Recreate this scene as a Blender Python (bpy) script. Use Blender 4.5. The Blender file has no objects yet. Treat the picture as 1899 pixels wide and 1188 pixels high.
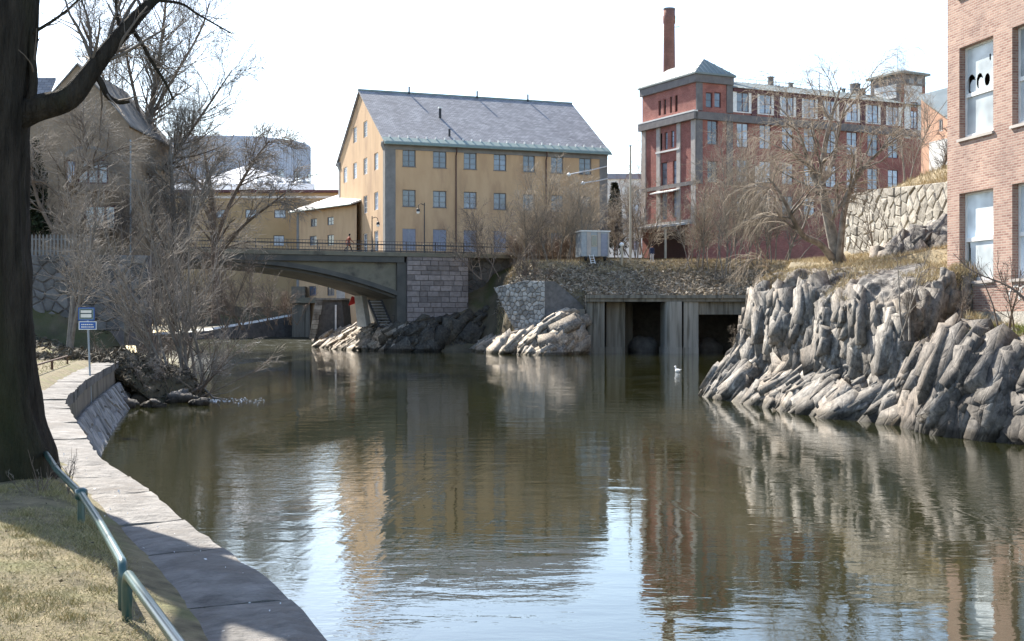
import bpy, bmesh, math, random
import numpy as np
from mathutils import Matrix, Vector

random.seed(7)
RNG = np.random.default_rng(11)
SC = bpy.context.scene
COL = SC.collection

# ------------------------------------------------------------------ camera, sky, sun, exposure
F, CX, CY, CH = 2450.0, 949.5, 594.0, 3.0          # focal length in photo pixels, image centre, eye height above the water
cam_data = bpy.data.cameras.new('camera')
cam = bpy.data.objects.new('camera', cam_data)
COL.objects.link(cam)
cam.location = (0, 0, CH)
cam.rotation_euler = (math.radians(90), 0, 0)
cam_data.sensor_width = 36.0
cam_data.lens = 36.0 * F / 1899.0
cam_data.clip_start = 0.1
cam_data.clip_end = 3000
SC.camera = cam

SUN_AZ, SUN_EL = math.radians(56), math.radians(40)   # azimuth measured from -X towards +Y
sun_vec = Vector((-math.cos(SUN_AZ) * math.cos(SUN_EL), math.sin(SUN_AZ) * math.cos(SUN_EL), math.sin(SUN_EL)))
world = bpy.data.worlds.new('World')
SC.world = world
world.use_nodes = True
wn = world.node_tree
sky = wn.nodes.new('ShaderNodeTexSky')
sky.sky_type = 'NISHITA'
sky.sun_disc = False
sky.sun_elevation = SUN_EL
sky.sun_rotation = math.atan2(sun_vec.x, sun_vec.y)
sky.air_density = 1.0
sky.dust_density = 0.8
sky.ozone_density = 1.0
wn.links.new(sky.outputs['Color'], wn.nodes['Background'].inputs['Color'])
wn.nodes['Background'].inputs['Strength'].default_value = 0.115

sun_data = bpy.data.lights.new('sun', 'SUN')
sun_data.energy = 5.0
sun_data.angle = math.radians(0.5)
sun_data.color = (1.0, 0.94, 0.84)
sun = bpy.data.objects.new('sun', sun_data)
COL.objects.link(sun)
sun.rotation_euler = (-sun_vec).to_track_quat('-Z', 'Y').to_euler()

SC.view_settings.view_transform = 'Standard'
SC.view_settings.look = 'None'
SC.view_settings.gamma = 1.0
SC.view_settings.use_curve_mapping = False
SC.view_settings.exposure = 1.55
SC.render.engine = 'CYCLES'
SC.cycles.max_bounces = 6
SC.cycles.diffuse_bounces = 3
SC.cycles.glossy_bounces = 3
SC.cycles.use_denoising = True


# ------------------------------------------------------------------ measuring helpers
def P(px, py, Y):
    """point at distance Y seen at photo pixel (px, py)"""
    return Vector(((px - CX) / F * Y, Y, CH - (py - CY) / F * Y))


def onlevel(px, py, z):
    Y = (CH - z) * F / (py - CY)
    return Vector(((px - CX) / F * Y, Y, z))


def zat(py, Y):
    return CH - (py - CY) / F * Y


# ------------------------------------------------------------------ noise
def _hash(ix, iy, iz, seed):
    h = (ix.astype(np.int64) * 374761393 + iy.astype(np.int64) * 668265263 + iz.astype(np.int64) * 2147483647 + seed * 974711)
    h = (h ^ (h >> 13)) * 1274126177
    h = h ^ (h >> 16)
    return (h & 0xFFFFFF) / float(0xFFFFFF)


def vnoise(p, seed=0):
    p = np.asarray(p, float)
    i = np.floor(p)
    f = p - i
    u = f * f * (3 - 2 * f)
    i = i.astype(np.int64)
    out = 0
    for dx in (0, 1):
        for dy in (0, 1):
            for dz in (0, 1):
                w = (u[..., 0] if dx else 1 - u[..., 0]) * (u[..., 1] if dy else 1 - u[..., 1]) * (u[..., 2] if dz else 1 - u[..., 2])
                out = out + w * _hash(i[..., 0] + dx, i[..., 1] + dy, i[..., 2] + dz, seed)
    return out * 2 - 1


def fbm(p, octaves=4, seed=0, ridged=False):
    p = np.asarray(p, float)
    a, s, t = 1.0, 0, 0
    for o in range(octaves):
        n = vnoise(p * (2.03 ** o) + o * 17.3, seed + o)
        if ridged:
            n = 1 - 2 * np.abs(n)
        s = s + a * n
        t += a
        a *= 0.5
    return s / t


def worley(p, seed=0):
    p = np.asarray(p, float)
    i = np.floor(p).astype(np.int64)
    d1 = np.full(p.shape[:-1], 9.0)
    d2 = d1.copy()
    tilt = np.zeros(p.shape[:-1])
    cid = np.zeros(p.shape[:-1])
    for dx in (-1, 0, 1):
        for dy in (-1, 0, 1):
            for dz in (-1, 0, 1):
                c = i + np.array([dx, dy, dz])
                o = np.stack([_hash(c[..., 0], c[..., 1], c[..., 2], seed + k) for k in (1, 2, 3)], -1)
                d = np.linalg.norm(c + o - p, axis=-1)
                v = _hash(c[..., 0], c[..., 1], c[..., 2], seed + 9)
                closer = d < d1
                d2 = np.where(closer, d1, np.minimum(d2, d))
                cid = np.where(closer, v, cid)
                gv = np.stack([_hash(c[..., 0], c[..., 1], c[..., 2], seed + k) for k in (21, 22, 23)], -1) * 2 - 1
                tilt = np.where(closer, ((p - c - o) * gv).sum(-1), tilt)
                d1 = np.where(closer, d, d1)
    return d1, d2, cid, tilt


def smooth(x, a, b):
    t = np.clip((np.asarray(x, float) - a) / (b - a), 0, 1)
    return t * t * (3 - 2 * t)


# ------------------------------------------------------------------ materials
MAT = {}


def new_mat(name):
    m = bpy.data.materials.new(name)
    m.use_nodes = True
    MAT[name] = m
    nt = m.node_tree
    return m, nt, nt.nodes['Principled BSDF']


def link(nt, a, b):
    nt.links.new(a, b)


def coords(nt, kind='Object', scale=(1, 1, 1), rot=(0, 0, 0)):
    tc = nt.nodes.new('ShaderNodeTexCoord')
    mp = nt.nodes.new('ShaderNodeMapping')
    mp.inputs['Scale'].default_value = scale
    mp.inputs['Rotation'].default_value = rot
    link(nt, tc.outputs[kind], mp.inputs['Vector'])
    return mp.outputs['Vector']


def noise_node(nt, vec, scale, detail=4, rough=0.6, dist=0.0):
    n = nt.nodes.new('ShaderNodeTexNoise')
    n.inputs['Scale'].default_value = scale
    n.inputs['Detail'].default_value = detail
    n.inputs['Roughness'].default_value = rough
    n.inputs['Distortion'].default_value = dist
    link(nt, vec, n.inputs['Vector'])
    return n


def ramp(nt, fac, stops):
    r = nt.nodes.new('ShaderNodeValToRGB')
    e = r.color_ramp.elements
    e[0].position, e[0].color = stops[0][0], (*stops[0][1], 1)
    e[1].position, e[1].color = stops[-1][0], (*stops[-1][1], 1)
    for p, c in stops[1:-1]:
        k = e.new(p)
        k.color = (*c, 1)
    link(nt, fac, r.inputs['Fac'])
    return r.outputs['Color']


def mix(nt, fac, a, b, mode='MIX'):
    m = nt.nodes.new('ShaderNodeMix')
    m.data_type = 'RGBA'
    m.blend_type = mode
    for sock, v in ((m.inputs['Factor'], fac), (m.inputs['A'], a), (m.inputs['B'], b)):
        pass
    ins = [i for i in m.inputs if i.type == 'RGBA']
    fa = [i for i in m.inputs if i.name == 'Factor' and i.type == 'VALUE'][0]
    for sock, v in ((fa, fac), (ins[0], a), (ins[1], b)):
        if hasattr(v, 'is_output'):
            link(nt, v, sock)
        elif isinstance(v, (int, float)):
            sock.default_value = v
        else:
            sock.default_value = (*v, 1)
    return [o for o in m.outputs if o.type == 'RGBA'][0]


def bump(nt, bsdf, height, strength=0.5, dist=0.05, prev=None):
    b = nt.nodes.new('ShaderNodeBump')
    b.inputs['Strength'].default_value = strength
    b.inputs['Distance'].default_value = dist
    link(nt, height, b.inputs['Height'])
    if prev is not None:
        link(nt, prev, b.inputs['Normal'])
    link(nt, b.outputs['Normal'], bsdf.inputs['Normal'])
    return b.outputs['Normal']


def obj_var(nt, col, amount=0.25):
    """brightness that differs from piece to piece"""
    oi = nt.nodes.new('ShaderNodeObjectInfo')
    r = ramp(nt, oi.outputs['Random'], [(0, (1 - amount,) * 3), (1, (1 + amount,) * 3)])
    return mix(nt, 1.0, col, r, 'MULTIPLY')


def rough_mat(name, c1, c2, scale=2.0, rough=0.85, detail=5, bstr=0.4, bscale=None, bdist=0.03, kind='Object', stretch=(1, 1, 1), var=0, c3=None, c3scale=0.4, spec=0.3):
    m, nt, b = new_mat(name)
    v = coords(nt, kind, stretch)
    n = noise_node(nt, v, scale, detail)
    col = ramp(nt, n.outputs['Fac'], [(0.3, c1), (0.7, c2)])
    if c3 is not None:
        n3 = noise_node(nt, v, c3scale, 4)
        f = ramp(nt, n3.outputs['Fac'], [(0.5, (0, 0, 0)), (0.68, (1, 1, 1))])
        col = mix(nt, f, col, c3)
    if var:
        col = obj_var(nt, col, var)
    link(nt, col, b.inputs['Base Color'])
    b.inputs['Roughness'].default_value = rough
    b.inputs['Specular IOR Level'].default_value = spec
    if bstr:
        nb = noise_node(nt, v, bscale or scale * 4, 5)
        bump(nt, b, nb.outputs['Fac'], bstr, bdist)
    return m


def plain(name, c, rough=0.6, metal=0.0, spec=0.4):
    m, nt, b = new_mat(name)
    v = coords(nt)
    n = noise_node(nt, v, 3.0, 4)
    col = ramp(nt, n.outputs['Fac'], [(0.25, tuple(x * 0.82 for x in c)), (0.75, tuple(min(1, x * 1.12) for x in c))])
    link(nt, col, b.inputs['Base Color'])
    b.inputs['Roughness'].default_value = rough
    b.inputs['Metallic'].default_value = metal
    b.inputs['Specular IOR Level'].default_value = spec
    return m


def brick_mat(name, c1, c2, mortar, bw=0.25, bh=0.075, joint=0.012, stain=None, rough=0.9):
    m, nt, b = new_mat(name)
    v = coords(nt, 'UV')
    br = nt.nodes.new('ShaderNodeTexBrick')
    br.inputs['Scale'].default_value = 1.0
    br.inputs['Brick Width'].default_value = bw
    br.inputs['Row Height'].default_value = bh
    br.inputs['Mortar Size'].default_value = joint
    br.inputs['Mortar Smooth'].default_value = 0.2
    br.inputs['Bias'].default_value = 0.0
    br.inputs['Color1'].default_value = (*c1, 1)
    br.inputs['Color2'].default_value = (*c2, 1)
    br.inputs['Mortar'].default_value = (*mortar, 1)
    link(nt, v, br.inputs['Vector'])
    n = noise_node(nt, v, 0.7, 6, 0.65)
    sh = ramp(nt, n.outputs['Fac'], [(0.3, (0.72, 0.70, 0.70)), (0.7, (1.2, 1.18, 1.12))])
    col = mix(nt, 1.0, br.outputs['Color'], sh, 'MULTIPLY')
    if stain:
        n2 = noise_node(nt, v, 0.35, 5)
        f = ramp(nt, n2.outputs['Fac'], [(0.55, (0, 0, 0)), (0.75, (1, 1, 1))])
        col = mix(nt, f, col, stain)
    link(nt, col, b.inputs['Base Color'])
    b.inputs['Roughness'].default_value = rough
    b.inputs['Specular IOR Level'].default_value = 0.25
    inv = nt.nodes.new('ShaderNodeMath')
    inv.operation = 'SUBTRACT'
    inv.inputs[0].default_value = 1.0
    link(nt, br.outputs['Fac'], inv.inputs[1])
    bump(nt, b, inv.outputs[0], 0.5, 0.012)
    return m


def glass_mat(name, c, rough=0.06, spec=0.9, metal=0.0):
    m, nt, b = new_mat(name)
    v = coords(nt)
    n = noise_node(nt, v, 0.9, 2)
    oi = nt.nodes.new('ShaderNodeObjectInfo')
    col = ramp(nt, n.outputs['Fac'], [(0.3, tuple(x * 0.6 for x in c)), (0.7, tuple(min(1, x * 1.3) for x in c))])
    col = obj_var(nt, col, 0.6)  # noise and per-pane tone paint varied reflections into the colour
    link(nt, col, b.inputs['Base Color'])
    b.inputs['Roughness'].default_value = rough
    b.inputs['Specular IOR Level'].default_value = spec
    b.inputs['Metallic'].default_value = metal
    nb = noise_node(nt, v, 1.3, 2)
    bump(nt, b, nb.outputs['Fac'], 0.15, 0.02)
    return m


# plaster, brick, stone
rough_mat('ochre_plaster', (0.48, 0.315, 0.18), (0.58, 0.395, 0.235), 0.7, 0.9, 10, 0.2, 14, 0.01, stretch=(1, 1, 0.3), c3=(0.41, 0.265, 0.16), c3scale=0.5)
rough_mat('grey_plaster', (0.17, 0.165, 0.155), (0.24, 0.23, 0.22), 1.2, 0.9, 5, 0.2, 12, 0.01)
rough_mat('tan_plaster', (0.38, 0.27, 0.145), (0.45, 0.325, 0.185), 0.4, 0.9, 5, 0.15, 10, 0.01)
rough_mat('pale_plaster', (0.62, 0.60, 0.56), (0.74, 0.72, 0.68), 0.6, 0.9, 5, 0.15, 10, 0.01)
rough_mat('pink_plaster', (0.52, 0.30, 0.20), (0.60, 0.36, 0.25), 0.5, 0.9, 5, 0.15, 10, 0.01)
rough_mat('house_plaster', (0.22, 0.165, 0.115), (0.34, 0.26, 0.185), 1.4, 0.95, 6, 0.5, 9, 0.03)
brick_mat('red_brick', (0.25, 0.065, 0.055), (0.34, 0.115, 0.095), (0.32, 0.23, 0.20), 0.26, 0.08, 0.011)
brick_mat('factory_brick', (0.25, 0.135, 0.11), (0.40, 0.262, 0.212), (0.40, 0.335, 0.285), 0.26, 0.077, 0.013, stain=(0.30, 0.215, 0.18))
brick_mat('chimney_brick', (0.20, 0.075, 0.06), (0.26, 0.11, 0.085), (0.24, 0.18, 0.16), 0.26, 0.08, 0.012)
rough_mat('cornice_stone', (0.13, 0.12, 0.12), (0.19, 0.175, 0.17), 1.5, 0.85, 4, 0.2)
rough_mat('pilaster_stone', (0.34, 0.30, 0.27), (0.46, 0.42, 0.38), 1.5, 0.85, 4, 0.2)
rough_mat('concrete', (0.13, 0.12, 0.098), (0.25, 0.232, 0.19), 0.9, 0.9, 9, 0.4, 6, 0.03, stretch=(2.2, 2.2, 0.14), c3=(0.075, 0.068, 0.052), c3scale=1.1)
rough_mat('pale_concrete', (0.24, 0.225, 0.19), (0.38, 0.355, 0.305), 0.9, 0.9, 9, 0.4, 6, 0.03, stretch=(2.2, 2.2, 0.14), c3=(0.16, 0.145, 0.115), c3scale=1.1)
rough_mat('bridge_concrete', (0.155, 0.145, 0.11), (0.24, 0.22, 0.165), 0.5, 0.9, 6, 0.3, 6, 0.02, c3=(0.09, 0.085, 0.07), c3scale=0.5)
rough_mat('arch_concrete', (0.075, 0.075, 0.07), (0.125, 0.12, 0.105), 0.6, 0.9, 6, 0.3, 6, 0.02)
rough_mat('granite_block', (0.19, 0.163, 0.152), (0.30, 0.262, 0.248), 2.5, 0.85, 5, 0.4, 14, 0.02, var=0.28)
rough_mat('granite_joint', (0.10, 0.085, 0.08), (0.16, 0.14, 0.13), 3, 0.95, 4, 0.3)
rough_mat('rubble_stone', (0.30, 0.285, 0.26), (0.48, 0.46, 0.42), 2.2, 0.9, 6, 0.6, 9, 0.03, var=0.4, c3=(0.16, 0.145, 0.125), c3scale=1.1)
rough_mat('pale_rubble', (0.22, 0.20, 0.17), (0.42, 0.39, 0.335), 3.0, 0.9, 9, 0.9, 9, 0.05, var=0.30, c3=(0.17, 0.15, 0.12), c3scale=1.3)
rough_mat('rubble_mortar', (0.12, 0.11, 0.095), (0.2, 0.185, 0.16), 4, 0.95, 4, 0.5)
rough_mat('pale_mortar', (0.14, 0.125, 0.10), (0.27, 0.24, 0.20), 4, 0.95, 4, 0.5)
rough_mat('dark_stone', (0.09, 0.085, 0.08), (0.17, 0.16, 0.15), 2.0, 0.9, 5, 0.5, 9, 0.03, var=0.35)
rough_mat('quay_stone', (0.17, 0.165, 0.16), (0.30, 0.285, 0.27), 2.6, 0.9, 6, 0.6, 11, 0.03, var=0.3, c3=(0.10, 0.095, 0.085), c3scale=1.2)
rough_mat('quay_concrete', (0.17, 0.145, 0.115), (0.26, 0.225, 0.18), 1.8, 0.92, 6, 0.5, 8, 0.03, stretch=(1, 1, 0.4), c3=(0.09, 0.085, 0.06), c3scale=0.8)
rough_mat('coping_stone', (0.075, 0.07, 0.064), (0.235, 0.22, 0.203), 4.0, 0.88, 10, 1.0, 14, 0.04, var=0.16, c3=(0.13, 0.115, 0.10), c3scale=2.2)
rough_mat('joint_dirt', (0.05, 0.045, 0.035), (0.10, 0.085, 0.065), 6, 0.95, 4, 0.5)


def rock_mat(name, base, light, dark, warm):
    m, nt, b = new_mat(name)
    v = coords(nt, 'Object', (1, 1, 0.45), (0.25, 0.15, 0.0))
    n1 = noise_node(nt, v, 1.6, 10, 0.72, 0.8)
    col = ramp(nt, n1.outputs['Fac'], [(0.36, dark), (0.46, base), (0.55, base), (0.66, light)])
    n2 = noise_node(nt, coords(nt, 'Object'), 0.5, 5, 0.6)
    f = ramp(nt, n2.outputs['Fac'], [(0.47, (0, 0, 0)), (0.62, (0.8, 0.8, 0.8))])
    col = mix(nt, f, col, warm)
    n3 = noise_node(nt, coords(nt, 'Object'), 5.5, 6, 0.7)
    sp = ramp(nt, n3.outputs['Fac'], [(0.38, (0.42, 0.41, 0.40)), (0.52, (1, 1, 1)), (0.66, (1.5, 1.47, 1.42))])
    col = mix(nt, 0.8, col, sp, 'MULTIPLY')
    isl = nt.nodes.new('ShaderNodeNewGeometry')
    tone = ramp(nt, isl.outputs['Random Per Island'], [(0, (0.62, 0.60, 0.58)), (0.5, (1, 1, 1)), (1, (1.3, 1.28, 1.25))])
    col = mix(nt, 1.0, col, tone, 'MULTIPLY')
    # dark, wet tide line just above the water
    sep = nt.nodes.new('ShaderNodeSeparateXYZ')
    g = nt.nodes.new('ShaderNodeNewGeometry')
    link(nt, g.outputs['Position'], sep.inputs[0])
    add = nt.nodes.new('ShaderNodeMath')
    add.operation = 'MULTIPLY_ADD'
    link(nt, n1.outputs['Fac'], add.inputs[0])
    add.inputs[1].default_value = -0.35
    link(nt, sep.outputs['Z'], add.inputs[2])
    wet = ramp(nt, add.outputs[0], [(0.0, (0.35, 0.33, 0.28)), (0.14, (1, 1, 1))])
    col = mix(nt, 1.0, col, wet, 'MULTIPLY')
    link(nt, col, b.inputs['Base Color'])
    b.inputs['Roughness'].default_value = 0.85
    b.inputs['Specular IOR Level'].default_value = 0.35
    nb = noise_node(nt, v, 4.0, 10, 0.8, 0.3)
    n1b = bump(nt, b, nb.outputs['Fac'], 0.6, 0.06)
    vo = nt.nodes.new('ShaderNodeTexVoronoi')
    vo.feature = 'DISTANCE_TO_EDGE'
    vo.inputs['Scale'].default_value = 2.2
    link(nt, v, vo.inputs['Vector'])
    cr = ramp(nt, vo.outputs['Distance'], [(0.0, (0, 0, 0)), (0.06, (1, 1, 1))])
    bump(nt, b, cr, 0.5, 0.03, n1b)
    return m


rock_mat('cliff_rock', (0.155, 0.144, 0.13), (0.35, 0.328, 0.298), (0.042, 0.038, 0.034), (0.18, 0.15, 0.12))
rock_mat('ledge_rock', (0.11, 0.10, 0.09), (0.25, 0.23, 0.208), (0.035, 0.031, 0.028), (0.13, 0.105, 0.083))
rock_mat('dark_rock', (0.075, 0.068, 0.055), (0.15, 0.135, 0.11), (0.035, 0.03, 0.026), (0.085, 0.07, 0.05))  # darker tones all over, for the bank below the abutment
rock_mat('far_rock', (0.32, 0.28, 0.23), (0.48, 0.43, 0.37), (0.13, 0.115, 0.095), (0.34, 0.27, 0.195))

# ground
rough_mat('lawn_soil', (0.07, 0.058, 0.032), (0.24, 0.195, 0.11), 5.5, 0.95, 12, 1.0, 30, 0.03, c3=(0.13, 0.135, 0.05), c3scale=1.1)
rough_mat('bank_soil', (0.065, 0.055, 0.035), (0.14, 0.115, 0.075), 0.8, 0.95, 8, 0.8, 7, 0.08, c3=(0.07, 0.075, 0.03), c3scale=0.3)
rough_mat('yard_soil', (0.19, 0.15, 0.09), (0.32, 0.25, 0.145), 0.5, 0.95, 8, 0.8, 5, 0.1, c3=(0.13, 0.115, 0.085), c3scale=0.25)
rough_mat('asphalt', (0.045, 0.045, 0.045), (0.065, 0.063, 0.06), 1.2, 0.9, 5, 0.2, 20, 0.01)


def leafy(name, c1, c2, rough=0.8):
    m, nt, b = new_mat(name)
    oi = nt.nodes.new('ShaderNodeNewGeometry')
    col = ramp(nt, oi.outputs['Random Per Island'], [(0, c1), (1, c2)])
    link(nt, col, b.inputs['Base Color'])
    b.inputs['Roughness'].default_value = rough
    b.inputs['Specular IOR Level'].default_value = 0.2
    return m


leafy('lawn_blades', (0.15, 0.145, 0.045), (0.46, 0.37, 0.20))
leafy('dry_blades', (0.28, 0.215, 0.115), (0.54, 0.44, 0.265))
leafy('green_blades', (0.12, 0.15, 0.03), (0.30, 0.30, 0.08))
leafy('brush_litter', (0.11, 0.09, 0.07), (0.46, 0.39, 0.30))
leafy('dark_litter', (0.03, 0.027, 0.02), (0.17, 0.14, 0.10))
leafy('foam_flecks', (0.7, 0.72, 0.74), (0.85, 0.86, 0.88))

# bark
rough_mat('oak_bark', (0.018, 0.015, 0.012), (0.062, 0.051, 0.040), 5.0, 0.95, 8, 1.0, 7, 0.12, stretch=(2.2, 2.2, 0.35), c3=(0.035, 0.038, 0.016), c3scale=0.35, spec=0.15)
rough_mat('grey_bark', (0.12, 0.105, 0.09), (0.24, 0.21, 0.175), 3, 0.9, 5, 0.5, 9, 0.03)
rough_mat('pale_bark', (0.10, 0.085, 0.07), (0.34, 0.30, 0.25), 3.4, 0.85, 8, 0.6, 9, 0.03, c3=(0.045, 0.038, 0.032), c3scale=0.8)
rough_mat('brown_bark', (0.10, 0.075, 0.058), (0.20, 0.155, 0.12), 3, 0.9, 5, 0.5, 9, 0.03)
rough_mat('tan_twig', (0.27, 0.22, 0.165), (0.40, 0.335, 0.255), 0.6, 0.85, 3, 0)
rough_mat('red_twig', (0.16, 0.115, 0.09), (0.27, 0.20, 0.155), 0.6, 0.85, 3, 0)
rough_mat('dark_twig', (0.085, 0.07, 0.06), (0.17, 0.14, 0.115), 0.6, 0.85, 3, 0)
rough_mat('grey_twig', (0.19, 0.165, 0.14), (0.32, 0.28, 0.235), 0.6, 0.85, 3, 0)
leafy('conifer_needles', (0.012, 0.02, 0.012), (0.035, 0.05, 0.025))

# metal, paint, glass, cloth
plain('green_paint', (0.028, 0.075, 0.066), 0.28, 0.0, 0.8)
plain('rail_iron', (0.035, 0.035, 0.04), 0.5, 0.2)
plain('rust_iron', (0.10, 0.055, 0.035), 0.8)
plain('steel', (0.30, 0.31, 0.32), 0.45, 0.6)
plain('white_metal', (0.74, 0.74, 0.72), 0.5)
plain('grey_metal', (0.30, 0.33, 0.35), 0.5)
plain('sign_blue', (0.02, 0.10, 0.36), 0.4)
plain('sign_dark', (0.02, 0.05, 0.06), 0.4)
plain('sign_cream', (0.80, 0.76, 0.66), 0.5)
plain('black_paint', (0.015, 0.015, 0.018), 0.5)
plain('copper_green', (0.20, 0.26, 0.24), 0.6)
plain('brown_frame', (0.075, 0.035, 0.03), 0.6)
plain('plum_frame', (0.10, 0.035, 0.04), 0.6)
plain('grey_frame', (0.15, 0.14, 0.14), 0.6)
plain('shutter_blue', (0.25, 0.265, 0.32), 0.7)
plain('timber_pale', (0.42, 0.37, 0.29), 0.85)
plain('white_paint', (0.78, 0.77, 0.74), 0.6)
plain('sunlit_white', (0.62, 0.62, 0.57), 0.8)  # sunlit look of the concrete weir crest put into its colour
glass_mat('blue_glass', (0.10, 0.125, 0.17), 0.08, 0.8)
glass_mat('dark_glass', (0.03, 0.035, 0.04), 0.06, 0.9)
glass_mat('bright_glass', (0.33, 0.39, 0.47), 0.12, 0.8)
glass_mat('white_glass', (0.62, 0.68, 0.70), 0.25, 0.6)
m, nt, b = new_mat('gull_white')
b.inputs['Base Color'].default_value = (0.85, 0.85, 0.83, 1)
for nm, c in (('skin', (0.45, 0.27, 0.19)), ('coat_rust', (0.23, 0.05, 0.025)), ('trousers_black', (0.012, 0.012, 0.015)), ('jacket_navy', (0.02, 0.028, 0.07)),
              ('trousers_pale', (0.45, 0.45, 0.48)), ('hair_dark', (0.015, 0.01, 0.008)), ('cloth_dark', (0.02, 0.02, 0.028)), ('beak', (0.6, 0.3, 0.05)), ('cloth_red', (0.42, 0.03, 0.03))):
    plain(nm, c, 0.85)

# zinc drum cladding: narrow vertical sheets
m, nt, b = new_mat('drum_metal')
v = coords(nt, 'Object')
n = noise_node(nt, v, 0.25, 5)
col = ramp(nt, n.outputs['Fac'], [(0.3, (0.44, 0.48, 0.56)), (0.7, (0.52, 0.56, 0.63))])
link(nt, col, b.inputs['Base Color'])
b.inputs['Roughness'].default_value = 0.5

# slates
m, nt, b = new_mat('roof_slate')
v = coords(nt, 'UV')
br = nt.nodes.new('ShaderNodeTexBrick')
br.inputs['Scale'].default_value = 1
br.inputs['Brick Width'].default_value = 0.5
br.inputs['Row Height'].default_value = 0.3
br.inputs['Mortar Size'].default_value = 0.025
br.inputs['Color1'].default_value = (0.17, 0.17, 0.185, 1)
br.inputs['Color2'].default_value = (0.30, 0.295, 0.31, 1)
br.inputs['Mortar'].default_value = (0.11, 0.11, 0.12, 1)
link(nt, v, br.inputs['Vector'])
n = noise_node(nt, v, 0.45, 6)
sh = ramp(nt, n.outputs['Fac'], [(0.3, (0.8, 0.8, 0.8)), (0.7, (1.2, 1.2, 1.18))])
link(nt, mix(nt, 1.0, br.outputs['Color'], sh, 'MULTIPLY'), b.inputs['Base Color'])
b.inputs['Roughness'].default_value = 0.65
bump(nt, b, br.outputs['Color'], 0.5, 0.03)
rough_mat('sheet_roof', (0.23, 0.26, 0.255), (0.33, 0.36, 0.35), 0.5, 0.55, 4, 0.1)
rough_mat('sheet_roof_green', (0.15, 0.175, 0.17), (0.22, 0.25, 0.24), 0.5, 0.55, 4, 0.1)
rough_mat('pale_roof', (0.50, 0.51, 0.52), (0.60, 0.61, 0.62), 0.5, 0.5, 4, 0.1)


def water_mat():
    m, nt, b = new_mat('river_water')
    geo = nt.nodes.new('ShaderNodeNewGeometry')

    def vec(scale, rotz=0.0):
        mp = nt.nodes.new('ShaderNodeMapping')
        mp.inputs['Scale'].default_value = scale
        mp.inputs['Rotation'].default_value = (0, 0, rotz)
        link(nt, geo.outputs['Position'], mp.inputs['Vector'])
        return mp.outputs['Vector']
    big = noise_node(nt, vec((0.10, 0.05, 0.1), 0.35), 1.0, 4, 0.6, 0.8)
    col = ramp(nt, big.outputs['Fac'], [(0.3, (0.012, 0.0135, 0.004)), (0.7, (0.022, 0.0225, 0.007))])
    link(nt, col, b.inputs['Base Color'])
    b.inputs['Roughness'].default_value = 0.015
    b.inputs['IOR'].default_value = 1.5
    b.inputs['Specular IOR Level'].default_value = 0.75
    # ruffled streaks against calmer stretches
    streak = noise_node(nt, vec((0.16, 0.035, 0.1), -0.5), 1.0, 5, 0.65, 1.2)
    ruff = ramp(nt, streak.outputs['Fac'], [(0.48, (0.22, 0.22, 0.22)), (0.62, (1.25, 1.25, 1.25))])
    w1 = noise_node(nt, vec((0.55, 1.1, 1), 0.15), 1.0, 3, 0.5, 0.5)
    w2 = noise_node(nt, vec((2.8, 6.0, 1), -0.2), 1.0, 3, 0.55, 0.4)
    w3 = noise_node(nt, vec((9, 12, 1), 0.4), 1.0, 2, 0.5)
    mul = nt.nodes.new('ShaderNodeMath')
    mul.operation = 'MULTIPLY'
    link(nt, w2.outputs['Fac'], mul.inputs[0])
    link(nt, ruff, mul.inputs[1])
    mul3 = nt.nodes.new('ShaderNodeMath')
    mul3.operation = 'MULTIPLY'
    link(nt, w3.outputs['Fac'], mul3.inputs[0])
    link(nt, ruff, mul3.inputs[1])
    n1 = bump(nt, b, w1.outputs['Fac'], 1.0, 0.008)
    n2 = bump(nt, b, mul.outputs[0], 1.0, 0.0058, n1)
    bump(nt, b, mul3.outputs[0], 1.0, 0.0026, n2)
    return m


water_mat()
m, nt, b = new_mat('white_water')
v = coords(nt, 'Object', (0.5, 1.6, 1))
n = noise_node(nt, v, 1.2, 8, 0.75, 0.6)
link(nt, ramp(nt, n.outputs['Fac'], [(0.48, (0.03, 0.03, 0.022)), (0.63, (0.065, 0.068, 0.062)), (0.70, (0.7, 0.72, 0.75))]), b.inputs['Base Color'])
b.inputs['Roughness'].default_value = 0.7
b.inputs['Specular IOR Level'].default_value = 0.0
bump(nt, b, n.outputs['Fac'], 0.8, 0.2)


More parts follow.
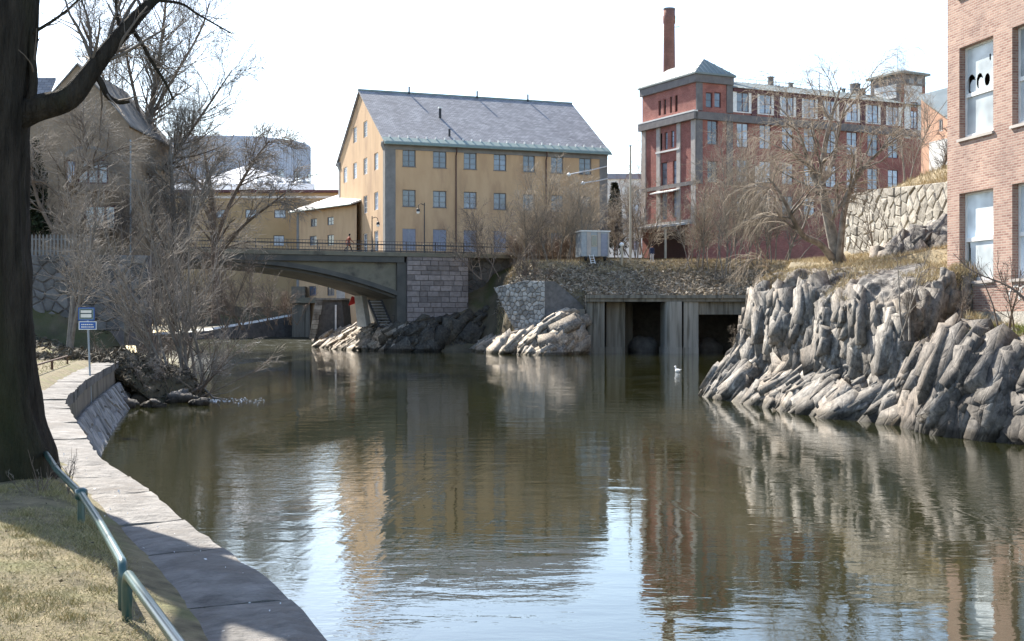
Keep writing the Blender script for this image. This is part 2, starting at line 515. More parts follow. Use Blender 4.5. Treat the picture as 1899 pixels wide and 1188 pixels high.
# ------------------------------------------------------------------ mesh helpers
class MB:
    def __init__(self, M=None):
        self.v, self.f, self.M = [], [], M

    def add(self, verts, faces):
        o = len(self.v)
        if self.M is not None:
            verts = [self.M @ Vector(q) for q in verts]
        self.v += [tuple(q) for q in verts]
        self.f += [[i + o for i in fc] for fc in faces]
        return self

    def box(self, x0, x1, y0, y1, z0, z1):
        vs = [(x0, y0, z0), (x1, y0, z0), (x1, y1, z0), (x0, y1, z0), (x0, y0, z1), (x1, y0, z1), (x1, y1, z1), (x0, y1, z1)]
        return self.add(vs, [(3, 2, 1, 0), (4, 5, 6, 7), (0, 1, 5, 4), (1, 2, 6, 5), (2, 3, 7, 6), (3, 0, 4, 7)])

    def bar(self, a, b, w, h=None):
        """rectangular bar from a to b"""
        a, b = Vector(a), Vector(b)
        h = h or w
        d = (b - a).normalized()
        s = d.cross(Vector((0, 0, 1)))
        s = s.normalized() if s.length > 1e-4 else Vector((1, 0, 0))
        u = s.cross(d)
        vs = [p + s * i * w / 2 + u * j * h / 2 for p in (a, b) for i, j in ((-1, -1), (1, -1), (1, 1), (-1, 1))]
        return self.add(vs, [(0, 1, 2, 3), (7, 6, 5, 4), (0, 4, 5, 1), (1, 5, 6, 2), (2, 6, 7, 3), (3, 7, 4, 0)])

    def tube(self, pts, r, n=8, caps=True):
        pts = [Vector(q) for q in pts]
        rs = r if isinstance(r, (list, tuple)) else [r] * len(pts)
        vs, fs = [], []
        ref = None
        for i, q in enumerate(pts):
            t = (pts[min(i + 1, len(pts) - 1)] - pts[max(i - 1, 0)]).normalized()
            if ref is None:
                ref = t.orthogonal().normalized()
            s = (ref - t * ref.dot(t)).normalized()
            ref = s
            u = t.cross(s)
            vs += [q + (s * math.cos(2 * math.pi * k / n) + u * math.sin(2 * math.pi * k / n)) * rs[i] for k in range(n)]
        for i in range(len(pts) - 1):
            for k in range(n):
                fs.append((i * n + k, i * n + (k + 1) % n, (i + 1) * n + (k + 1) % n, (i + 1) * n + k))
        if caps:
            fs.append(tuple(range(n))[::-1])
            fs.append(tuple((len(pts) - 1) * n + k for k in range(n)))
        return self.add(vs, fs)

    def lathe(self, prof, c=(0, 0, 0), n=16, axis='Z'):
        vs, fs = [], []
        for r, z in prof:
            for k in range(n):
                a = 2 * math.pi * k / n
                q = (r * math.cos(a), r * math.sin(a), z)
                if axis == 'X':
                    q = (z, r * math.cos(a), r * math.sin(a))
                vs.append((c[0] + q[0], c[1] + q[1], c[2] + q[2]))
        for i in range(len(prof) - 1):
            for k in range(n):
                fs.append((i * n + k, i * n + (k + 1) % n, (i + 1) * n + (k + 1) % n, (i + 1) * n + k))
        fs.append(tuple(range(n))[::-1])
        fs.append(tuple((len(prof) - 1) * n + k for k in range(n)))
        return self.add(vs, fs)

    def extrude(self, poly, d):
        """polygon (3-D points) pushed along vector d"""
        d = Vector(d)
        n = len(poly)
        vs = [Vector(q) for q in poly] + [Vector(q) + d for q in poly]
        fs = [tuple(range(n))[::-1], tuple(range(n, 2 * n))] + [(i, (i + 1) % n, n + (i + 1) % n, n + i) for i in range(n)]
        return self.add(vs, fs)

    def build(self, name, mat, parent=None, smooth_=False, loc=None):
        me = bpy.data.meshes.new(name)
        me.from_pydata(self.v, [], self.f)
        me.validate()
        box_uv(me)
        return put(name, me, mat, parent, smooth_)


def box_uv(me):
    uv = me.uv_layers.new(name='UVMap')
    nl = len(me.loops)
    if nl == 0:
        return
    vi = np.empty(nl, np.int32)
    me.loops.foreach_get('vertex_index', vi)
    co = np.empty(len(me.vertices) * 3)
    me.vertices.foreach_get('co', co)
    co = co.reshape(-1, 3)[vi]
    npoly = len(me.polygons)
    nr = np.empty(npoly * 3)
    me.polygons.foreach_get('normal', nr)
    lt = np.empty(npoly, np.int32)
    me.polygons.foreach_get('loop_total', lt)
    nr = np.abs(np.repeat(nr.reshape(-1, 3), lt, axis=0))
    out = np.empty((nl, 2))
    hz = nr[:, 2] > 0.86
    sx = (nr[:, 0] > nr[:, 1]) & ~hz
    sy = ~hz & ~sx
    out[hz] = co[hz][:, :2]
    # v runs along the slope so that sloping roofs keep their course height
    for sel, hcol in ((sx, 1), (sy, 0)):
        out[sel, 0] = co[sel][:, hcol]
        out[sel, 1] = co[sel][:, 2] / np.maximum(np.sqrt(1 - nr[sel][:, 2] ** 2), 0.3)
    uv.data.foreach_set('uv', out.ravel())


def put(name, me, mat, parent=None, smooth_=False):
    o = bpy.data.objects.new(name, me)
    COL.objects.link(o)
    if mat is not None:
        me.materials.append(MAT[mat] if isinstance(mat, str) else mat)
    if smooth_:
        me.polygons.foreach_set('use_smooth', [True] * len(me.polygons))
    if parent is not None:
        o.parent = parent
    return o


def np_mesh(name, verts, quads=None, tris=None):
    me = bpy.data.meshes.new(name)
    verts = np.asarray(verts, np.float32).reshape(-1, 3)
    loops, starts = [], []
    n = 0
    tot = []
    for arr, k in ((quads, 4), (tris, 3)):
        if arr is not None and len(arr):
            arr = np.asarray(arr, np.int32).reshape(-1, k)
            loops.append(arr.ravel())
            starts.append(n + np.arange(len(arr)) * k)
            tot.append(np.full(len(arr), k))
            n += arr.size
    loops = np.concatenate(loops)
    starts = np.concatenate(starts).astype(np.int32)
    me.vertices.add(len(verts))
    me.vertices.foreach_set('co', verts.ravel())
    me.loops.add(len(loops))
    me.loops.foreach_set('vertex_index', loops.astype(np.int32))
    me.polygons.add(len(starts))
    me.polygons.foreach_set('loop_start', starts)
    me.update(calc_edges=True)
    return me


def grid_mesh(name, pts):
    """pts [nu, nv, 3]"""
    nu, nv = pts.shape[:2]
    i = np.arange(nu * nv).reshape(nu, nv)
    q = np.stack([i[:-1, :-1], i[1:, :-1], i[1:, 1:], i[:-1, 1:]], -1).reshape(-1, 4)
    return np_mesh(name, pts.reshape(-1, 3), q)


def empty(name, loc=(0, 0, 0), rz=0.0):
    o = bpy.data.objects.new(name, None)
    COL.objects.link(o)
    o.location = loc
    o.rotation_euler = (0, 0, rz)
    return o


def tag(o, label=None, cat=None, group=None, kind=None):
    if label:
        o['label'] = label
    if cat:
        o['category'] = cat
    if group:
        o['group'] = group
    if kind:
        o['kind'] = kind
    return o


def structure(o):
    o['kind'] = 'structure'
    return o


def copy_tree(o, parent=None):
    c = o.copy()
    COL.objects.link(c)
    c.parent = parent
    for ch in [x for x in o.children]:
        copy_tree(ch, c)
    return c


def clip_poly(poly, a, b, c):
    """keep a*x + b*y <= c"""
    out = []
    for i in range(len(poly)):
        p, q = poly[i], poly[(i + 1) % len(poly)]
        dp, dq = a * p[0] + b * p[1] - c, a * q[0] + b * q[1] - c
        if dp <= 0:
            out.append(p)
        if (dp < 0 < dq) or (dq < 0 < dp):
            t = dp / (dp - dq)
            out.append((p[0] + t * (q[0] - p[0]), p[1] + t * (q[1] - p[1])))
    return out


def wall_sheet(mb, u0, u1, z0, z1, holes, reveal=0.2, clips=()):
    """front sheet at depth 0 with real openings and their reveals; facade coordinates (u, inward, z)"""
    us = sorted({u0, u1, *[h[0] for h in holes], *[h[1] for h in holes]})
    zs = sorted({z0, z1, *[h[2] for h in holes], *[h[3] for h in holes]})
    for i in range(len(us) - 1):
        for j in range(len(zs) - 1):
            cu, cz = (us[i] + us[i + 1]) / 2, (zs[j] + zs[j + 1]) / 2
            if any(h[0] < cu < h[1] and h[2] < cz < h[3] for h in holes):
                continue
            poly = [(us[i], zs[j]), (us[i + 1], zs[j]), (us[i + 1], zs[j + 1]), (us[i], zs[j + 1])]
            for cl in clips:
                poly = clip_poly(poly, *cl) if poly else poly
            if len(poly) >= 3:
                mb.add([(q[0], 0, q[1]) for q in poly], [tuple(range(len(poly)))])
    for a, b_, c, d in holes:
        r = reveal
        mb.add([(a, 0, c), (a, r, c), (a, r, d), (a, 0, d)], [(0, 1, 2, 3)])
        mb.add([(b_, 0, c), (b_, r, c), (b_, r, d), (b_, 0, d)], [(3, 2, 1, 0)])
        mb.add([(a, 0, d), (b_, 0, d), (b_, r, d), (a, r, d)], [(3, 2, 1, 0)])
        mb.add([(a, 0, c), (b_, 0, c), (b_, r, c), (a, r, c)], [(0, 1, 2, 3)])


def window(parent, M, u0, u1, z0, z1, cols=2, rows=3, frame='grey_frame', glass='blue_glass', inset=0.14, fw=0.07, bw=0.04, thick=None, sill=None, name='window'):
    """frame with glazing bars as a part, its pane as a sub-part"""
    mb = MB(M)
    a, c = inset - 0.03, inset + 0.05
    mb.box(u0, u0 + fw, a, c, z0, z1).box(u1 - fw, u1, a, c, z0, z1)
    mb.box(u0 + fw, u1 - fw, a, c, z1 - fw, z1).box(u0 + fw, u1 - fw, a, c, z0, z0 + fw)
    for k in range(1, cols):
        x = u0 + (u1 - u0) * k / cols
        w = thick if thick and cols == 2 else bw
        mb.box(x - w / 2, x + w / 2, a + 0.005, c, z0 + fw, z1 - fw)
    for k in range(1, rows):
        z = z0 + (z1 - z0) * k / rows
        mb.box(u0 + fw, u1 - fw, a + 0.01, c, z - bw / 2, z + bw / 2)
    w = mb.build(name, frame, parent)
    g = MB(M)
    g.box(u0 + fw * 0.5, u1 - fw * 0.5, inset + 0.012, inset + 0.03, z0 + fw * 0.5, z1 - fw * 0.5)
    g.build('pane', glass, w)
    if sill:
        s = MB(M)
        s.box(u0 - 0.06, u1 + 0.06, -0.06, inset - 0.035, z0 - 0.07, z0 - 0.003)
        s.build('sill', sill, w)
    return w


FRONT = Matrix.Identity(4)


def side_matrix(x=0.0):
    """facade on the left end of a building: u runs along +y, inward is +x"""
    return Matrix(((0, 1, 0, x), (1, 0, 0, 0), (0, 0, 1, 0), (0, 0, 0, 1)))


def ray_u(px, o, th):
    """distance along a facade (origin o, direction th) at which photo column px meets it"""
    r = (px - CX) / F
    c, s = math.cos(th), math.sin(th)
    return (r * o[1] - o[0]) / (c - r * s)


# ------------------------------------------------------------------ stones
def voronoi(region, seeds, inset=0.03):
    seeds = np.asarray(seeds, float)
    cells = []
    for i, s in enumerate(seeds):
        d = np.linalg.norm(seeds - s, axis=1)
        poly = list(region)
        for j in np.argsort(d)[1:18]:
            n = seeds[j] - s
            mid = (seeds[j] + s) / 2
            L = np.linalg.norm(n)
            poly = clip_poly(poly, n[0] / L, n[1] / L, (n @ mid) / L - inset / 2)
            if len(poly) < 3:
                break
        if len(poly) >= 3:
            cells.append(poly)
    return cells


def stone_mesh(poly, fmap, proud, rng, back=0.12, name='stone'):
    """pillow stone from a 2-D cell; fmap(u, v, out) gives the 3-D point"""
    c = np.mean(poly, axis=0)
    n = len(poly)
    ring = lambda k, out, j=0.0: [fmap(c[0] + (q[0] - c[0]) * k, c[1] + (q[1] - c[1]) * k, out + rng.uniform(-j, j)) for q in poly]
    vs = ring(1.0, -back) + ring(1.0, proud * 0.25) + ring(0.84, proud * 0.85, proud * 0.18) + [fmap(c[0], c[1], proud * rng.uniform(0.9, 1.2))]
    fs = []
    for r in range(2):
        for k in range(n):
            fs.append((r * n + k, r * n + (k + 1) % n, (r + 1) * n + (k + 1) % n, (r + 1) * n + k))
    for k in range(n):
        fs.append((2 * n + k, 2 * n + (k + 1) % n, 3 * n))
    me = bpy.data.meshes.new(name)
    me.from_pydata([tuple(q) for q in vs], [], fs)
    return me


def jitter_seeds(u0, u1, v0, v1, su, sv, rng, jit=0.38):
    out = []
    nv = max(1, int(round((v1 - v0) / sv)))
    nu = max(1, int(round((u1 - u0) / su)))
    for j in range(nv):
        for i in range(nu):
            out.append((u0 + (i + 0.5 + (0.5 if j % 2 else 0) * 0.9 + rng.uniform(-jit, jit)) * (u1 - u0) / nu,
                        v0 + (j + 0.5 + rng.uniform(-jit, jit)) * (v1 - v0) / nv))
    return out


# ------------------------------------------------------------------ trees
def nrm(a):
    return a / np.maximum(np.linalg.norm(a, axis=-1, keepdims=True), 1e-9)


def walk(rng, p0, d0, length, r0, K, wig, trop, tip=0.3, curl=None):
    N = len(p0)
    out = np.empty((N, K, 3))
    out[:, 0] = p0
    d = nrm(d0)
    step = (length / (K - 1))[:, None]
    trop = np.asarray(trop, float)
    for k in range(1, K):
        d = nrm(d + rng.normal(0, wig, (N, 3)) + trop * (1 if curl is None else (k / (K - 1)) ** curl))
        out[:, k] = out[:, k - 1] + d * step
    R = r0[:, None] * np.linspace(1, tip, K)[None]
    return out, R


def spawn(rng, PR, n, t=(0.25, 1.0), ang=(0.5, 1.0), length=(1, 2), rr=0.5, rmax=1.0, rmin=0.004, wig=0.12, trop=(0, 0, 0.05), K=5, tip=0.3, taper=0.4, bias=None, curl=None):
    Pp, R = PR
    N, KK = Pp.shape[:2]
    L = np.linalg.norm(np.diff(Pp, axis=1), axis=-1).sum(1)
    idx = rng.choice(N, n, p=L / L.sum())
    tt = rng.uniform(t[0], t[1], n)
    f = np.minimum(tt * (KK - 1), KK - 1.001)
    i = f.astype(int)
    a = (f - i)[:, None]
    pos = Pp[idx, i] * (1 - a) + Pp[idx, i + 1] * a
    tan = nrm(Pp[idx, i + 1] - Pp[idx, i])
    rad = R[idx, i] * (1 - a[:, 0]) + R[idx, i + 1] * a[:, 0]
    rv = rng.normal(0, 1, (n, 3))
    if bias is not None:
        rv = rv + np.asarray(bias, float)
    perp = nrm(rv - tan * (rv * tan).sum(1, keepdims=True))
    an = rng.uniform(ang[0], ang[1], n)[:, None]
    d = np.cos(an) * tan + np.sin(an) * perp
    ln = rng.uniform(length[0], length[1], n) * (1 - taper * (tt - t[0]) / max(1e-6, t[1] - t[0]))
    r0 = np.clip(rad * rr, rmin, rmax)
    return walk(rng, pos, d, ln, r0, K, wig, trop, tip, curl)


def tubes(PRs, sides):
    V, Q = [], []
    off = 0
    for (Pp, R), n in zip(PRs, sides):
        N, K = Pp.shape[:2]
        t = np.empty_like(Pp)
        t[:, 1:-1] = Pp[:, 2:] - Pp[:, :-2]
        t[:, 0] = Pp[:, 1] - Pp[:, 0]
        t[:, -1] = Pp[:, -1] - Pp[:, -2]
        t = nrm(t)
        ref = np.where(np.abs(t[:, :1, 2:3]) > 0.85, np.array([1.0, 0, 0]), np.array([0, 0, 1.0]))
        s = nrm(np.cross(t, np.broadcast_to(ref, t.shape)))
        u = np.cross(t, s)
        a = np.arange(n) * 2 * np.pi / n
        ringv = Pp[:, :, None] + R[:, :, None, None] * (s[:, :, None] * np.cos(a)[None, None, :, None] + u[:, :, None] * np.sin(a)[None, None, :, None])
        V.append(ringv.reshape(-1, 3))
        i = off + np.arange(N * K * n).reshape(N, K, n)
        j = np.roll(i, -1, axis=2)
        Q.append(np.stack([i[:, :-1], j[:, :-1], j[:, 1:], i[:, 1:]], -1).reshape(-1, 4))
        off += N * K * n
    return np.concatenate(V), np.concatenate(Q)


def polyline(pts, rs, K=14):
    """smooth resample of a hand-laid limb as a [1, K] branch"""
    pts, rs = np.asarray(pts, float), np.asarray(rs, float)
    n = len(pts)
    t = np.linspace(0, n - 1, K)
    out = []
    for x in t:
        i = min(int(x), n - 2)
        f = x - i
        p0, p1, p2, p3 = pts[max(i - 1, 0)], pts[i], pts[i + 1], pts[min(i + 2, n - 1)]
        out.append(0.5 * ((2 * p1) + (-p0 + p2) * f + (2 * p0 - 5 * p1 + 4 * p2 - p3) * f * f + (-p0 + 3 * p1 - 3 * p2 + p3) * f ** 3))
    return np.array(out)[None], np.interp(t, np.arange(n), rs)[None]


def cat_pr(prs):
    return np.concatenate([p for p, r in prs]), np.concatenate([r for p, r in prs])


def make_tree(name, label, base, wood, twigs, bark, twigmat, wood_sides, twig_sides, group=None, cat='tree', smooth_=True):
    root = empty(name, base)
    b0 = np.asarray(base, float)
    v, q = tubes(wood, wood_sides)
    put('trunk', np_mesh('trunk', v - b0, q), bark, root, smooth_)
    v, q = tubes(twigs, twig_sides)
    put('crown', np_mesh('crown', v - b0, q), twigmat, root)
    tag(root, label, cat, group)
    return root


def shrub(name, label, base, seed, height, spread, stems, n1, n2, n3, bark='brown_bark', twig='tan_twig', r=0.05, rtw=0.009, lean=(0, 0, 0), group=None, cat='shrub', trop=0.04, base_r=0.35):
    rng = np.random.default_rng(seed)
    p0 = np.asarray(base, float) + rng.normal(0, 1, (stems, 3)) * np.array([base_r, base_r, 0]) + np.array([0, 0, -0.15])
    d0 = nrm(rng.normal(0, 1, (stems, 3)) * np.array([spread, spread, 0.1]) + np.array([0, 0, 1.0]) + np.asarray(lean))
    ln = height * rng.uniform(0.6, 1.08, stems)
    L0 = walk(rng, p0, d0, ln, r * rng.uniform(0.6, 1.2, stems), 9, 0.07, (0, 0, 0.035), 0.25)
    L1 = spawn(rng, L0, n1, (0.2, 0.98), (0.35, 0.85), (height * 0.2, height * 0.42), 0.55, r, rtw * 1.3, 0.11, (0, 0, trop), 6, 0.35)
    L2 = spawn(rng, L1, n2, (0.15, 1), (0.4, 0.95), (height * 0.08, height * 0.2), 0.55, r * 0.4, rtw, 0.14, (0, 0, trop), 5, 0.5)
    L3 = spawn(rng, L2, n3, (0.15, 1), (0.4, 1.0), (height * 0.04, height * 0.1), 0.6, r * 0.2, rtw * 0.8, 0.16, (0, 0, trop), 4, 0.6)
    return make_tree(name, label, base, [L0, L1], [L2, L3], bark, twig, [6, 4], [3, 3], group, cat)


# ================================================================== SETTING: river, banks, quay
Q_TOP = 1.5
QY = np.array([-10, -4, 0, 4, 6.19, 7.12, 8.24, 9.9, 12.2, 14.6, 18.75, 23.6, 26.0, 34.7, 50.0])
QX = np.array([4.2, 2.5, 1.2, -0.1, -0.91, -1.26, -1.75, -2.51, -3.49, -4.6, -6.2, -8.0, -8.82, -11.2, -14.9])


def quay_curve(n=600):
    t = np.linspace(0, len(QY) - 1, n)
    pts, _ = polyline(np.stack([QX, QY, np.zeros_like(QY)], 1), np.zeros(len(QY)), n)
    p = pts[0]
    s = np.concatenate([[0], np.cumsum(np.linalg.norm(np.diff(p, axis=0), axis=1))])
    return p, s


QP, QS = quay_curve()


def quay_at(s):
    """point on the quay edge and the unit vector that points to the river"""
    x, y = np.interp(s, QS, QP[:, 0]), np.interp(s, QS, QP[:, 1])
    e = 0.35
    dx = np.interp(s + e, QS, QP[:, 0]) - np.interp(s - e, QS, QP[:, 0])
    dy = np.interp(s + e, QS, QP[:, 1]) - np.interp(s - e, QS, QP[:, 1])
    L = np.hypot(dx, dy)
    return np.stack([x, y], -1), np.stack([dy / L, -dx / L], -1)


# river
me = grid_mesh('river', np.array([[[x, y, 0.0] for y in (-30, 20, 60, 100, 145, 250, 420)] for x in (-160, -60, 0, 60, 160)]))
structure(put('river', me, 'river_water'))
me = grid_mesh('riverbed', np.array([[[x, y, -2.5] for y in (-400, 0, 400, 1500)] for x in (-900, 0, 900)]))
structure(put('riverbed', me, 'bank_soil'))

# left bank behind the coping, with the spit where the clump of stems grows
BY = np.array([-12, -4, 0, 4, 8, 12, 18, 24, 30, 36, 42, 47.5, 49.0, 50.5, 53, 57, 62, 70, 85, 110, 135, 165, 220])
BX = np.interp(BY, QY, QX)
for yy, xx in ((47.5, -14.3), (49.0, -12.2), (50.5, -11.3), (53, -11.9), (57, -15.0), (62, -18.2), (70, -21), (85, -24.5), (110, -30), (135, -36), (165, -44), (220, -60)):
    BX[np.where(BY == yy)[0][0]] = xx


def left_z(X, Y, d):
    X, Y, d = np.broadcast_arrays(np.asarray(X, float), np.asarray(Y, float), np.asarray(d, float))
    lawn = 1.46 + 0.14 * smooth(d, 0.5, 0.85) + 0.03 * np.maximum(d - 2, 0)
    wild = -0.5 + 1.3 * smooth(d, 0, 1.2) + 0.75 * smooth(d, 1.0, 4) + 0.03 * np.maximum(d - 4, 0)
    z = lawn + (wild - lawn) * smooth(Y, 47.0, 49.0)
    z = z + 1.0 * smooth(Y, 58, 78) * smooth(d, 3, 9)
    z = z + 4.2 * smooth(Y, 78.6, 79.6) * smooth(-X, 21.0, 23.5)
    z = z + 4.6 * smooth(Y, 80, 108) * smooth(d, 2, 13) * (1 - 0.8 * smooth(-X, 24, 30) * smooth(Y, 78, 80))
    z = z + 0.10 * fbm(np.stack([X * 0.5, Y * 0.5, X * 0], -1), 3, 5) * smooth(d, 0.9, 3) + 0.45 * fbm(np.stack([X * 0.9, Y * 0.9, X * 0 + 3], -1), 4, 8) * smooth(Y, 47.5, 50) * smooth(d, 0.0, 0.8)
    return z


def bank_x(Y):
    return np.interp(Y, BY, BX)


ys = np.concatenate([np.arange(-12, 46, 0.8), np.arange(46, 64, 0.3), np.arange(64, 130, 1.0), np.arange(130, 221, 6)])
ds = np.concatenate([np.arange(0, 6, 0.3), np.arange(6, 16, 0.8), np.arange(16, 40, 3), [45, 60, 90, 140]])
G = np.empty((len(ys), len(ds), 3))
for i, y in enumerate(ys):
    dd = ds + (0.40 if y < 20 else 0.60 if y < 47 else 0.0)
    G[i, :, 0] = bank_x(y) - dd
    G[i, :, 1] = y
    G[i, :, 2] = left_z(G[i, :, 0], y, dd)
near = ys < 66
i46 = int((ys < 46.2).sum())
lawn = put('lawn', grid_mesh('lawn', G[: i46 + 1]), 'lawn_soil', smooth_=True)
structure(lawn)
structure(put('far_lawn', grid_mesh('far_lawn', G[i46: near.sum() + 1, 12:]), 'lawn_soil', smooth_=True))
structure(put('spit', grid_mesh('spit', G[i46: near.sum() + 1, :13]), 'bank_soil'))
tag(lawn, 'worn yellow spring lawn inside the low tube rail')
bank = put('wooded_bank', grid_mesh('wooded_bank', G[near.sum():]), 'bank_soil', smooth_=True)
structure(bank)

# quay walkway: bed and coping slabs
rng = np.random.default_rng(3)
S0, S1 = float(np.interp(-6, QP[:, 1], QS)), float(np.interp(49.6, QP[:, 1], QS))


def quay_width(y):
    return 0.54 + 0.42 * float(smooth(y, 8, 22))


ss = np.linspace(S0, S1, 160)
pc, nn = quay_at(ss)
bed = np.empty((160, 2, 3))
for k, off in enumerate((0.03, -1.02)):
    bed[:, k, :2] = pc + nn * off
    bed[:, k, 2] = Q_TOP - 0.06
walkway = put('quay_walkway', grid_mesh('quay_walkway', bed), 'joint_dirt')
structure(walkway)
s = S0
while s < S1 - 0.4:
    L = rng.uniform(1.05, 1.9)
    e = min(s + L - 0.025, S1)
    nu, nv = 7, 5
    w = quay_width(float(quay_at(np.array([s]))[0][0, 1]))
    top = np.empty((nu, nv, 3))
    lean, dz = rng.uniform(-0.012, 0.012), rng.uniform(-0.012, 0.012)
    for a in range(nu):
        q, n = quay_at(np.array([s + (e - s) * a / (nu - 1)]))
        for c in range(nv):
            t = c / (nv - 1)
            off = 0.07 - w * t
            rag = (0.03 * vnoise(np.array([s * 1.7 + a * 0.8, c * 3.1, 0.5])) if c in (0, nv - 1) else 0)
            top[a, c, :2] = q[0] + n[0] * (off + rag)
            edge = (a in (0, nu - 1)) or c in (0, nv - 1)
            top[a, c, 2] = Q_TOP + dz + lean * (t - 0.5) + 0.014 * vnoise(np.array([s + a * 0.55, c * 0.8, 1.5])) - (0.02 if edge else 0)
    vs = [tuple(v) for v in top.reshape(-1, 3)]
    fs = [(a * nv + c, (a + 1) * nv + c, (a + 1) * nv + c + 1, a * nv + c + 1) for a in range(nu - 1) for c in range(nv - 1)]
    rim = [a * nv for a in range(nu)] + [(nu - 1) * nv + c for c in range(1, nv)] + [a * nv + nv - 1 for a in range(nu - 2, -1, -1)] + [c for c in range(nv - 2, 0, -1)]
    o0 = len(vs)
    vs += [(vs[i][0], vs[i][1], vs[i][2] - 0.24) for i in rim]
    for i in range(len(rim)):
        j = (i + 1) % len(rim)
        fs.append((rim[i], o0 + i, o0 + j, rim[j]))
    me = bpy.data.meshes.new('coping_slab')
    me.from_pydata(vs, [], fs)
    put('coping_slab', me, 'coping_stone', walkway)
    s = e + 0.025

# quay wall: plain band above a battered face of big stones
qw = empty('quay_wall', (0, 0, 0))
tag(qw, 'curved stone quay wall with sloping blocks below the walkway', 'wall')
ss = np.linspace(S0, S1, 220)
pc, nn = quay_at(ss)
prof = [(0.0, Q_TOP - 0.18), (0.02, 0.78), (0.10, 0.74), (0.78, -0.4)]
bandp = np.empty((220, len(prof), 3))
for k, (off, z) in enumerate(prof):
    bandp[:, k, :2] = pc + nn * (off - (0.1 if k >= 2 else 0))
    bandp[:, k, 2] = z
jig = 0.035 * fbm(np.stack([bandp[..., 0] * 1.5, bandp[..., 1] * 1.5, bandp[..., 2] * 2], -1), 3, 4)
bandp[..., 0] += jig
put('upper_band', grid_mesh('upper_band', bandp), 'quay_concrete', qw)
sA, sB = float(np.interp(12, QP[:, 1], QS)), S1
rng = np.random.default_rng(5)
seeds = []
for r in range(4):
    x = sA + rng.uniform(0, 0.8)
    while x < sB:
        seeds.append((x, 0.16 + 0.33 * r + rng.uniform(-0.05, 0.05)))
        x += rng.uniform(0.7, 1.35)
slope = math.hypot(0.68, 1.14)


def qmap(u, v, out):
    q, n = quay_at(np.array([u]))
    t = v / 1.3
    off = 0.10 + 0.68 * t + out * 0.86
    return (q[0, 0] + n[0, 0] * off, q[0, 1] + n[0, 1] * off, 0.76 - 1.14 * t + out * 0.5)


for poly in voronoi([(sA, 0), (sB, 0), (sB, 1.32), (sA, 1.32)], seeds, 0.035):
    me = stone_mesh(poly, qmap, rng.uniform(0.04, 0.11), rng)
    put('block', me, 'quay_stone', qw)
# end face of the quay towards the spit
q, n = quay_at(np.array([S1]))

# ------------------------------------------------------------------ right bank terrain
GX = np.concatenate([np.arange(-9, 12, 0.5), np.arange(12, 90, 1.0)])
GY = np.concatenate([np.arange(41, 64, 0.5), np.arange(64, 119, 2.0), np.arange(119, 136, 0.6), np.arange(136, 300, 4)])
X, Y = np.meshgrid(GX, GY, indexing='ij')


def right_z(X, Y):
    X, Y = np.broadcast_arrays(np.asarray(X, float), np.asarray(Y, float))
    e1 = 0.19 * Y
    low = -1.5 + 6.2 * smooth(X, e1 - 0.6, e1 + 1.2)
    e0 = 11.6 + (50 - Y) * 0.25
    nearp = -1.5 + 6.3 * smooth(X, e0 - 0.2, e0 + 0.9)
    base = np.where(Y < 55, nearp, low)
    base = base + 0.10 * np.clip(X - e1, 0, 6) + 0.6 * smooth(Y, 48, 57) * (X > e0)
    edge = np.where(Y < 62, 15.65 + (62 - Y) * 0.075, 0.246 * Y + 0.4)
    terr = smooth(X, edge + 0.1, edge + 0.8) * smooth(Y, 43, 44)
    z = base + terr * (8.3 + 0.04 * (np.clip(Y, 44, 62) - 48) - base)
    z = z + terr * 1.3 * smooth(X, edge + 0.8, edge + 5)
    Ys = Y - 9.0 * smooth(-X, -0.5, 3.0)
    yard = 5.30 + 3.3 * smooth(Ys, 121.0, 129.5) + 1.1 * smooth(Ys, 133, 150)
    yard = yard - (5.8 * smooth(-X, -1.0, 2.5)) * (1 - smooth(Y, 126, 139))
    yw = np.where(X < 3, 121.2 + (3 - X) * 0.65, 121.4 + 0.2 * (X - 3))
    yz = yard - 7 * (1 - smooth(X, 6.2, 6.9)) * (1 - smooth(Y - yw, 0.2, 1.1))
    z = np.where(Y >= 120.5, np.maximum(yz, np.where(X > 24, z, -9)), z)
    z = z + 0.22 * fbm(np.stack([X * 0.35, Y * 0.35, X * 0], -1), 4, 21) * smooth(Y, 121.5, 124)
    return z


Z = right_z(X, Y)
Z[Y < 41.2] = np.minimum(Z[Y < 41.2], 3.6)
tnear = GY < 120.4
pts = np.stack([X, Y, Z], -1)
hs = put('grassy_hill', grid_mesh('grassy_hill', pts[32:, : tnear.sum()]), 'yard_soil', smooth_=True)
structure(hs)
yd = put('yard_ground', grid_mesh('yard_ground', pts[18:, tnear.sum():]), 'yard_soil', smooth_=True)
structure(yd)
structure(put('gully', grid_mesh('gully', pts[:19, tnear.sum():]), 'bank_soil', smooth_=True))  # darker soil stands in for the shadow of bridge and house


# ------------------------------------------------------------------ rocks
def catmull(ctrl, n, axis):
    ctrl = np.moveaxis(np.asarray(ctrl, float), axis, 0)
    m = ctrl.shape[0]
    t = np.linspace(0, m - 1, n)
    i = np.minimum(t.astype(int), m - 2)
    f = (t - i).reshape(-1, *([1] * (ctrl.ndim - 1)))
    g = lambda k: ctrl[np.clip(k, 0, m - 1)]
    p0, p1, p2, p3 = g(i - 1), g(i), g(i + 1), g(i + 2)
    out = 0.5 * (2 * p1 + (p2 - p0) * f + (2 * p0 - 5 * p1 + 4 * p2 - p3) * f ** 2 + (3 * p1 - p0 - 3 * p2 + p3) * f ** 3)
    return np.moveaxis(out, 0, axis)


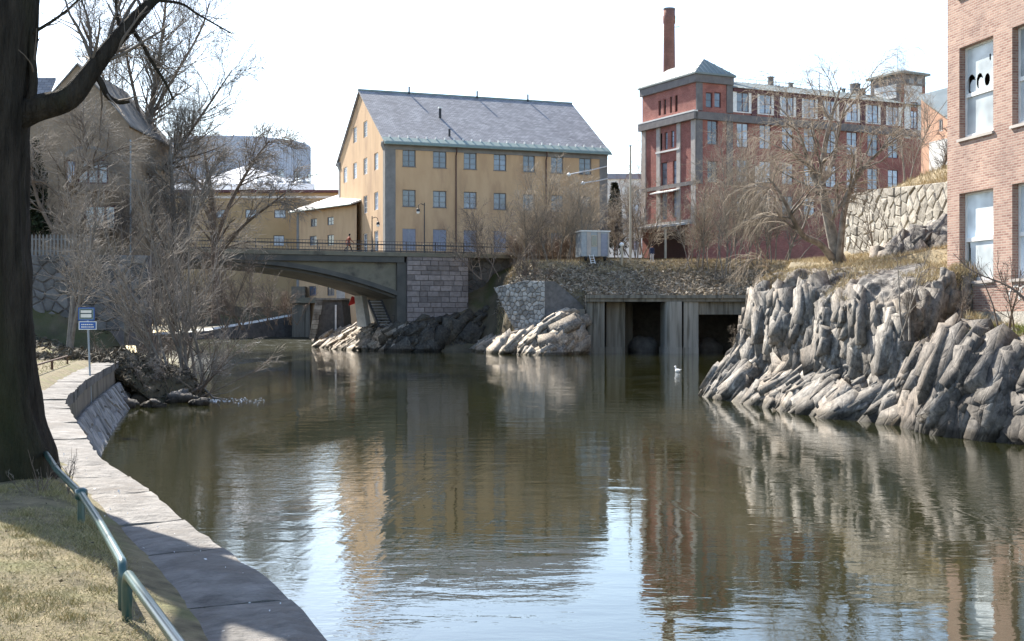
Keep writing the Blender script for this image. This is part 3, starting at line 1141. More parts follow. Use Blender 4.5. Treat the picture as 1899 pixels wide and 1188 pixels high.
def facets(g, ax, f, seed, el=0.55):
    """broken rock: flat faces of random tilt at four sizes, stretched along the bedding, with open cracks"""
    ax = np.asarray(ax, float)
    ax = ax / np.linalg.norm(ax)
    warp = np.stack([vnoise(g * 0.5 * f + k * 9.1, seed + 40 + k) for k in range(3)], -1)
    out = 0
    for k, (fr, e_, cw, tw_, gr) in enumerate(((0.55, el, 0.40, 1.35, 0.25), (1.4, el + 0.14, 0.32, 0.95, 0.20), (3.4, el + 0.14, 0.20, 0.60, 0.12), (7.5, el, 0.10, 0.30, 0.0))):
        pst = (g - e_ * (g * ax).sum(-1, keepdims=True) * ax) * f + warp * 0.25 / (k + 1)
        d1, d2, c, t = worley(pst * fr + 7.7 * k, seed + 3 * k)
        out = out + (c - 0.5) * cw + t * tw_
        if gr:
            out = out - gr * np.exp(-((d2 - d1) / 0.05) ** 2)
    return out + 0.05 * fbm(g * f * 8.0, 3, seed + 9)


def hull_templates(n=28, seed=4):
    """angular rock splinters: convex hulls of random points in a unit box"""
    rng = np.random.default_rng(seed)
    out = []
    for k in range(n):
        cor = np.array([[x, y, z] for x in (-1, 1) for y in (-1, 1) for z in (-1, 1)], float)
        pts_ = cor * rng.uniform(0.62, 1.0, (8, 3)) + rng.normal(0, 0.10, (8, 3))
        pts_ = np.concatenate([pts_, rng.choice([-1, 1], (2, 3)) * rng.uniform(0.5, 1.0, (2, 3))])
        bm = bmesh.new()
        for q in pts_:
            bm.verts.new(q)
        r = bmesh.ops.convex_hull(bm, input=bm.verts)
        junk = [v for v in r['geom_interior'] if isinstance(v, bmesh.types.BMVert)] + [v for v in r['geom_unused'] if isinstance(v, bmesh.types.BMVert)]
        bmesh.ops.delete(bm, geom=list(set(junk)), context='VERTS')
        bmesh.ops.triangulate(bm, faces=bm.faces)
        bm.verts.index_update()
        out.append((np.array([v.co[:] for v in bm.verts]), np.array([[v.index for v in f.verts] for f in bm.faces])))
        bm.free()
    return out


HULLS = hull_templates()


def rock_sheet(name, label, ctrl, nu, nv, mat, amp=0.4, seed=0, strata=(0.35, 0.2, 1.0), freq=1.0, fade_top=True, group=None, apron=None, split=0.42, blocks=1500, size=(0.10, 0.55), vmax=0.86):
    g0 = catmull(catmull(np.asarray(ctrl, float), nu, 0), nv, 1)
    n = nrm(np.cross(np.gradient(g0, axis=0), np.gradient(g0, axis=1)))
    cen = np.asarray(ctrl, float).reshape(-1, 3).mean(0)
    if (n * (np.array([cen[0] - 4, cen[1] - 6, 6]) - cen)).sum(-1).mean() < 0:
        n = -n
    rel = facets(g0, strata, freq, seed)
    for _ in range(2):
        e_ = np.pad(rel, 1, mode='edge')
        rel = (e_[:-2, 1:-1] + e_[2:, 1:-1] + e_[1:-1, :-2] + e_[1:-1, 2:] + 2 * rel) / 6
    tt = np.linspace(0, 1, nv)[None, :]
    fade = (1 - smooth(tt, 0.80, 0.97)) if fade_top else np.ones_like(tt)
    g = g0 + n * (rel * amp * (0.15 + 0.85 * fade))[..., None]
    V, T = [g.reshape(-1, 3)], []
    i = np.arange(nu * nv).reshape(nu, nv)
    Q = np.stack([i[:-1, :-1], i[1:, :-1], i[1:, 1:], i[:-1, 1:]], -1).reshape(-1, 4)
    off = nu * nv
    rng = np.random.default_rng(seed + 500)
    # area-weighted places for the splinters
    cell = np.linalg.norm(np.cross(np.gradient(g0, axis=0), np.gradient(g0, axis=1)), axis=-1) * (tt < vmax)
    pick = rng.choice(nu * nv, blocks, p=(cell / cell.sum()).ravel())
    iu, iv = np.unravel_index(pick, (nu, nv))
    for k in range(blocks):
        p_, nn_ = g[iu[k], iv[k]], n[iu[k], iv[k]]
        low = apron is not None and iv[k] / nv + rng.normal(0, 0.03) < split
        ax = np.asarray(apron if low else strata, float) + rng.normal(0, 0.28, 3)
        ax = ax - nn_ * (ax @ nn_) * 0.6
        ax /= np.linalg.norm(ax)
        t_ = np.cross(ax, nn_)
        t_ /= np.linalg.norm(t_)
        b_ = np.cross(t_, ax)
        sz = size[0] * (size[1] / size[0]) ** (rng.uniform(0, 1) ** 1.5)
        slab = k < blocks * 0.22
        if slab:
            sz = size[1] * rng.uniform(0.8, 1.9)
        L, W, D = sz * rng.uniform(0.9, 1.9), sz * rng.uniform(0.45, 1.0), sz * rng.uniform(0.25, 0.6)
        hv, hf = HULLS[rng.integers(len(HULLS))]
        c = p_ + b_ * D * (rng.uniform(-0.75, -0.35) if slab else rng.uniform(-0.7, 0.1))
        V.append(c + hv[:, :1] * ax * L + hv[:, 1:2] * t_ * W + hv[:, 2:] * b_ * D)
        T.append(hf + off)
        off += len(hv)
    me = np_mesh(name, np.concatenate(V), Q, np.concatenate(T))
    o = put(name, me, mat)
    tag(o, label, 'rock', group)
    return o, g


cliff_ctrl = [
    [(12.5, 58.5, -.6), (12.6, 57.9, .8), (12.8, 57.4, 1.8), (13.0, 57.1, 3.0), (13.2, 56.8, 4.2), (14.8, 56.5, 5.2)],
    [(9.3, 56, -.6), (9.7, 55.6, .8), (10.0, 55.2, 1.8), (10.3, 55, 3.1), (10.7, 54.6, 4.3), (12.9, 54.5, 5.1)],
    [(7.6, 52.3, -.6), (8.3, 52.2, .9), (8.95, 52.0, 1.9), (9.3, 51.8, 3.3), (9.9, 51.6, 4.5), (12.3, 52.5, 5.1)],
    [(8.4, 46.6, -.6), (8.75, 48, .55), (9.25, 49.8, 1.3), (9.5, 49.8, 3.0), (10.1, 49.6, 4.5), (12.5, 50.5, 5.1)],
    [(9.05, 42.3, -.6), (9.5, 44.3, .6), (10.0, 46.4, 1.25), (10.25, 46.4, 2.9), (10.8, 46.3, 4.4), (13.2, 47.5, 5.1)],
    [(9.8, 39.6, -.6), (10.1, 41.3, .6), (10.55, 43.5, 1.2), (10.8, 43.5, 2.7), (11.3, 43.5, 4.1), (13.6, 45.5, 5.0)],
    [(10.85, 38.6, -.6), (11.1, 39.2, .6), (11.3, 40.6, 1.2), (11.5, 40.7, 2.4), (11.9, 40.9, 3.8), (14.2, 43.8, 4.9)],
    [(11.1, 37.2, -.6), (11.35, 37.8, .6), (11.7, 39.2, 1.2), (11.9, 39.4, 2.3), (12.3, 39.7, 3.5), (14.5, 43.0, 4.9)],
    [(11.9, 37.4, -.6), (12.3, 38.2, .9), (12.8, 39.9, 1.7), (12.9, 40.3, 2.6), (13.05, 40.3, 4.2), (14.8, 42.8, 5.0)],
    [(12.9, 38.0, -.6), (13.2, 38.9, 1.0), (13.5, 40.0, 2.0), (13.65, 40.4, 3.0), (13.8, 40.6, 4.5), (15.2, 42.6, 5.2)],
    [(13.9, 38.4, -.6), (14.1, 39.2, 1.0), (14.3, 40.3, 2.0), (14.4, 40.8, 3.0), (14.6, 41.0, 4.7), (15.8, 42.6, 5.3)],
]
cliff, cliff_g = rock_sheet('rock_cliff', 'tall grey striated rock cliff rising from the water below the leaning tree', cliff_ctrl, 380, 200, 'cliff_rock', 0.26, 2, (0.08, 0.12, 1.0), 1.0, apron=(0.75, -0.55, 0.75), blocks=4000, size=(0.06, 0.36), vmax=0.71)
step_ctrl = [
    [(13.6, 50.6, 4.6), (13.7, 50.7, 5.0), (13.9, 51.0, 5.3), (14.4, 51.6, 5.5)],
    [(14.2, 48.4, 4.6), (14.3, 48.6, 5.3), (14.6, 49.0, 5.9), (15.2, 49.8, 6.0)],
    [(15.0, 46.6, 4.6), (15.1, 46.8, 5.4), (15.4, 47.2, 6.0), (16.0, 48.2, 6.2)],
    [(16.0, 45.4, 4.6), (16.1, 45.6, 5.3), (16.4, 46.0, 5.9), (17.0, 47.0, 6.1)],
    [(17.4, 44.8, 4.6), (17.5, 45.0, 5.1), (17.8, 45.4, 5.6), (18.4, 46.4, 5.8)],
]
rock_sheet('rock_step', 'dark rock step in the dry grass below the terrace wall', step_ctrl, 120, 60, 'ledge_rock', 0.25, 91, (0.5, 0.2, 1.0), 1.0, fade_top=False, blocks=420, size=(0.08, 0.4), vmax=0.85)
ledge_ctrl = [
    [(10.9, 38.6, -.6), (11.2, 38.7, .7), (11.5, 38.9, 1.5), (11.9, 39.2, 2.0), (12.6, 39.8, 2.4), (13.9, 41.4, 2.8)],
    [(11.15, 36.7, -.6), (11.35, 36.9, .7), (11.6, 37.2, 1.5), (11.9, 37.6, 2.2), (12.9, 38.9, 2.5), (14.1, 41.2, 2.85)],
    [(11.30, 35.4, -.6), (11.4, 35.6, .7), (11.65, 36.0, 1.5), (12.0, 36.5, 2.3), (13.0, 37.9, 2.55), (14.3, 40.2, 2.85)],
    [(11.35, 34.3, -.6), (11.55, 34.6, .7), (11.85, 35, 1.6), (12.2, 35.6, 2.35), (13.1, 36.9, 2.55), (14.5, 39.2, 2.85)],
    [(11.8, 32.5, -.6), (12.0, 32.9, .8), (12.3, 33.3, 1.7), (12.7, 34.0, 2.3), (13.5, 35.4, 2.55), (14.9, 37.6, 2.85)],
    [(12.4, 31.6, -.6), (12.5, 31.9, .9), (12.8, 32.3, 1.9), (13.2, 32.9, 2.45), (14.0, 34.2, 2.6), (15.2, 36.0, 2.85)],
    [(13.4, 29.5, -.6), (13.5, 29.8, .9), (13.8, 30.2, 1.9), (14.2, 30.8, 2.45), (15, 32, 2.6), (16.2, 34, 2.85)],
    [(14.6, 26.5, -.6), (14.7, 26.8, .9), (15, 27.2, 1.9), (15.4, 27.8, 2.45), (16.2, 29, 2.6), (17.4, 31, 2.85)],
]
ledge, ledge_g = rock_sheet('rock_ledge', 'low dark jagged rock ledge at the foot of the brick factory', ledge_ctrl, 260, 150, 'ledge_rock', 0.34, 31, (0.50, 0.20, 1.0), 0.9, blocks=2400, size=(0.07, 0.36), vmax=0.58)

far_ctrl = [
    [P(872, 652, 129).to_tuple(), P(878, 650, 129).to_tuple(), P(884, 646, 129.5).to_tuple(), P(890, 640, 130).to_tuple(), P(900, 632, 131).to_tuple()],
    [(-2.4, 122.5, -.5), (-2.2, 122.8, .4), (-1.9, 123.3, .9), (-1.2, 124.2, 1.3), (0.2, 126, 1.6)],
    [(0.2, 117.6, -.5), (0.3, 118, .5), (0.6, 118.8, 1.3), (1.2, 120, 1.9), (2.0, 122, 2.4)],
    [(2.2, 114.6, -.5), (2.3, 115.2, .6), (2.7, 116.4, 1.7), (3.2, 118.2, 2.7), (3.6, 121, 3.0)],
    [(4.4, 115.5, -.5), (4.5, 116, .9), (4.7, 116.9, 2.1), (4.8, 118.2, 3.2), (4.8, 121, 3.3)],
    [(6.0, 118.5, -.5), (6.0, 118.9, .9), (6.0, 119.4, 1.8), (6.0, 120.2, 2.6), (6.0, 122, 2.8)],
]
rock_sheet('rock_outcrop', 'pale sloping rock outcrop at the water beside the concrete sluice', far_ctrl, 150, 70, 'far_rock', 0.45, 51, (1.0, 0.2, 0.75), 0.55, fade_top=False, blocks=460, size=(0.2, 0.6), vmax=0.9)
ub = [
    [P(566, 640, 158).to_tuple(), P(572, 634, 158.5).to_tuple(), P(580, 628, 159).to_tuple(), P(590, 622, 160).to_tuple(), P(604, 615, 163).to_tuple()],
    [P(585, 650, 148).to_tuple(), P(592, 638, 149).to_tuple(), P(600, 630, 150).to_tuple(), P(610, 622, 151).to_tuple(), P(622, 612, 156).to_tuple()],
    [P(625, 658, 136).to_tuple(), P(632, 640, 138).to_tuple(), P(645, 627, 140).to_tuple(), P(652, 616, 142).to_tuple(), P(660, 604, 150).to_tuple()],
    [P(676, 655, 132).to_tuple(), P(680, 640, 132.5).to_tuple(), P(686, 625, 133).to_tuple(), P(692, 610, 134).to_tuple(), P(700, 600, 141).to_tuple()],
    [P(735, 659, 128.5).to_tuple(), P(738, 642, 128.8).to_tuple(), P(742, 625, 129.2).to_tuple(), P(746, 608, 129.8).to_tuple(), P(752, 598, 134).to_tuple()],
    [P(815, 659, 129).to_tuple(), P(815, 640, 129.4).to_tuple(), P(818, 618, 130).to_tuple(), P(820, 598, 131).to_tuple(), P(825, 584, 135).to_tuple()],
    [P(900, 659, 130).to_tuple(), P(902, 636, 131).to_tuple(), P(905, 606, 132.5).to_tuple(), P(908, 575, 134.5).to_tuple(), P(915, 545, 139).to_tuple()],
]
rock_sheet('rock_bank', 'pale rock shelf under the bridge at the foot of the iron stair', ub[:4] + [ub[4]], 150, 80, 'far_rock', 0.45, 71, (0.8, 0.2, 0.6), 0.6, fade_top=False, blocks=460, size=(0.2, 0.55), vmax=1.0)
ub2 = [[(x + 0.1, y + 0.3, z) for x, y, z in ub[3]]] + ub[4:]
rock_sheet('dark_bank', 'dark overgrown rock bank in the shade below the granite abutment', ub2, 150, 80, 'dark_rock', 0.5, 75, (0.6, 0.2, 0.8), 0.6, fade_top=False, blocks=500, size=(0.2, 0.6), vmax=1.0)

# left spit: mossy boulders round the foot of the stems
rng = np.random.default_rng(19)
rockn = 0
for (px, py, rad, cc) in ((262, 742, 0.55, 'broad mossy boulder beside the end of the quay wall'), (300, 735, 0.7, 'largest dark boulder on the spit below the stems'),
                          (338, 742, 0.5, 'round dark boulder in front of the stems'), (372, 748, 0.35, 'small wet boulder at the tip of the spit'), (240, 716, 0.5, 'dark boulder against the end of the quay'),
                          (222, 752, 0.55, 'dark wet boulder at the foot of the last quay stones'), (252, 728, 0.7, 'angular mossy boulder between quay end and stems'), (285, 752, 0.35, 'low boulder awash in front of the largest boulder')):
    c = onlevel(px, py, 0.05)
    n = 40
    th = np.linspace(0, 2 * np.pi, n)
    ph = np.linspace(-1.2, 1.57, 22)
    A, B = np.meshgrid(th, ph, indexing='ij')
    g = np.stack([np.cos(A) * np.cos(B), np.sin(A) * np.cos(B), np.sin(B) * 0.55], -1)
    A0 = g.copy()
    A0[-1] = A0[0]
    wl = worley(A0 * 1.3 + px, 4)
    dd = 1 + 0.30 * fbm(A0 * 1.6 + px, 4, 3) + 0.35 * (wl[2] - 0.5) + 0.45 * wl[3]
    g = g * dd[..., None] * rad
    o = put('boulder', grid_mesh('boulder', g), 'ledge_rock')
    o.location = c
    tag(o, cc, 'boulder', 'boulders round the spit')


# ================================================================== BRIDGE
BR_TH = math.radians(22.0)
br = empty('arch_bridge', (-10.4, 131.0, 0), BR_TH)
tag(br, 'grey concrete arch bridge with iron railing and granite block abutment', 'bridge')
KC, ZC, AA = -18.0, 8.25, 0.0105


def arch_z(x):
    return ZC - AA * (x - KC) ** 2


MB().box(-48, 12, 0.0, 12, 9.35, 9.75).build('deck', 'bridge_concrete', br)
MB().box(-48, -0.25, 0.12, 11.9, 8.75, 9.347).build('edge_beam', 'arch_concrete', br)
xs = np.linspace(-35.2, -0.9, 40)
front = [(x, arch_z(x) + 0.55) for x in xs]
# spandrel plates, set back behind the beam
for y in (0.55, 11.4):
    mb = MB()
    for i in range(39):
        x0, x1 = xs[i], xs[i + 1]
        z0, z1 = min(front[i][1], 8.749), min(front[i + 1][1], 8.749)
        mb.add([(x0, y, z0), (x1, y, z1), (x1, y, 8.749), (x0, y, 8.749)], [(0, 1, 2, 3)])
    mb.build('spandrel', 'bridge_concrete', br)


def rib(y0, y1, lo, hi):
    m_ = MB()
    xs_ = np.linspace(-36, -0.6, 48)
    vs, fs = [], []
    for x in xs_:
        z = arch_z(x)
        vs += [(x, y0, z + lo), (x, y1, z + lo), (x, y1, z + hi), (x, y0, z + hi)]
    for i in range(47):
        for k in range(4):
            fs.append((i * 4 + k, i * 4 + (k + 1) % 4, (i + 1) * 4 + (k + 1) % 4, (i + 1) * 4 + k))
    fs += [(3, 2, 1, 0), tuple(47 * 4 + k for k in range(4))]
    m_.add(vs, fs)
    return m_.build('arch_rib', 'arch_concrete', br)


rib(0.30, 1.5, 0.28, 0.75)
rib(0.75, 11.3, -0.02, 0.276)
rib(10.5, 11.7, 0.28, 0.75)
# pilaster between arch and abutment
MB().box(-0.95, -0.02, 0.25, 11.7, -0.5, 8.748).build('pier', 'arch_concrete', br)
ab = MB().box(0.0, 6.5, 0.12, 11.8, -0.5, 9.347).build('abutment', 'granite_joint', br)
rng = np.random.default_rng(23)
z = 1.4
row = 0
while z < 9.2:
    h = min(rng.choice([0.42, 0.5, 0.56]), 9.33 - z)
    x = 0.02 - (0.5 if row % 2 else 0)
    while x < 6.48:
        w = rng.uniform(0.8, 1.5)
        a, b_ = max(x, 0.02), min(x + w, 6.48)
        if b_ - a > 0.15:
            pr = 0.05 + rng.uniform(0, 0.05)
            mb = MB()
            g_ = 0.022
            a2, b2, z2, z3 = a + g_, b_ - g_, z + g_, z + h - g_
            c_ = 0.03
            mb.add([(a2, 0.15, z2), (b2, 0.15, z2), (b2, 0.15, z3), (a2, 0.15, z3), (a2, 0.12 - pr + c_, z2), (b2, 0.12 - pr + c_, z2), (b2, 0.12 - pr + c_, z3), (a2, 0.12 - pr + c_, z3),
                    (a2 + c_, 0.12 - pr, z2 + c_), (b2 - c_, 0.12 - pr, z2 + c_), (b2 - c_, 0.12 - pr, z3 - c_), (a2 + c_, 0.12 - pr, z3 - c_)],
                   [(0, 1, 5, 4), (1, 2, 6, 5), (2, 3, 7, 6), (3, 0, 4, 7), (4, 5, 9, 8), (5, 6, 10, 9), (6, 7, 11, 10), (7, 4, 8, 11), (8, 9, 10, 11)])
            mb.build('block', 'granite_block', ab)
        x += w
    z += h
    row += 1
# iron railing, each baluster its own piece
for y, nm in ((0.15, 'near'), (11.85, 'far')):
    rl = MB().box(-48, 11.5, y - 0.07, y + 0.07, 10.42, 10.54).build('handrail', 'rail_iron', br)
    MB().box(-48, 11.5, y - 0.02, y + 0.02, 10.78, 10.82).build('top_rail', 'rail_iron', rl)
    MB().box(-48, 11.5, y - 0.02, y + 0.02, 9.83, 9.87).build('bottom_rail', 'rail_iron', rl)
    bal = MB().box(-0.015, 0.015, -0.015, 0.015, 9.872, 10.778).v
    step = 0.28 if nm == 'near' else 0.56
    base_me = None
    x = -34.0 if nm == 'near' else -30
    while x < 11.4:
        if base_me is None:
            o = MB().box(-0.013, 0.013, -0.013, 0.013, 9.872, 10.778).build('baluster', 'rail_iron', rl)
            base_me = o.data
        else:
            o = put('baluster', base_me, None, rl)
        o.location = (x, y, 0)
        x += step
    for k in range(-48, 12, 3):
        MB().box(k - 0.04, k + 0.04, y - 0.035, y + 0.035, 9.75, 10.83).build('rail_post', 'rail_iron', rl)


def bridge_point(x, y, z=9.75):
    c, s_ = math.cos(BR_TH), math.sin(BR_TH)
    return Vector((-10.4 + c * x - s_ * y, 131 + s_ * x + c * y, z))


def lamp(px, y, height, arm, label):
    x = ray_u(px, bridge_point(0, y), BR_TH)
    r = empty('street_lamp', bridge_point(x, y), BR_TH)
    MB().tube([(0, 0, 0), (0, 0, 0.9), (0, 0, 0.92), (0, 0, height)], [0.10, 0.10, 0.065, 0.05], 8).build('pole', 'rail_iron', r)
    a = MB().tube([(0, 0, height - 0.25), (arm * 0.35, 0, height - 0.1), (arm * 0.62, 0, height - 0.22), (arm * 0.66, 0, height - 0.55)], 0.035, 6).build('arm', 'rail_iron', r)
    MB().lathe([(0.04, 0.32), (0.16, 0.26), (0.2, 0.0)], (arm * 0.66, 0, height - 0.9), 10).build('lamp_head', 'black_paint', r)
    MB().lathe([(0.17, 0.0), (0.15, -0.16), (0.05, -0.25)], (arm * 0.66, 0, height - 0.902), 10).build('lamp_glass', 'white_paint', r)
    tag(r, label, 'street lamp', 'lamps along the bridge')
    return r


lamp(690, 11.0, 4.4, 1, 'slim lamp post on the bridge in front of the sunlit gable')
lamp(787, 1.2, 5.1, -1, 'dark lamp post on the bridge in front of the shaded yellow facade')

# street retaining wall right of the abutment
rw = empty('retaining_wall', bridge_point(6.5, 0, 0), BR_TH)
MB().box(0.02, 30, 1.3, 2.2, 0.5, 9.70).build('wall_face', 'granite_joint', rw)
tag(rw, 'shaded street retaining wall running back from the granite abutment', 'wall')
rng = np.random.default_rng(29)
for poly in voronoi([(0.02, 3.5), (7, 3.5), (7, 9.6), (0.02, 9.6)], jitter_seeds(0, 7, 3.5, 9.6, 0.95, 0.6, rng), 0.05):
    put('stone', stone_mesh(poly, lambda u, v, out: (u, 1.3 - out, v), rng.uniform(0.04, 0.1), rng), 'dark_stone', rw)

# street beyond the bridge
st = put('street', grid_mesh('street', np.array([[bridge_point(x, y, 9.72) for y in (1.0, 16)] for x in (11.9, 45)])), 'asphalt')
structure(st)

# ------------------------------------------------------------------ rubble wall and plastered wing next to the sluice
ru = empty('rubble_wall', (3.0, 121.2, 0), math.radians(147))
pr_region = [(0.0, 0.3), (2.2, 0.3), (3.0, 1.6), (5.6, 6.1), (2.2, 6.7), (0.0, 6.6)]
mb = MB()
mb.extrude([(u, 0, v) for u, v in pr_region], (0, -1.2, 0))
mb.build('wall_core', 'rubble_mortar', ru)
rng = np.random.default_rng(33)
for poly in voronoi(pr_region, jitter_seeds(-0.2, 5.8, 0.2, 6.9, 0.52, 0.42, rng), 0.05):
    put('stone', stone_mesh(poly, lambda u, v, out: (u, out, v), rng.uniform(0.05, 0.14), rng), 'rubble_stone', ru)
tag(ru, 'grey rubble stone wall with slanting edge left of the sluice', 'wall')
pw = MB()
pw.extrude([(3.02, 121.2, 1.5), (6.6, 121.9, 1.5), (6.6, 121.9, 4.3), (5.4, 121.7, 5.4), (3.9, 121.4, 6.6), (3.02, 121.2, 6.6)], (-0.2, 1.0, 0))
tag(pw.build('plaster_wall', 'dark_stone'), 'dark plastered wing wall beside the rubble wall', 'wall')

# ------------------------------------------------------------------ concrete sluice
sl = empty('concrete_sluice', (6.7, 120.5, 0))
tag(sl, 'open concrete sluice with long roof slab and pillars over dark water', 'sluice')
MB().box(0, 17, -0.35, 1.0, 5.02, 5.32).build('roof_edge', 'concrete', sl)
MB().box(0.02, 17, -0.15, 15.5, 4.72, 5.016).build('roof_slab', 'concrete', sl)
mb = MB()
mb.box(-1.05, -0.02, 0.25, 4.5, -0.8, 4.05)
mb.build('wing_wall', 'concrete', sl)


def rounded_wall(x0, x1, y0, y1, z1=4.716, nm='wall_panel', r=0.35):
    pts_ = []
    for k in range(7):
        a = math.pi / 2 * k / 6
        pts_.append((x0 + r - r * math.cos(a), y0 + r - r * math.sin(a)))
    poly = [(x0, y1)] + pts_ + [(x1, y0), (x1, y1)]
    m_ = MB().extrude([(q[0], q[1], -0.8) for q in poly], (0, 0, z1 + 0.8))
    # plinth that steps out near the water
    m_.extrude([(q[0] - (0.10 if q[0] < x1 - 0.01 else 0), q[1] - (0.12 if q[1] < y1 - 0.01 else 0), -0.8) for q in poly], (0, 0, 1.35))
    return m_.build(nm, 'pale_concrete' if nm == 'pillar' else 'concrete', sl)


rounded_wall(0.05, 1.75, 0.15, 3)
rounded_wall(1.98, 3.75, 1.7, 5, r=0.15)
rounded_wall(3.95, 5.0, 7.5, 12, r=0.15)
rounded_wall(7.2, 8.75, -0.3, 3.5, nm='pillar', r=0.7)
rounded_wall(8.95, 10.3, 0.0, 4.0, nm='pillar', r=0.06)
MB().box(10.303, 17, 0.35, 1.2, 3.55, 4.716).build('lintel', 'concrete', sl)
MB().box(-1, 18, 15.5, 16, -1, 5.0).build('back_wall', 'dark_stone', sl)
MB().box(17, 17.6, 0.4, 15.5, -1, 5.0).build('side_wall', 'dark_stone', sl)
rng = np.random.default_rng(41)
for i, (x, y, rad, lab) in enumerate(((6.1, 7.0, 1.5, 'boulder in the dark opening left of the round sluice pillar'), (12.5, 8.0, 1.3, 'boulder in the dark opening under the sluice lintel'))):
    n = 14
    th = np.linspace(0, 2 * np.pi, n)
    ph = np.linspace(-1.2, 1.57, 9)
    A, B = np.meshgrid(th, ph, indexing='ij')
    g = np.stack([np.cos(A) * np.cos(B), np.sin(A) * np.cos(B), np.sin(B) * 0.8], -1)
    g[-1] = g[0]
    g = g * (1 + 0.4 * fbm(g * 1.5 + i * 3, 3, i))[..., None] * rad
    o = put('boulder', grid_mesh('boulder', g), 'dark_stone')
    o.location = (6.7 + x, 120.5 + y, 0.3)
    tag(o, lab, 'boulder', 'boulders inside the sluice')

# ------------------------------------------------------------------ sunlit dry-stone terrace wall on the hill
tw = empty('terrace_wall', (15.55, 62.3, 0), math.atan2(-12.0, 0.9))
reg = [(-0.6, 5.6), (3, 4.7), (14.5, 4.6), (14.5, 8.15), (9.0, 8.45), (4.5, 8.75), (1.0, 8.85), (0.0, 8.3), (-0.4, 7.2)]
mb = MB().extrude([(u, 0.1, v) for u, v in reg], (0, 1.0, 0))
mb.build('wall_core', 'pale_mortar', tw)
rng = np.random.default_rng(47)
sd, zrow_ = [], 4.55
while zrow_ < 9.0:
    hrow = rng.uniform(0.30, 0.58)
    x = -0.8 + rng.uniform(0, 0.5)
    while x < 14.8:
        w = rng.uniform(0.35, 1.0) * (0.7 + hrow)
        sd.append((x + w / 2, zrow_ + hrow / 2 + rng.normal(0, 0.05)))
        x += w
    zrow_ += hrow
for poly in voronoi(reg, sd, 0.03):
    put('stone', stone_mesh(poly, lambda u, v, out: (u, 0.1 - out, v), rng.uniform(0.03, 0.12), rng), 'pale_rubble', tw)
tag(tw, 'sunlit pale rubble terrace wall behind the rock cliff', 'wall')

# ------------------------------------------------------------------ dark retaining wall and fence on the left bank
dw = empty('garden_wall', (-34.0, 79.0, 0))
MB().box(0, 12.2, 0.1, 1.0, 1.5, 6.9).build('wall_core', 'granite_joint', dw)
rng = np.random.default_rng(53)
for poly in voronoi([(4.0, 2.4), (12.2, 2.4), (12.2, 6.9), (4.0, 6.9)], jitter_seeds(3.8, 12.4, 2.3, 7.0, 0.85, 0.55, rng), 0.06):
    put('stone', stone_mesh(poly, lambda u, v, out: (u, 0.1 - out, v), rng.uniform(0.05, 0.15), rng), 'dark_stone', dw)
tag(dw, 'dark stone garden wall below the brown house on the left bank', 'wall')
gf = empty('picket_fence', (-34.0, 79.4, 6.9))
MB().box(0, 9, 0.03, 0.08, 0.25, 0.33).box(0, 9, 0.03, 0.08, 0.95, 1.03).build('rail', 'grey_plaster', gf)
pk = None
for k in range(40):
    if pk is None:
        o = MB().extrude([(0, 0, 0), (0.10, 0, 0), (0.10, 0, 1.2), (0.05, 0, 1.3), (0, 0, 1.2)], (0, 0.027, 0)).build('picket', 'grey_plaster', gf)
        pk = o.data
    else:
        o = put('picket', pk, None, gf)
    o.location = (0.05 + k * 0.22, 0, 0)
tag(gf, 'grey picket fence standing on the dark garden wall', 'fence')

# ------------------------------------------------------------------ upstream: rapids, weir, piers, stair
rap = np.empty((60, 40, 3))
for i, y in enumerate(np.linspace(143, 166, 60)):
    xl, xr = bank_x(y) + 0.5, -0.152 * y + 0.4
    for j, t in enumerate(np.linspace(0, 1, 40)):
        rap[i, j] = (xl + (xr - xl) * t, y, -0.10 + 1.0 * float(smooth(y, 144, 160)))
rap[..., 2] += 0.10 * fbm(np.stack([rap[..., 0] * 0.8, rap[..., 1] * 0.5, rap[..., 0] * 0], -1), 3, 2) * smooth(rap[..., 1], 144, 148)
o = put('rapids', grid_mesh('rapids', rap), 'white_water', smooth_=True)
tag(o, 'white broken water running down from the weir', kind='stuff')
wr = empty('weir', P(384, 614, 158))
wo = P(384, 614, 158)
topl = [P(255, 624, 154), P(384, 613, 158), P(470, 599, 164), P(548, 584.5, 170)]
mb = MB()
for p0_, p1_ in zip(topl[:-1], topl[1:]):
    mb.add([p0_ - wo, p1_ - wo, Vector((p1_.x, p1_.y - 1.2, -0.6)) - wo, Vector((p0_.x, p0_.y - 1.2, -0.6)) - wo], [(0, 1, 2, 3)])
mb.build('weir_face', 'dark_stone', wr)
mb = MB()
for p0_, p1_ in zip(topl[:-1], topl[1:]):
    mb.add([p0_ - wo, p1_ - wo, p1_ - wo + Vector((0, 1.4, 0.32)), p0_ - wo + Vector((0, 1.4, 0.32))], [(0, 1, 2, 3)])
mb.build('crest', 'sunlit_white', wr)
tag(wr, 'sloping weir with sunlit crest upstream of the bridge', 'weir')
up = put('upstream_bank', grid_mesh('upstream_bank', np.array([[P(250, 600, 165), P(250, 560, 175), P(250, 500, 185)], [P(380, 606, 168), P(380, 560, 175), P(380, 500, 185)], [P(460, 600, 170), P(460, 560, 178), P(460, 500, 185)], [P(545, 585, 172), P(545, 556, 178), P(545, 500, 185)], [P(700, 590, 172), P(700, 560, 178), P(700, 480, 185)]])), 'bank_soil')
structure(up)


def block_thing(name, label, poly, depth, mat, cat):
    r = MB().extrude(poly, depth)
    return tag(r.build(name, mat), label, cat)


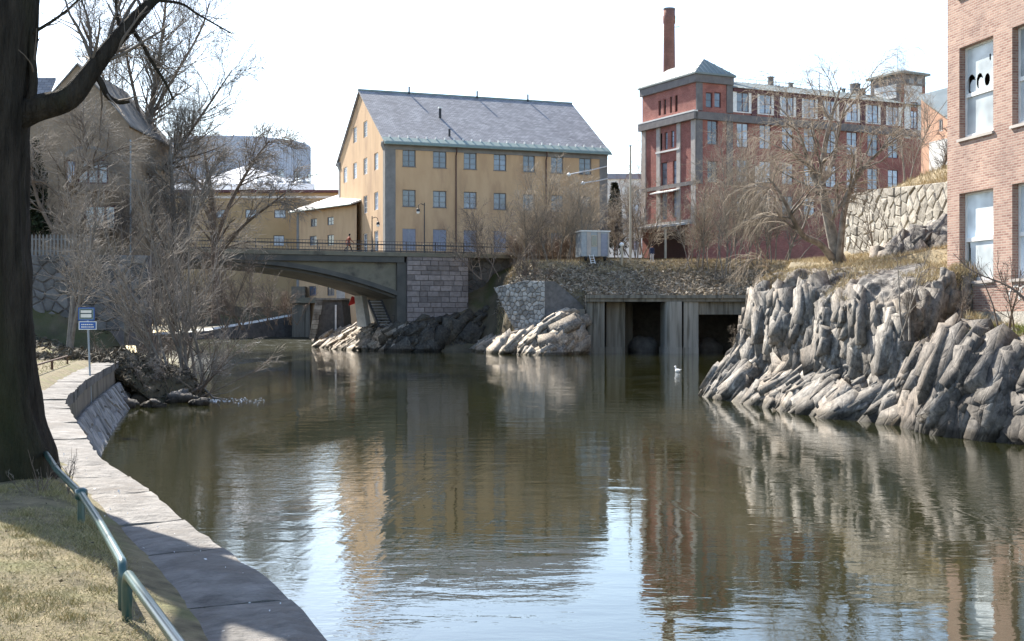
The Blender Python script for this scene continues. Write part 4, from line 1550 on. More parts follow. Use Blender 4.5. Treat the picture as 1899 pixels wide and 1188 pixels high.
# concrete intake with a ledge, then the battered stone pier with its sunlit edge painted as paler stones
ci = empty('intake_tower', P(556, 612, 166))
b0 = P(556, 612, 166)
MB().box(-1.0, 1.3, 0, 5, -1.0, 3.4).build('shaft', 'concrete', ci)
MB().box(-1.2, 2.1, -0.5, 5, 3.404, 4.1).build('ledge', 'bridge_concrete', ci)
MB().box(-1.1, 0.6, 0.2, 5, 4.104, 5.5).build('upper_wall', 'concrete', ci)
tag(ci, 'square concrete intake with projecting ledge upstream of the bridge', 'intake')
sp = empty('stone_pier', (0, 0, 0))
yy = 152
MB().extrude([P(574, 628, yy), P(640, 624, yy), P(634, 556, yy), P(586, 556, yy)], (0.5, 3, 0)).build('pier_core', 'dark_stone', sp)
rng = np.random.default_rng(61)
for k in range(8):
    t0, t1 = k / 8, (k + 1) / 8 - 0.012
    xa, xb = 573 + 12 * t0, 573 + 12 * t1
    ya, yb = 628 - 72 * t0, 628 - 72 * t1
    w = rng.uniform(9, 14)
    MB().extrude([P(xa, ya, yy - 0.25), P(xa + w, ya, yy - 0.25), P(xb + w, yb, yy - 0.25), P(xb, yb, yy - 0.25)], (0, 0.24, 0)).build('lit_edge', 'pale_rubble', sp)
MB().extrude([P(583, 556, yy - 0.3), P(637, 556, yy - 0.3), P(637, 552.5, yy - 0.3), P(585, 552.5, yy - 0.3)], (0.3, 3.4, 0)).build('cap', 'pale_rubble', sp)
MB().extrude([P(621, 612, yy - 0.3), P(624, 612, yy - 0.3), P(624, 565, yy - 0.3), P(621, 565, yy - 0.3)], (0, 0.28, 0)).build('gauge_strip', 'white_paint', sp)
tag(sp, 'battered stone pier with sunlit edge set in paler stones under the bridge', 'pier')
bt = MB().extrude([P(663, 606, 137), P(680, 606, 137), P(671, 548, 137), P(657, 548, 137)], (0.4, 0.8, 0))
tag(bt.build('concrete_buttress', 'white_paint'), 'leaning white painted concrete slab beside the iron stair', 'buttress')
block_thing('red_tarpaulin', 'small red tarpaulin lying on the slope above the pier', [P(646, 566, 140), P(658, 562, 140), P(658, 551, 140), P(652, 549, 140)], (0.1, 0.5, 0), 'cloth_red', 'tarpaulin')
block_thing('upstream_wall', 'pale rubble wall glimpsed under the arch behind the pier', [P(624, 570, 160), P(665, 570, 160), P(665, 525, 160), P(624, 520, 160)], (0, 1, 0), 'rubble_stone', 'wall')
stair = empty('iron_stair', P(704, 604, 132))
sb = P(704, 604, 132)
for dx in (0, 1.25):
    MB().bar((dx, 0, 0), (dx - 1.15, 0.5, 2.6), 0.10, 0.22).build('stringer', 'rail_iron', stair)
for k in range(9):
    t = (k + 0.5) / 9
    MB().box(0.05 - 1.15 * t, 1.2 - 1.15 * t, 0.5 * t - 0.12, 0.5 * t + 0.12, 2.6 * t - 0.03, 2.6 * t + 0.01).build('tread', 'steel', stair)
MB().box(-0.2, 3.2, -0.3, 0.8, -0.12, -0.02).build('landing', 'rail_iron', stair)
for x in (1.5, 2.3, 3.1):
    MB().box(x - 0.03, x + 0.03, -0.28, -0.22, -0.02, 1.05).build('rail_post', 'rail_iron', stair)
MB().bar((1.3, -0.25, 1.05), (3.15, -0.25, 1.05), 0.05).build('handrail', 'rail_iron', stair)
for x in (0.6, 2.6):
    MB().box(x - 0.05, x + 0.05, 0.1, 0.2, -1.4, -0.12).build('leg', 'rail_iron', stair)
tag(stair, 'iron stair with landing under the right end of the arch', 'stair')

# ================================================================== BUILDINGS
# ---- yellow mill house
YT = math.radians(20.8)
YO = Vector((-14.17, 148.0, 9.4))
yh = empty('yellow_house', YO, YT)
YL, YW, YE = ray_u(1126, YO, YT), ray_u(628, YO, YT + math.pi / 2), 13.7
RIDGE = 21.0
SIDE = side_matrix(0.0)


def zrow(py, px, o, th, base):
    u = ray_u(px, o, th)
    return zat(py, o[1] + math.sin(th) * u) - base


holes, doors = [], []
cols_px = [(746.5, 771), (803, 828), (860, 884), (915.5, 939), (970, 992), (1022, 1044.5), (1074, 1096.6)]
for a, b_ in cols_px:
    ua, ub_ = ray_u(a, YO, YT), ray_u(b_, YO, YT)
    holes += [(ua, ub_, 10.95, 12.85), (ua, ub_, 6.45, 8.35)]
    doors.append((ua, ub_, 1.5, 3.95))
mb = MB()
wall_sheet(mb, 0, YL, 0, YE, holes + doors, 0.2)
gh = []
for a, b_ in ((637, 643.5), (655, 661.5), (674, 681), (694, 701.2)):
    va, vb = ray_u(a, YO, YT + math.pi / 2), ray_u(b_, YO, YT + math.pi / 2)
    lo, hi = min(va, vb), max(va, vb)
    gh += [(lo, hi, 10.9, 12.85), (lo, hi, 6.3, 8.35), (lo, hi, 1.6, 3.9)]
for a, b_ in ((655, 661.5), (674, 681)):
    va, vb = ray_u(a, YO, YT + math.pi / 2), ray_u(b_, YO, YT + math.pi / 2)
    gh.append((min(va, vb), max(va, vb), 15.3, 17.2))
m2 = MB(SIDE)
sl_ = (RIDGE - YE) / (YW / 2)
wall_sheet(m2, 0, YW, 0, RIDGE, gh, 0.2, clips=((-sl_, 1, YE), (sl_, 1, YE + sl_ * YW)))
mb.v, off = mb.v + m2.v, len(mb.v)
mb.f += [[i + off for i in f_] for f_ in m2.f]
mb.add([(YL, 0, 0), (YL, YW, 0), (YL, YW, YE), (YL, YW / 2, RIDGE), (YL, 0, YE)], [(0, 1, 2, 3, 4)])
mb.add([(0, YW, 0), (YL, YW, 0), (YL, YW, YE), (0, YW, YE)], [(0, 1, 2, 3)])
mb.build('wall', 'ochre_plaster', yh)
for h_ in holes:
    window(yh, FRONT, *h_, cols=2, rows=3, frame='grey_frame', glass='blue_glass', inset=0.17, fw=0.09, bw=0.045, thick=0.11, sill='grey_plaster')
for i, h_ in enumerate(doors):
    if i < 4:
        d_ = MB().box(h_[0], h_[1], 0.08, 0.14, h_[2], h_[3]).build('shutter', 'shutter_blue', yh)
        MB().box((h_[0] + h_[1]) / 2 - 0.03, (h_[0] + h_[1]) / 2 + 0.03, 0.055, 0.078, h_[2], h_[3]).build('strip', 'grey_metal', d_)
    else:
        window(yh, FRONT, *h_, cols=2, rows=3, frame='grey_frame', glass='blue_glass', inset=0.12, fw=0.09)
for h_ in gh:
    window(yh, SIDE, *h_, cols=2, rows=3, frame='white_paint', glass='bright_glass', inset=0.13, fw=0.08)
# dark corner strips and frieze
MB().box(-0.02, 1.15, -0.05, -0.003, 0, YE - 0.9).build('corner_strip', 'grey_plaster', yh)
MB().box(YL - 1.0, YL + 0.02, -0.05, -0.003, 0, YE - 0.9).build('corner_strip', 'grey_plaster', yh)
MB().box(-0.05, -0.003, 0.0, 0.9, 0, YE - 0.9).build('corner_strip', 'grey_plaster', yh)
MB().box(-0.05, -0.003, YW - 0.9, YW, 0, YE - 0.9).build('corner_strip', 'grey_plaster', yh)
fz = MB().box(-0.03, YL + 0.03, -0.08, -0.002, YE - 0.897, YE - 0.05).build('frieze', 'grey_plaster', yh)
mb = MB()
for x0, x1, dx in ((-0.05, YL + 0.05, 0),):
    mb.extrude([(x0 - 0.05, -0.004, YE - 0.45), (x0 - 0.05, -0.30, YE - 0.2), (x0 - 0.05, -0.52, YE - 0.1), (x0 - 0.05, -0.52, YE), (x0 - 0.05, -0.004, YE)], (x1 - x0 + 0.1, 0, 0))
mb.build('cornice', 'grey_plaster', yh)
# cornice returns on the gable
for y0, d_ in ((0.0, 1), (YW, -1)):
    MB().extrude([(-0.004, y0, YE - 0.95), (-0.25, y0, YE - 0.35), (-0.32, y0 - 0.4 * d_, YE - 0.1), (-0.32, y0 - 0.4 * d_, YE + 0.02), (-0.004, y0, YE + 0.02)], (0, 1.1 * d_, 0)).build('cornice_return', 'grey_plaster', yh)
# roof slopes with thickness
ov = 0.62
for nm, sgn in (('near', 1), ('far', -1)):
    y0 = -ov if sgn > 0 else YW + ov
    ze = YE - sl_ * ov + 0.06
    rf = MB()
    rf.extrude([(-0.28, y0, ze), (-0.28, YW / 2, RIDGE + 0.06), (-0.28, YW / 2, RIDGE + 0.24), (-0.28, y0, ze + 0.16)], (YL + 0.56, 0, 0))
    rr = rf.build('roof', 'roof_slate', yh)
    if sgn > 0:
        near_roof = rr
MB().tube([(-0.32, YW / 2, RIDGE + 0.27), (YL + 0.32, YW / 2, RIDGE + 0.27)], 0.13, 6).build('ridge_cap', 'copper_green', near_roof)


def on_roof(x, t, h=0.0):
    """t = 0 at the eaves, 1 at the ridge"""
    y = -ov + (YW / 2 + ov) * t
    return (x, y - h * 0.0, YE + sl_ * y + 0.24 + h)


mb = MB()
a, b_ = on_roof(-0.28, 0.0), on_roof(-0.28, 0.085)
mb.extrude([(a[0], a[1] - 0.02, a[2] - 0.1), (b_[0], b_[1], b_[2] - 0.03), (b_[0], b_[1], b_[2] + 0.05), (a[0], a[1] - 0.02, a[2] + 0.06)], (YL + 0.56, 0, 0))
mb.build('eaves_sheet', 'copper_green', near_roof)
MB().tube([on_roof(-0.3, -0.01, -0.1), on_roof(YL + 0.3, -0.01, -0.1)], 0.09, 6).build('gutter', 'copper_green', near_roof)
for k in range(25):
    q = on_roof(0.6 + k * (YL - 1.2) / 24, 0.09, 0.1)
    MB().box(q[0] - 0.07, q[0] + 0.07, q[1] - 0.1, q[1] + 0.1, q[2] - 0.1, q[2] + 0.16).build('snow_hook', 'white_metal', near_roof)
for px in (758, 884, 978):
    x = ray_u(px, YO + Vector((-math.sin(YT) * YW / 2, math.cos(YT) * YW / 2, 0)), YT)
    q = on_roof(x, 0.985)
    MB().tube([q, (q[0], q[1], q[2] + 0.9)], 0.11, 8).build('vent_pipe', 'rail_iron', near_roof)
q = on_roof(ray_u(800, YO + Vector((-3, 5, 0)), YT), 0.52)
MB().tube([q, (q[0], q[1], q[2] + 1.1)], 0.16, 8).build('vent_pipe', 'rail_iron', near_roof)
MB().box(q[0] - 0.2, q[0] + 0.2, q[1] - 0.2, q[1] + 0.2, q[2] + 1.1, q[2] + 1.3).build('vent_cap', 'white_metal', near_roof)
q = on_roof(ray_u(826, YO + Vector((-1, 2, 0)), YT), 0.17)
MB().tube([q, (q[0], q[1], q[2] + 0.8)], 0.13, 8).build('vent_pipe', 'rail_iron', near_roof)
for px in (845, 1012):
    u = ray_u(px, YO, YT)
    MB().tube([(u - 0.12, -0.62, YE - 0.35), (u, -0.45, YE - 0.8), (u, -0.16, YE - 1.3), (u, -0.16, 0.1)], 0.075, 8).build('downpipe', 'brown_frame', yh)
tag(yh, 'ochre yellow mill house with dark corners and grey slate gable roof', 'building')
# two lamp arms on the far corner
for (pa, pb, hh) in (((1055, 323), (1126, 308), 0), ((1081, 339), (1126, 331), 1)):
    A_, B_ = P(*pa, 150), P(*pb, 157.6)
    r = empty('wall_lamp', B_)
    MB().tube([(0, 0, 0), tuple((A_ - B_) * 0.5 + Vector((0, 0, -0.05))), tuple(A_ - B_)], 0.07, 6).build('arm', 'white_metal', r)
    e_ = A_ - B_
    MB().lathe([(0.05, 0.2), (0.22, 0.05), (0.24, -0.1), (0.1, -0.22)], tuple(e_), 10).build('lamp_head', 'white_paint', r)
    tag(r, ('upper long pale lamp arm' if hh == 0 else 'lower short lamp arm with white globe') + ' reaching out from the corner of the yellow house', 'lamp')

# ---- red brick mill
RT = math.radians(26.5)
RO = Vector((20.9, 150.0, 9.6))
rb = empty('red_mill', RO, RT)
RW = ray_u(1191, RO, RT + math.pi / 2)
tw_x = ray_u(1357, RO, RT)
end_x = ray_u(1716, RO, RT)
et_x = ray_u(1671, RO, RT)


def zr(py, px=None):
    if px is None:
        return zat(py, 150.0) - 9.6
    u = ray_u(px, RO, RT)
    return zat(py, 150 + math.sin(RT) * u) - 9.6


ZE, ZCOR = zr(137), zr(205)          # tower eaves, cornice
ZM = zr(163, 1365)                   # eaves of the long wing
holes = []
wins = []
hw = (ray_u(1309, RO, RT), ray_u(1321, RO, RT), ray_u(1325, RO, RT), ray_u(1337, RO, RT))
wins += [(hw[0], hw[1], zr(199, 1315), zr(171, 1315)), (hw[2], hw[3], zr(199, 1331), zr(171, 1331))]
wins.append((ray_u(1312, RO, RT), ray_u(1331, RO, RT), zr(268, 1320), zr(223, 1320)))
wins.append((ray_u(1312, RO, RT), ray_u(1331, RO, RT), zr(338, 1320), zr(298, 1320)))
u_first, u_last = ray_u(1377, RO, RT), ray_u(1656, RO, RT)
bays = [u_first + (u_last - u_first) * k / 7 for k in range(8)]
zz = [(zr(207, 1377), zr(171, 1377)), (zr(273, 1377), zr(228, 1377)), (zr(340, 1420), zr(299, 1420)), (zr(396, 1420), zr(361, 1420))]
mwins = []
for k, u in enumerate(bays):
    for j, (z0, z1) in enumerate(zz):
        w = 0.86 if j == 0 else 0.82
        mwins.append((u - w, u + w, z0, z1, j))
for k in range(2):
    u = et_x + 1.4 + k * 0.0
    if k == 0:
        mwins.append((et_x + 1.5, et_x + 2.7, zr(238, 1693), zr(205, 1693), 9))
        mwins.append((et_x + 1.5, et_x + 2.7, zr(199, 1693), zr(189, 1693), 9))
mb = MB()
allw = [w_ for w_ in wins] + [w_[:4] for w_ in mwins]
wall_sheet(mb, 0, tw_x, 0, ZE, [w_ for w_ in allw if w_[1] < tw_x], 0.25)
wall_sheet(mb, tw_x, et_x, 0, ZM, [w_ for w_ in allw if tw_x < w_[0] and w_[1] < et_x], 0.25)
ZT = zr(138, 1690)
wall_sheet(mb, et_x, end_x, 0, ZT, [w_ for w_ in allw if w_[0] > et_x], 0.25)
# left end wall
side_u = lambda px: ray_u(px, RO, RT + math.pi / 2)


def zs(py, px):
    v_ = side_u(px)
    return zat(py, 150 + math.cos(RT) * v_) - 9.6


swins = []
for (a, b_, yt, yb) in ((1221, 1225.5, 186, 214), (1230.5, 1235, 184, 212), (1242, 1246, 179, 209), (1251.5, 1256.5, 176, 207),
                        (1223, 1228, 247, 278), (1232, 1238, 245, 277), (1244, 1250, 242, 273), (1254, 1259.5, 240, 271),
                        (1226, 1237, 301, 343), (1247.5, 1258, 297, 340), (1226, 1237, 358, 407), (1247.5, 1258, 354, 402)):
    lo, hi = sorted((side_u(a), side_u(b_)))
    c = (a + b_) / 2
    swins.append((lo, hi, zs(yb, c), zs(yt, c)))
m2 = MB(SIDE)
wall_sheet(m2, 0, RW, 0, ZE, swins, 0.3)
mb.v, off = mb.v + m2.v, len(mb.v)
mb.f += [[i + off for i in f_] for f_ in m2.f]
mb.add([(end_x, 0, 0), (end_x, RW, 0), (end_x, RW, ZM), (end_x, 0, ZM)], [(0, 1, 2, 3)])
mb.add([(0, RW, 0), (end_x, RW, 0), (end_x, RW, ZM), (0, RW, ZM)], [(0, 1, 2, 3)])
mb.add([(tw_x, 0, ZM - 1), (tw_x, RW, ZM - 1), (tw_x, RW, ZE), (tw_x, 0, ZE)], [(0, 1, 2, 3)])
mb.build('wall', 'red_brick', rb)
for w_ in wins:
    window(rb, FRONT, *w_, cols=2 if w_[1] - w_[0] > 1.3 else 1, rows=2, frame='plum_frame', glass='blue_glass', inset=0.16, fw=0.09)
for w_ in mwins:
    window(rb, FRONT, *w_[:4], cols=2, rows=3 if w_[4] else 2, frame='plum_frame', glass='bright_glass', inset=0.1 if w_[4] else 0.05, fw=0.08, thick=0.1)
for w_ in swins:
    window(rb, SIDE, *w_, cols=1, rows=3, frame='brown_frame', glass='dark_glass' if w_[1] - w_[0] < 0.62 else 'bright_glass', inset=0.2, fw=0.05)
# white bay panels with real openings on the top floor
for u in bays:
    z0, z1 = zz[0]
    m_ = MB()
    for a, b_, c, d in ((u - 1.48, u - 0.86, z0 - 0.12, z1 + 0.3), (u + 0.86, u + 1.48, z0 - 0.12, z1 + 0.3), (u - 0.86, u + 0.86, z1, z1 + 0.3), (u - 0.86, u + 0.86, z0 - 0.12, z0)):
        m_.box(a, b_, -0.07, -0.004, c, d)
    m_.build('bay_panel', 'pilaster_stone' if False else 'white_paint', rb)
# lift tower panels
z0, z1 = ZCOR - 1.2, zr(158, 1690)
wL = (et_x + 1.5, et_x + 2.7)
m_ = MB()
m_.box(et_x + 0.5, wL[0], -0.06, -0.004, z0, z1).box(wL[1], end_x - 0.6, -0.06, -0.004, z0, z1)
m_.box(wL[0], wL[1], -0.06, -0.004, zr(189, 1693), z1)
m_.build('tower_panel', 'white_paint', rb)
# lift tower: sides above the roof and its own hipped cap
m_ = MB()
m_.add([(et_x, 0, ZM - 1), (et_x, 5.5, ZM - 1), (et_x, 5.5, ZT), (et_x, 0, ZT)], [(3, 2, 1, 0)])
m_.add([(end_x, 0, ZM - 1), (end_x, 5.5, ZM - 1), (end_x, 5.5, ZT), (end_x, 0, ZT)], [(0, 1, 2, 3)])
m_.add([(et_x, 5.5, ZM - 1), (end_x, 5.5, ZM - 1), (end_x, 5.5, ZT), (et_x, 5.5, ZT)], [(0, 1, 2, 3)])
m_.build('lift_tower', 'cornice_stone', rb)
MB().box(et_x - 0.06, et_x - 0.004, 0.8, 4.7, ZM + 0.9, zr(152, 1660)).build('tower_panel', 'white_paint', rb)
MB().box(et_x + 0.1, end_x - 0.1, -0.075, -0.003, z1 + 0.004, ZT - 0.05).build('tower_frieze', 'cornice_stone', rb)
for k in (0.32, 0.66):
    u = et_x + (end_x - et_x) * k
    MB().box(u, u + 0.7, -0.09, -0.077, z1 + 0.25, z1 + 0.85).build('vent', 'grey_metal', rb)
m_ = MB()
cx_, cy_ = (et_x + end_x) / 2, 2.75
vs = [(et_x - 0.45, -0.45, ZT), (end_x + 0.45, -0.45, ZT), (end_x + 0.45, 5.95, ZT), (et_x - 0.45, 5.95, ZT), (et_x - 0.45, -0.45, ZT + 0.25), (end_x + 0.45, -0.45, ZT + 0.25), (end_x + 0.45, 5.95, ZT + 0.25), (et_x - 0.45, 5.95, ZT + 0.25), (cx_, cy_, ZT + 1.25)]
m_.add(vs, [(3, 2, 1, 0), (0, 1, 5, 4), (1, 2, 6, 5), (2, 3, 7, 6), (3, 0, 4, 7), (4, 5, 8), (5, 6, 8), (6, 7, 8), (7, 4, 8)])
tr_ = m_.build('tower_roof', 'sheet_roof_green', rb)
MB().tube([(cx_, cy_, ZT + 1.2), (cx_, cy_, ZT + 3.4)], 0.04, 5).build('mast', 'steel', tr_)
# cornice bands, end pilasters, bands on the end wall
MB().box(-0.25, end_x + 0.2, -0.35, -0.004, ZCOR - 0.95, ZCOR - 0.1).build('cornice', 'cornice_stone', rb)
MB().box(-0.5, -0.004, -0.35, RW + 0.2, ZCOR - 0.94, ZCOR - 0.11).build('cornice', 'cornice_stone', rb)
MB().box(-0.52, -0.003, -0.37, RW + 0.22, ZCOR - 0.105, ZCOR + 0.06).build('cornice_lip', 'pale_plaster', rb)
MB().box(-0.30, -0.005, -0.30, RW + 0.15, ZE - 0.9, ZE - 0.02).build('frieze', 'cornice_stone', rb)
MB().box(-0.28, tw_x + 0.1, -0.28, -0.005, ZE - 0.895, ZE - 0.02).build('frieze', 'cornice_stone', rb)
for a in (-0.03, tw_x - 0.75):
    MB().box(a, a + 0.85, -0.12, -0.006, zr(340), ZCOR - 0.955).build('pilaster', 'cornice_stone', rb)
    MB().box(a, a + 0.85, -0.12, -0.006, ZCOR + 0.065, ZE - 0.9).build('pilaster', 'cornice_stone', rb)
for a, w in ((0.0, 0.85), (3.05, 0.75), (7.35, 0.75), (RW - 0.9, 0.9)):
    MB().box(-0.14, -0.006, a + 0.01, a + w, 4.1, ZCOR - 0.955).build('pilaster', 'pilaster_stone', rb)
MB().box(-0.16, -0.004, 0.0, RW, zr(341), zr(334)).build('band', 'cornice_stone', rb)
MB().box(-0.22, -0.004, 0.0, RW, zr(412), zr(405)).build('band', 'pilaster_stone', rb)
lo, hi = side_u(1262), side_u(1218)
MB().box(-0.2, -0.004, lo, hi, zs(281, 1240), zs(278, 1240)).build('sill_band', 'pale_plaster', rb)
MB().extrude([(-0.01, lo, zs(352, 1240)), (-1.0, lo, zs(356, 1240)), (-1.0, lo, zs(358, 1240)), (-0.01, lo, zs(354.5, 1240))], (0, hi - lo, 0)).build('window_hood', 'pale_plaster', rb)
mb = MB()
for k in range(16):
    u = tw_x + 0.1 + k * (et_x - tw_x - 0.3) / 15.0
mb = None
MB().box(tw_x + 0.12, et_x - 0.02, -0.25, -0.005, ZM - 0.42, ZM - 0.02).build('eaves_band', 'plum_frame', rb)
for k in range(9):
    u = bays[0] + (bays[1] - bays[0]) * (k - 0.5) - 0.4
    if tw_x + 0.1 < u < et_x - 0.6:
        MB().box(u, u + 0.8, -0.14, -0.005, ZCOR - 0.1, ZM - 0.425).build('pier', 'plum_frame', rb)
# roofs
def hip(x0, x1, y0, y1, z, h, inset, nm, mat):
    m_ = MB()
    xm = (x0 + x1) / 2
    vs = [(x0, y0, z), (x1, y0, z), (x1, y1, z), (x0, y1, z), (x0, y0, z + 0.18), (x1, y0, z + 0.18), (x1, y1, z + 0.18), (x0, y1, z + 0.18), (xm, y0 + inset, z + h), (xm, y1 - inset, z + h)]
    m_.add(vs, [(3, 2, 1, 0), (0, 1, 5, 4), (1, 2, 6, 5), (2, 3, 7, 6), (3, 0, 4, 7), (4, 5, 8), (5, 6, 9, 8), (6, 7, 9), (7, 4, 8, 9)])
    r_ = m_.build(nm, mat, rb)
    return r_, vs


r_, vs = hip(-0.45, tw_x + 0.35, -0.45, RW + 0.4, ZE, 2.3, 2.4, 'tower_roof', 'sheet_roof_green')
for k in range(14):
    y = 0.2 + k * (RW - 0.2) / 13
    t = min(max((y + 0.45) / 2.85, 0), 1) * min(1, max((RW + 0.4 - y) / 2.8, 0))
    xm = (tw_x - 0.1) / 2
    MB().bar((-0.43, y, ZE + 0.22), (-0.45 + (xm + 0.45) * t, y, ZE + 0.22 + 2.1 * t), 0.06, 0.07).build('seam', 'sheet_roof', r_)
for k in range(1, 9):
    x = -0.45 + (tw_x + 0.8) * k / 9
    xm = (tw_x - 0.1) / 2
    t = 1 - abs(x - xm) / (xm + 0.5)
    MB().bar((x, -0.43, ZE + 0.22), (x, -0.45 + 2.4 * t, ZE + 0.22 + 2.1 * t), 0.06, 0.07).build('seam', 'sheet_roof', r_)
m_ = MB().extrude([(tw_x + 0.1, -0.5, ZM), (tw_x + 0.1, RW / 2, ZM + 2.0), (tw_x + 0.1, RW + 0.5, ZM), (tw_x + 0.1, RW + 0.5, ZM - 0.02), (tw_x + 0.1, -0.5, ZM - 0.02)], (end_x - tw_x - 0.1, 0, 0))
mr = m_.build('roof', 'sheet_roof', rb)
for k in range(30):
    x = tw_x + 0.5 + k * (et_x - tw_x - 0.6) / 29
    MB().bar((x, -0.49, ZM + 0.04), (x, RW / 2, ZM + 2.04), 0.05, 0.06).build('seam', 'sheet_roof', mr)
MB().bar((tw_x + 0.5, RW / 2 - 0.4, ZM + 2.35), (et_x - 1, RW / 2 - 0.4, ZM + 2.35), 0.06, 0.05).build('snow_rail', 'copper_green', mr)
for k in range(15):
    x = tw_x + 0.8 + k * (et_x - tw_x - 2) / 14
    MB().bar((x, RW / 2 - 0.4, ZM + 1.8), (x, RW / 2 - 0.4, ZM + 2.35), 0.04).build('rail_foot', 'copper_green', mr)
for px, hgt, w in ((1430, 0.9, 0.5), (1587, 1.1, 0.9), (1467, 0.4, 0.4), (1601, 0.6, 0.5), (1565, 0.35, 0.35)):
    u = ray_u(px, RO + Vector((-2.6, 4.7, 0)), RT)
    MB().box(u - w / 2, u + w / 2, RW / 2 - w / 2, RW / 2 + w / 2, ZM + 1.6, ZM + 2.0 + hgt).box(u - w / 2 - 0.08, u + w / 2 + 0.08, RW / 2 - w / 2 - 0.08, RW / 2 + w / 2 + 0.08, ZM + 2.0 + hgt, ZM + 2.12 + hgt).build('chimney', 'cornice_stone', mr)
# downpipe, banner, loading canopy and the open porch under the end wall
u = ray_u(1585, RO, RT)
MB().tube([(u, -0.14, 2.0), (u, -0.14, zr(280, 1585))], 0.11, 8).build('downpipe', 'white_metal', rb)
u = ray_u(1395, RO, RT)
bn = MB().box(u, u + 1.0, -0.6, -0.52, zr(392, 1400), zr(309, 1400)).build('banner', 'white_paint', rb)
MB().box(u + 0.15, u + 0.85, -0.61, -0.602, zr(380, 1400), zr(340, 1400)).build('print_patch', 'shutter_blue', bn)
MB().tube([(u - 0.08, -0.56, zr(396, 1400)), (u - 0.08, -0.56, zr(305, 1400))], 0.05, 6).build('pole', 'rail_iron', bn)
cz = zr(417)
m_ = MB().extrude([(-0.02, 0.6, cz + 0.5), (-3.4, 0.6, cz - 0.05), (-3.4, 0.6, cz - 0.25), (-0.02, 0.6, cz + 0.2)], (0, RW + 0.8, 0))
cn = m_.build('canopy', 'grey_metal', rb)
for y in (1.4, 10.8):
    MB().box(-3.25, -3.05, y, y + 0.2, 0, cz - 0.23).build('post', 'timber_pale', cn)
MB().box(-0.55, -0.01, 0.02, 0.75, 0.6, cz + 0.1).build('bracket', 'red_brick', rb)
MB().box(-0.09, -0.006, 2.2, 9.8, 0.2, cz - 0.5).build('gate_recess', 'brown_frame', rb)
tag(rb, 'red brick mill with grey cornices, corner pavilion and lift tower', 'building')
ck = empty('brick_chimney', (19.75, 166.0, 9.6))
MB().lathe([(1.05, 0), (0.98, 8), (0.80, 22), (0.70, 30.6), (0.78, 30.8), (0.80, 31.6), (0.74, 31.7), (0.74, 32.4)], (0, 0, 0), 20).build('shaft', 'chimney_brick', ck, True)
MB().lathe([(0.76, 32.402), (0.76, 32.6), (0.6, 32.62)], (0, 0, 0), 20).build('cap', 'cornice_stone', ck)
MB().bar((0.7, -0.3, 30.2), (1.25, -0.5, 30.2), 0.08).build('bracket', 'rail_iron', ck)
tag(ck, 'tall slender round brick chimney behind the red mill', 'chimney')

# ---- brick factory on the right
FT = math.atan2(-0.982, 0.187)
FO = Vector((13.84, 42.0, 2.72))
fb = empty('brick_factory', FO, FT)


def zf(py, px):
    u_ = ray_u(px, FO, FT)
    return zat(py, FO[1] + math.sin(FT) * u_) - FO[2]


fwin = []
c1 = (ray_u(1779, FO, FT), ray_u(1842, FO, FT))
c2 = (ray_u(1877, FO, FT), ray_u(1877, FO, FT) + c1[1] - c1[0])
pitch = c2[0] - c1[0]
rows_ = ((zf(522, 1780), zf(359, 1780)), (zf(258, 1780), zf(89, 1780)))
rows_ = rows_ + ((rows_[1][0] + rows_[1][0] - rows_[0][0], rows_[1][1] + rows_[1][0] - rows_[0][0]),)
for k in range(4):
    for z0, z1 in rows_:
        fwin.append((c1[0] + k * pitch, c1[1] + k * pitch, z0, z1))
FL, FH, FW = 24.0, 16.5, 14.0
mb = MB()
wall_sheet(mb, 0, FL, 0.55, FH, fwin, 0.32)
mb.add([(0, 0, 0.55), (0, FW, 0.55), (0, FW, FH), (0, 0, FH)], [(3, 2, 1, 0)])
mb.add([(FL, 0, 0.55), (FL, FW, 0.55), (FL, FW, FH), (FL, 0, FH)], [(0, 1, 2, 3)])
mb.add([(0, FW, 0.55), (FL, FW, 0.55), (FL, FW, FH), (0, FW, FH)], [(0, 1, 2, 3)])
mb.build('wall', 'factory_brick', fb)
MB().box(-0.06, FL, -0.06, FW, -0.8, 0.546).build('plinth', 'pale_rubble', fb)
MB().box(-0.3, FL + 0.3, -0.3, FW + 0.3, FH, FH + 0.3).build('roof', 'sheet_roof', fb)


def holed_pane(parent, u0, u1, z0, z1, y, holes_, mat):
    nx, nz = 70, 70
    us = np.linspace(u0, u1, nx)
    zs_ = np.linspace(z0, z1, nz)
    U, Zz = np.meshgrid(us, zs_, indexing='ij')
    i = np.arange(nx * nz).reshape(nx, nz)
    q = np.stack([i[:-1, :-1], i[1:, :-1], i[1:, 1:], i[:-1, 1:]], -1).reshape(-1, 4)
    cu, cz_ = (U[:-1, :-1] + U[1:, 1:]).ravel() / 2, (Zz[:-1, :-1] + Zz[1:, 1:]).ravel() / 2
    keep = np.ones(len(q), bool)
    for a, b_, ra, rb_, cut in holes_:
        e = ((cu - a) / ra) ** 2 + ((cz_ - b_) / rb_) ** 2
        inner = ((cu - a - cut * ra) / (ra * 0.8)) ** 2 + ((cz_ - b_ + 0.35 * rb_) / (rb_ * 0.75)) ** 2 < 1 if cut else np.zeros(len(q), bool)
        keep &= ~((e < 1) & ~inner)
    me = np_mesh('pane', np.stack([U, np.full_like(U, y), Zz], -1), q[keep])
    return put('pane', me, mat, parent)


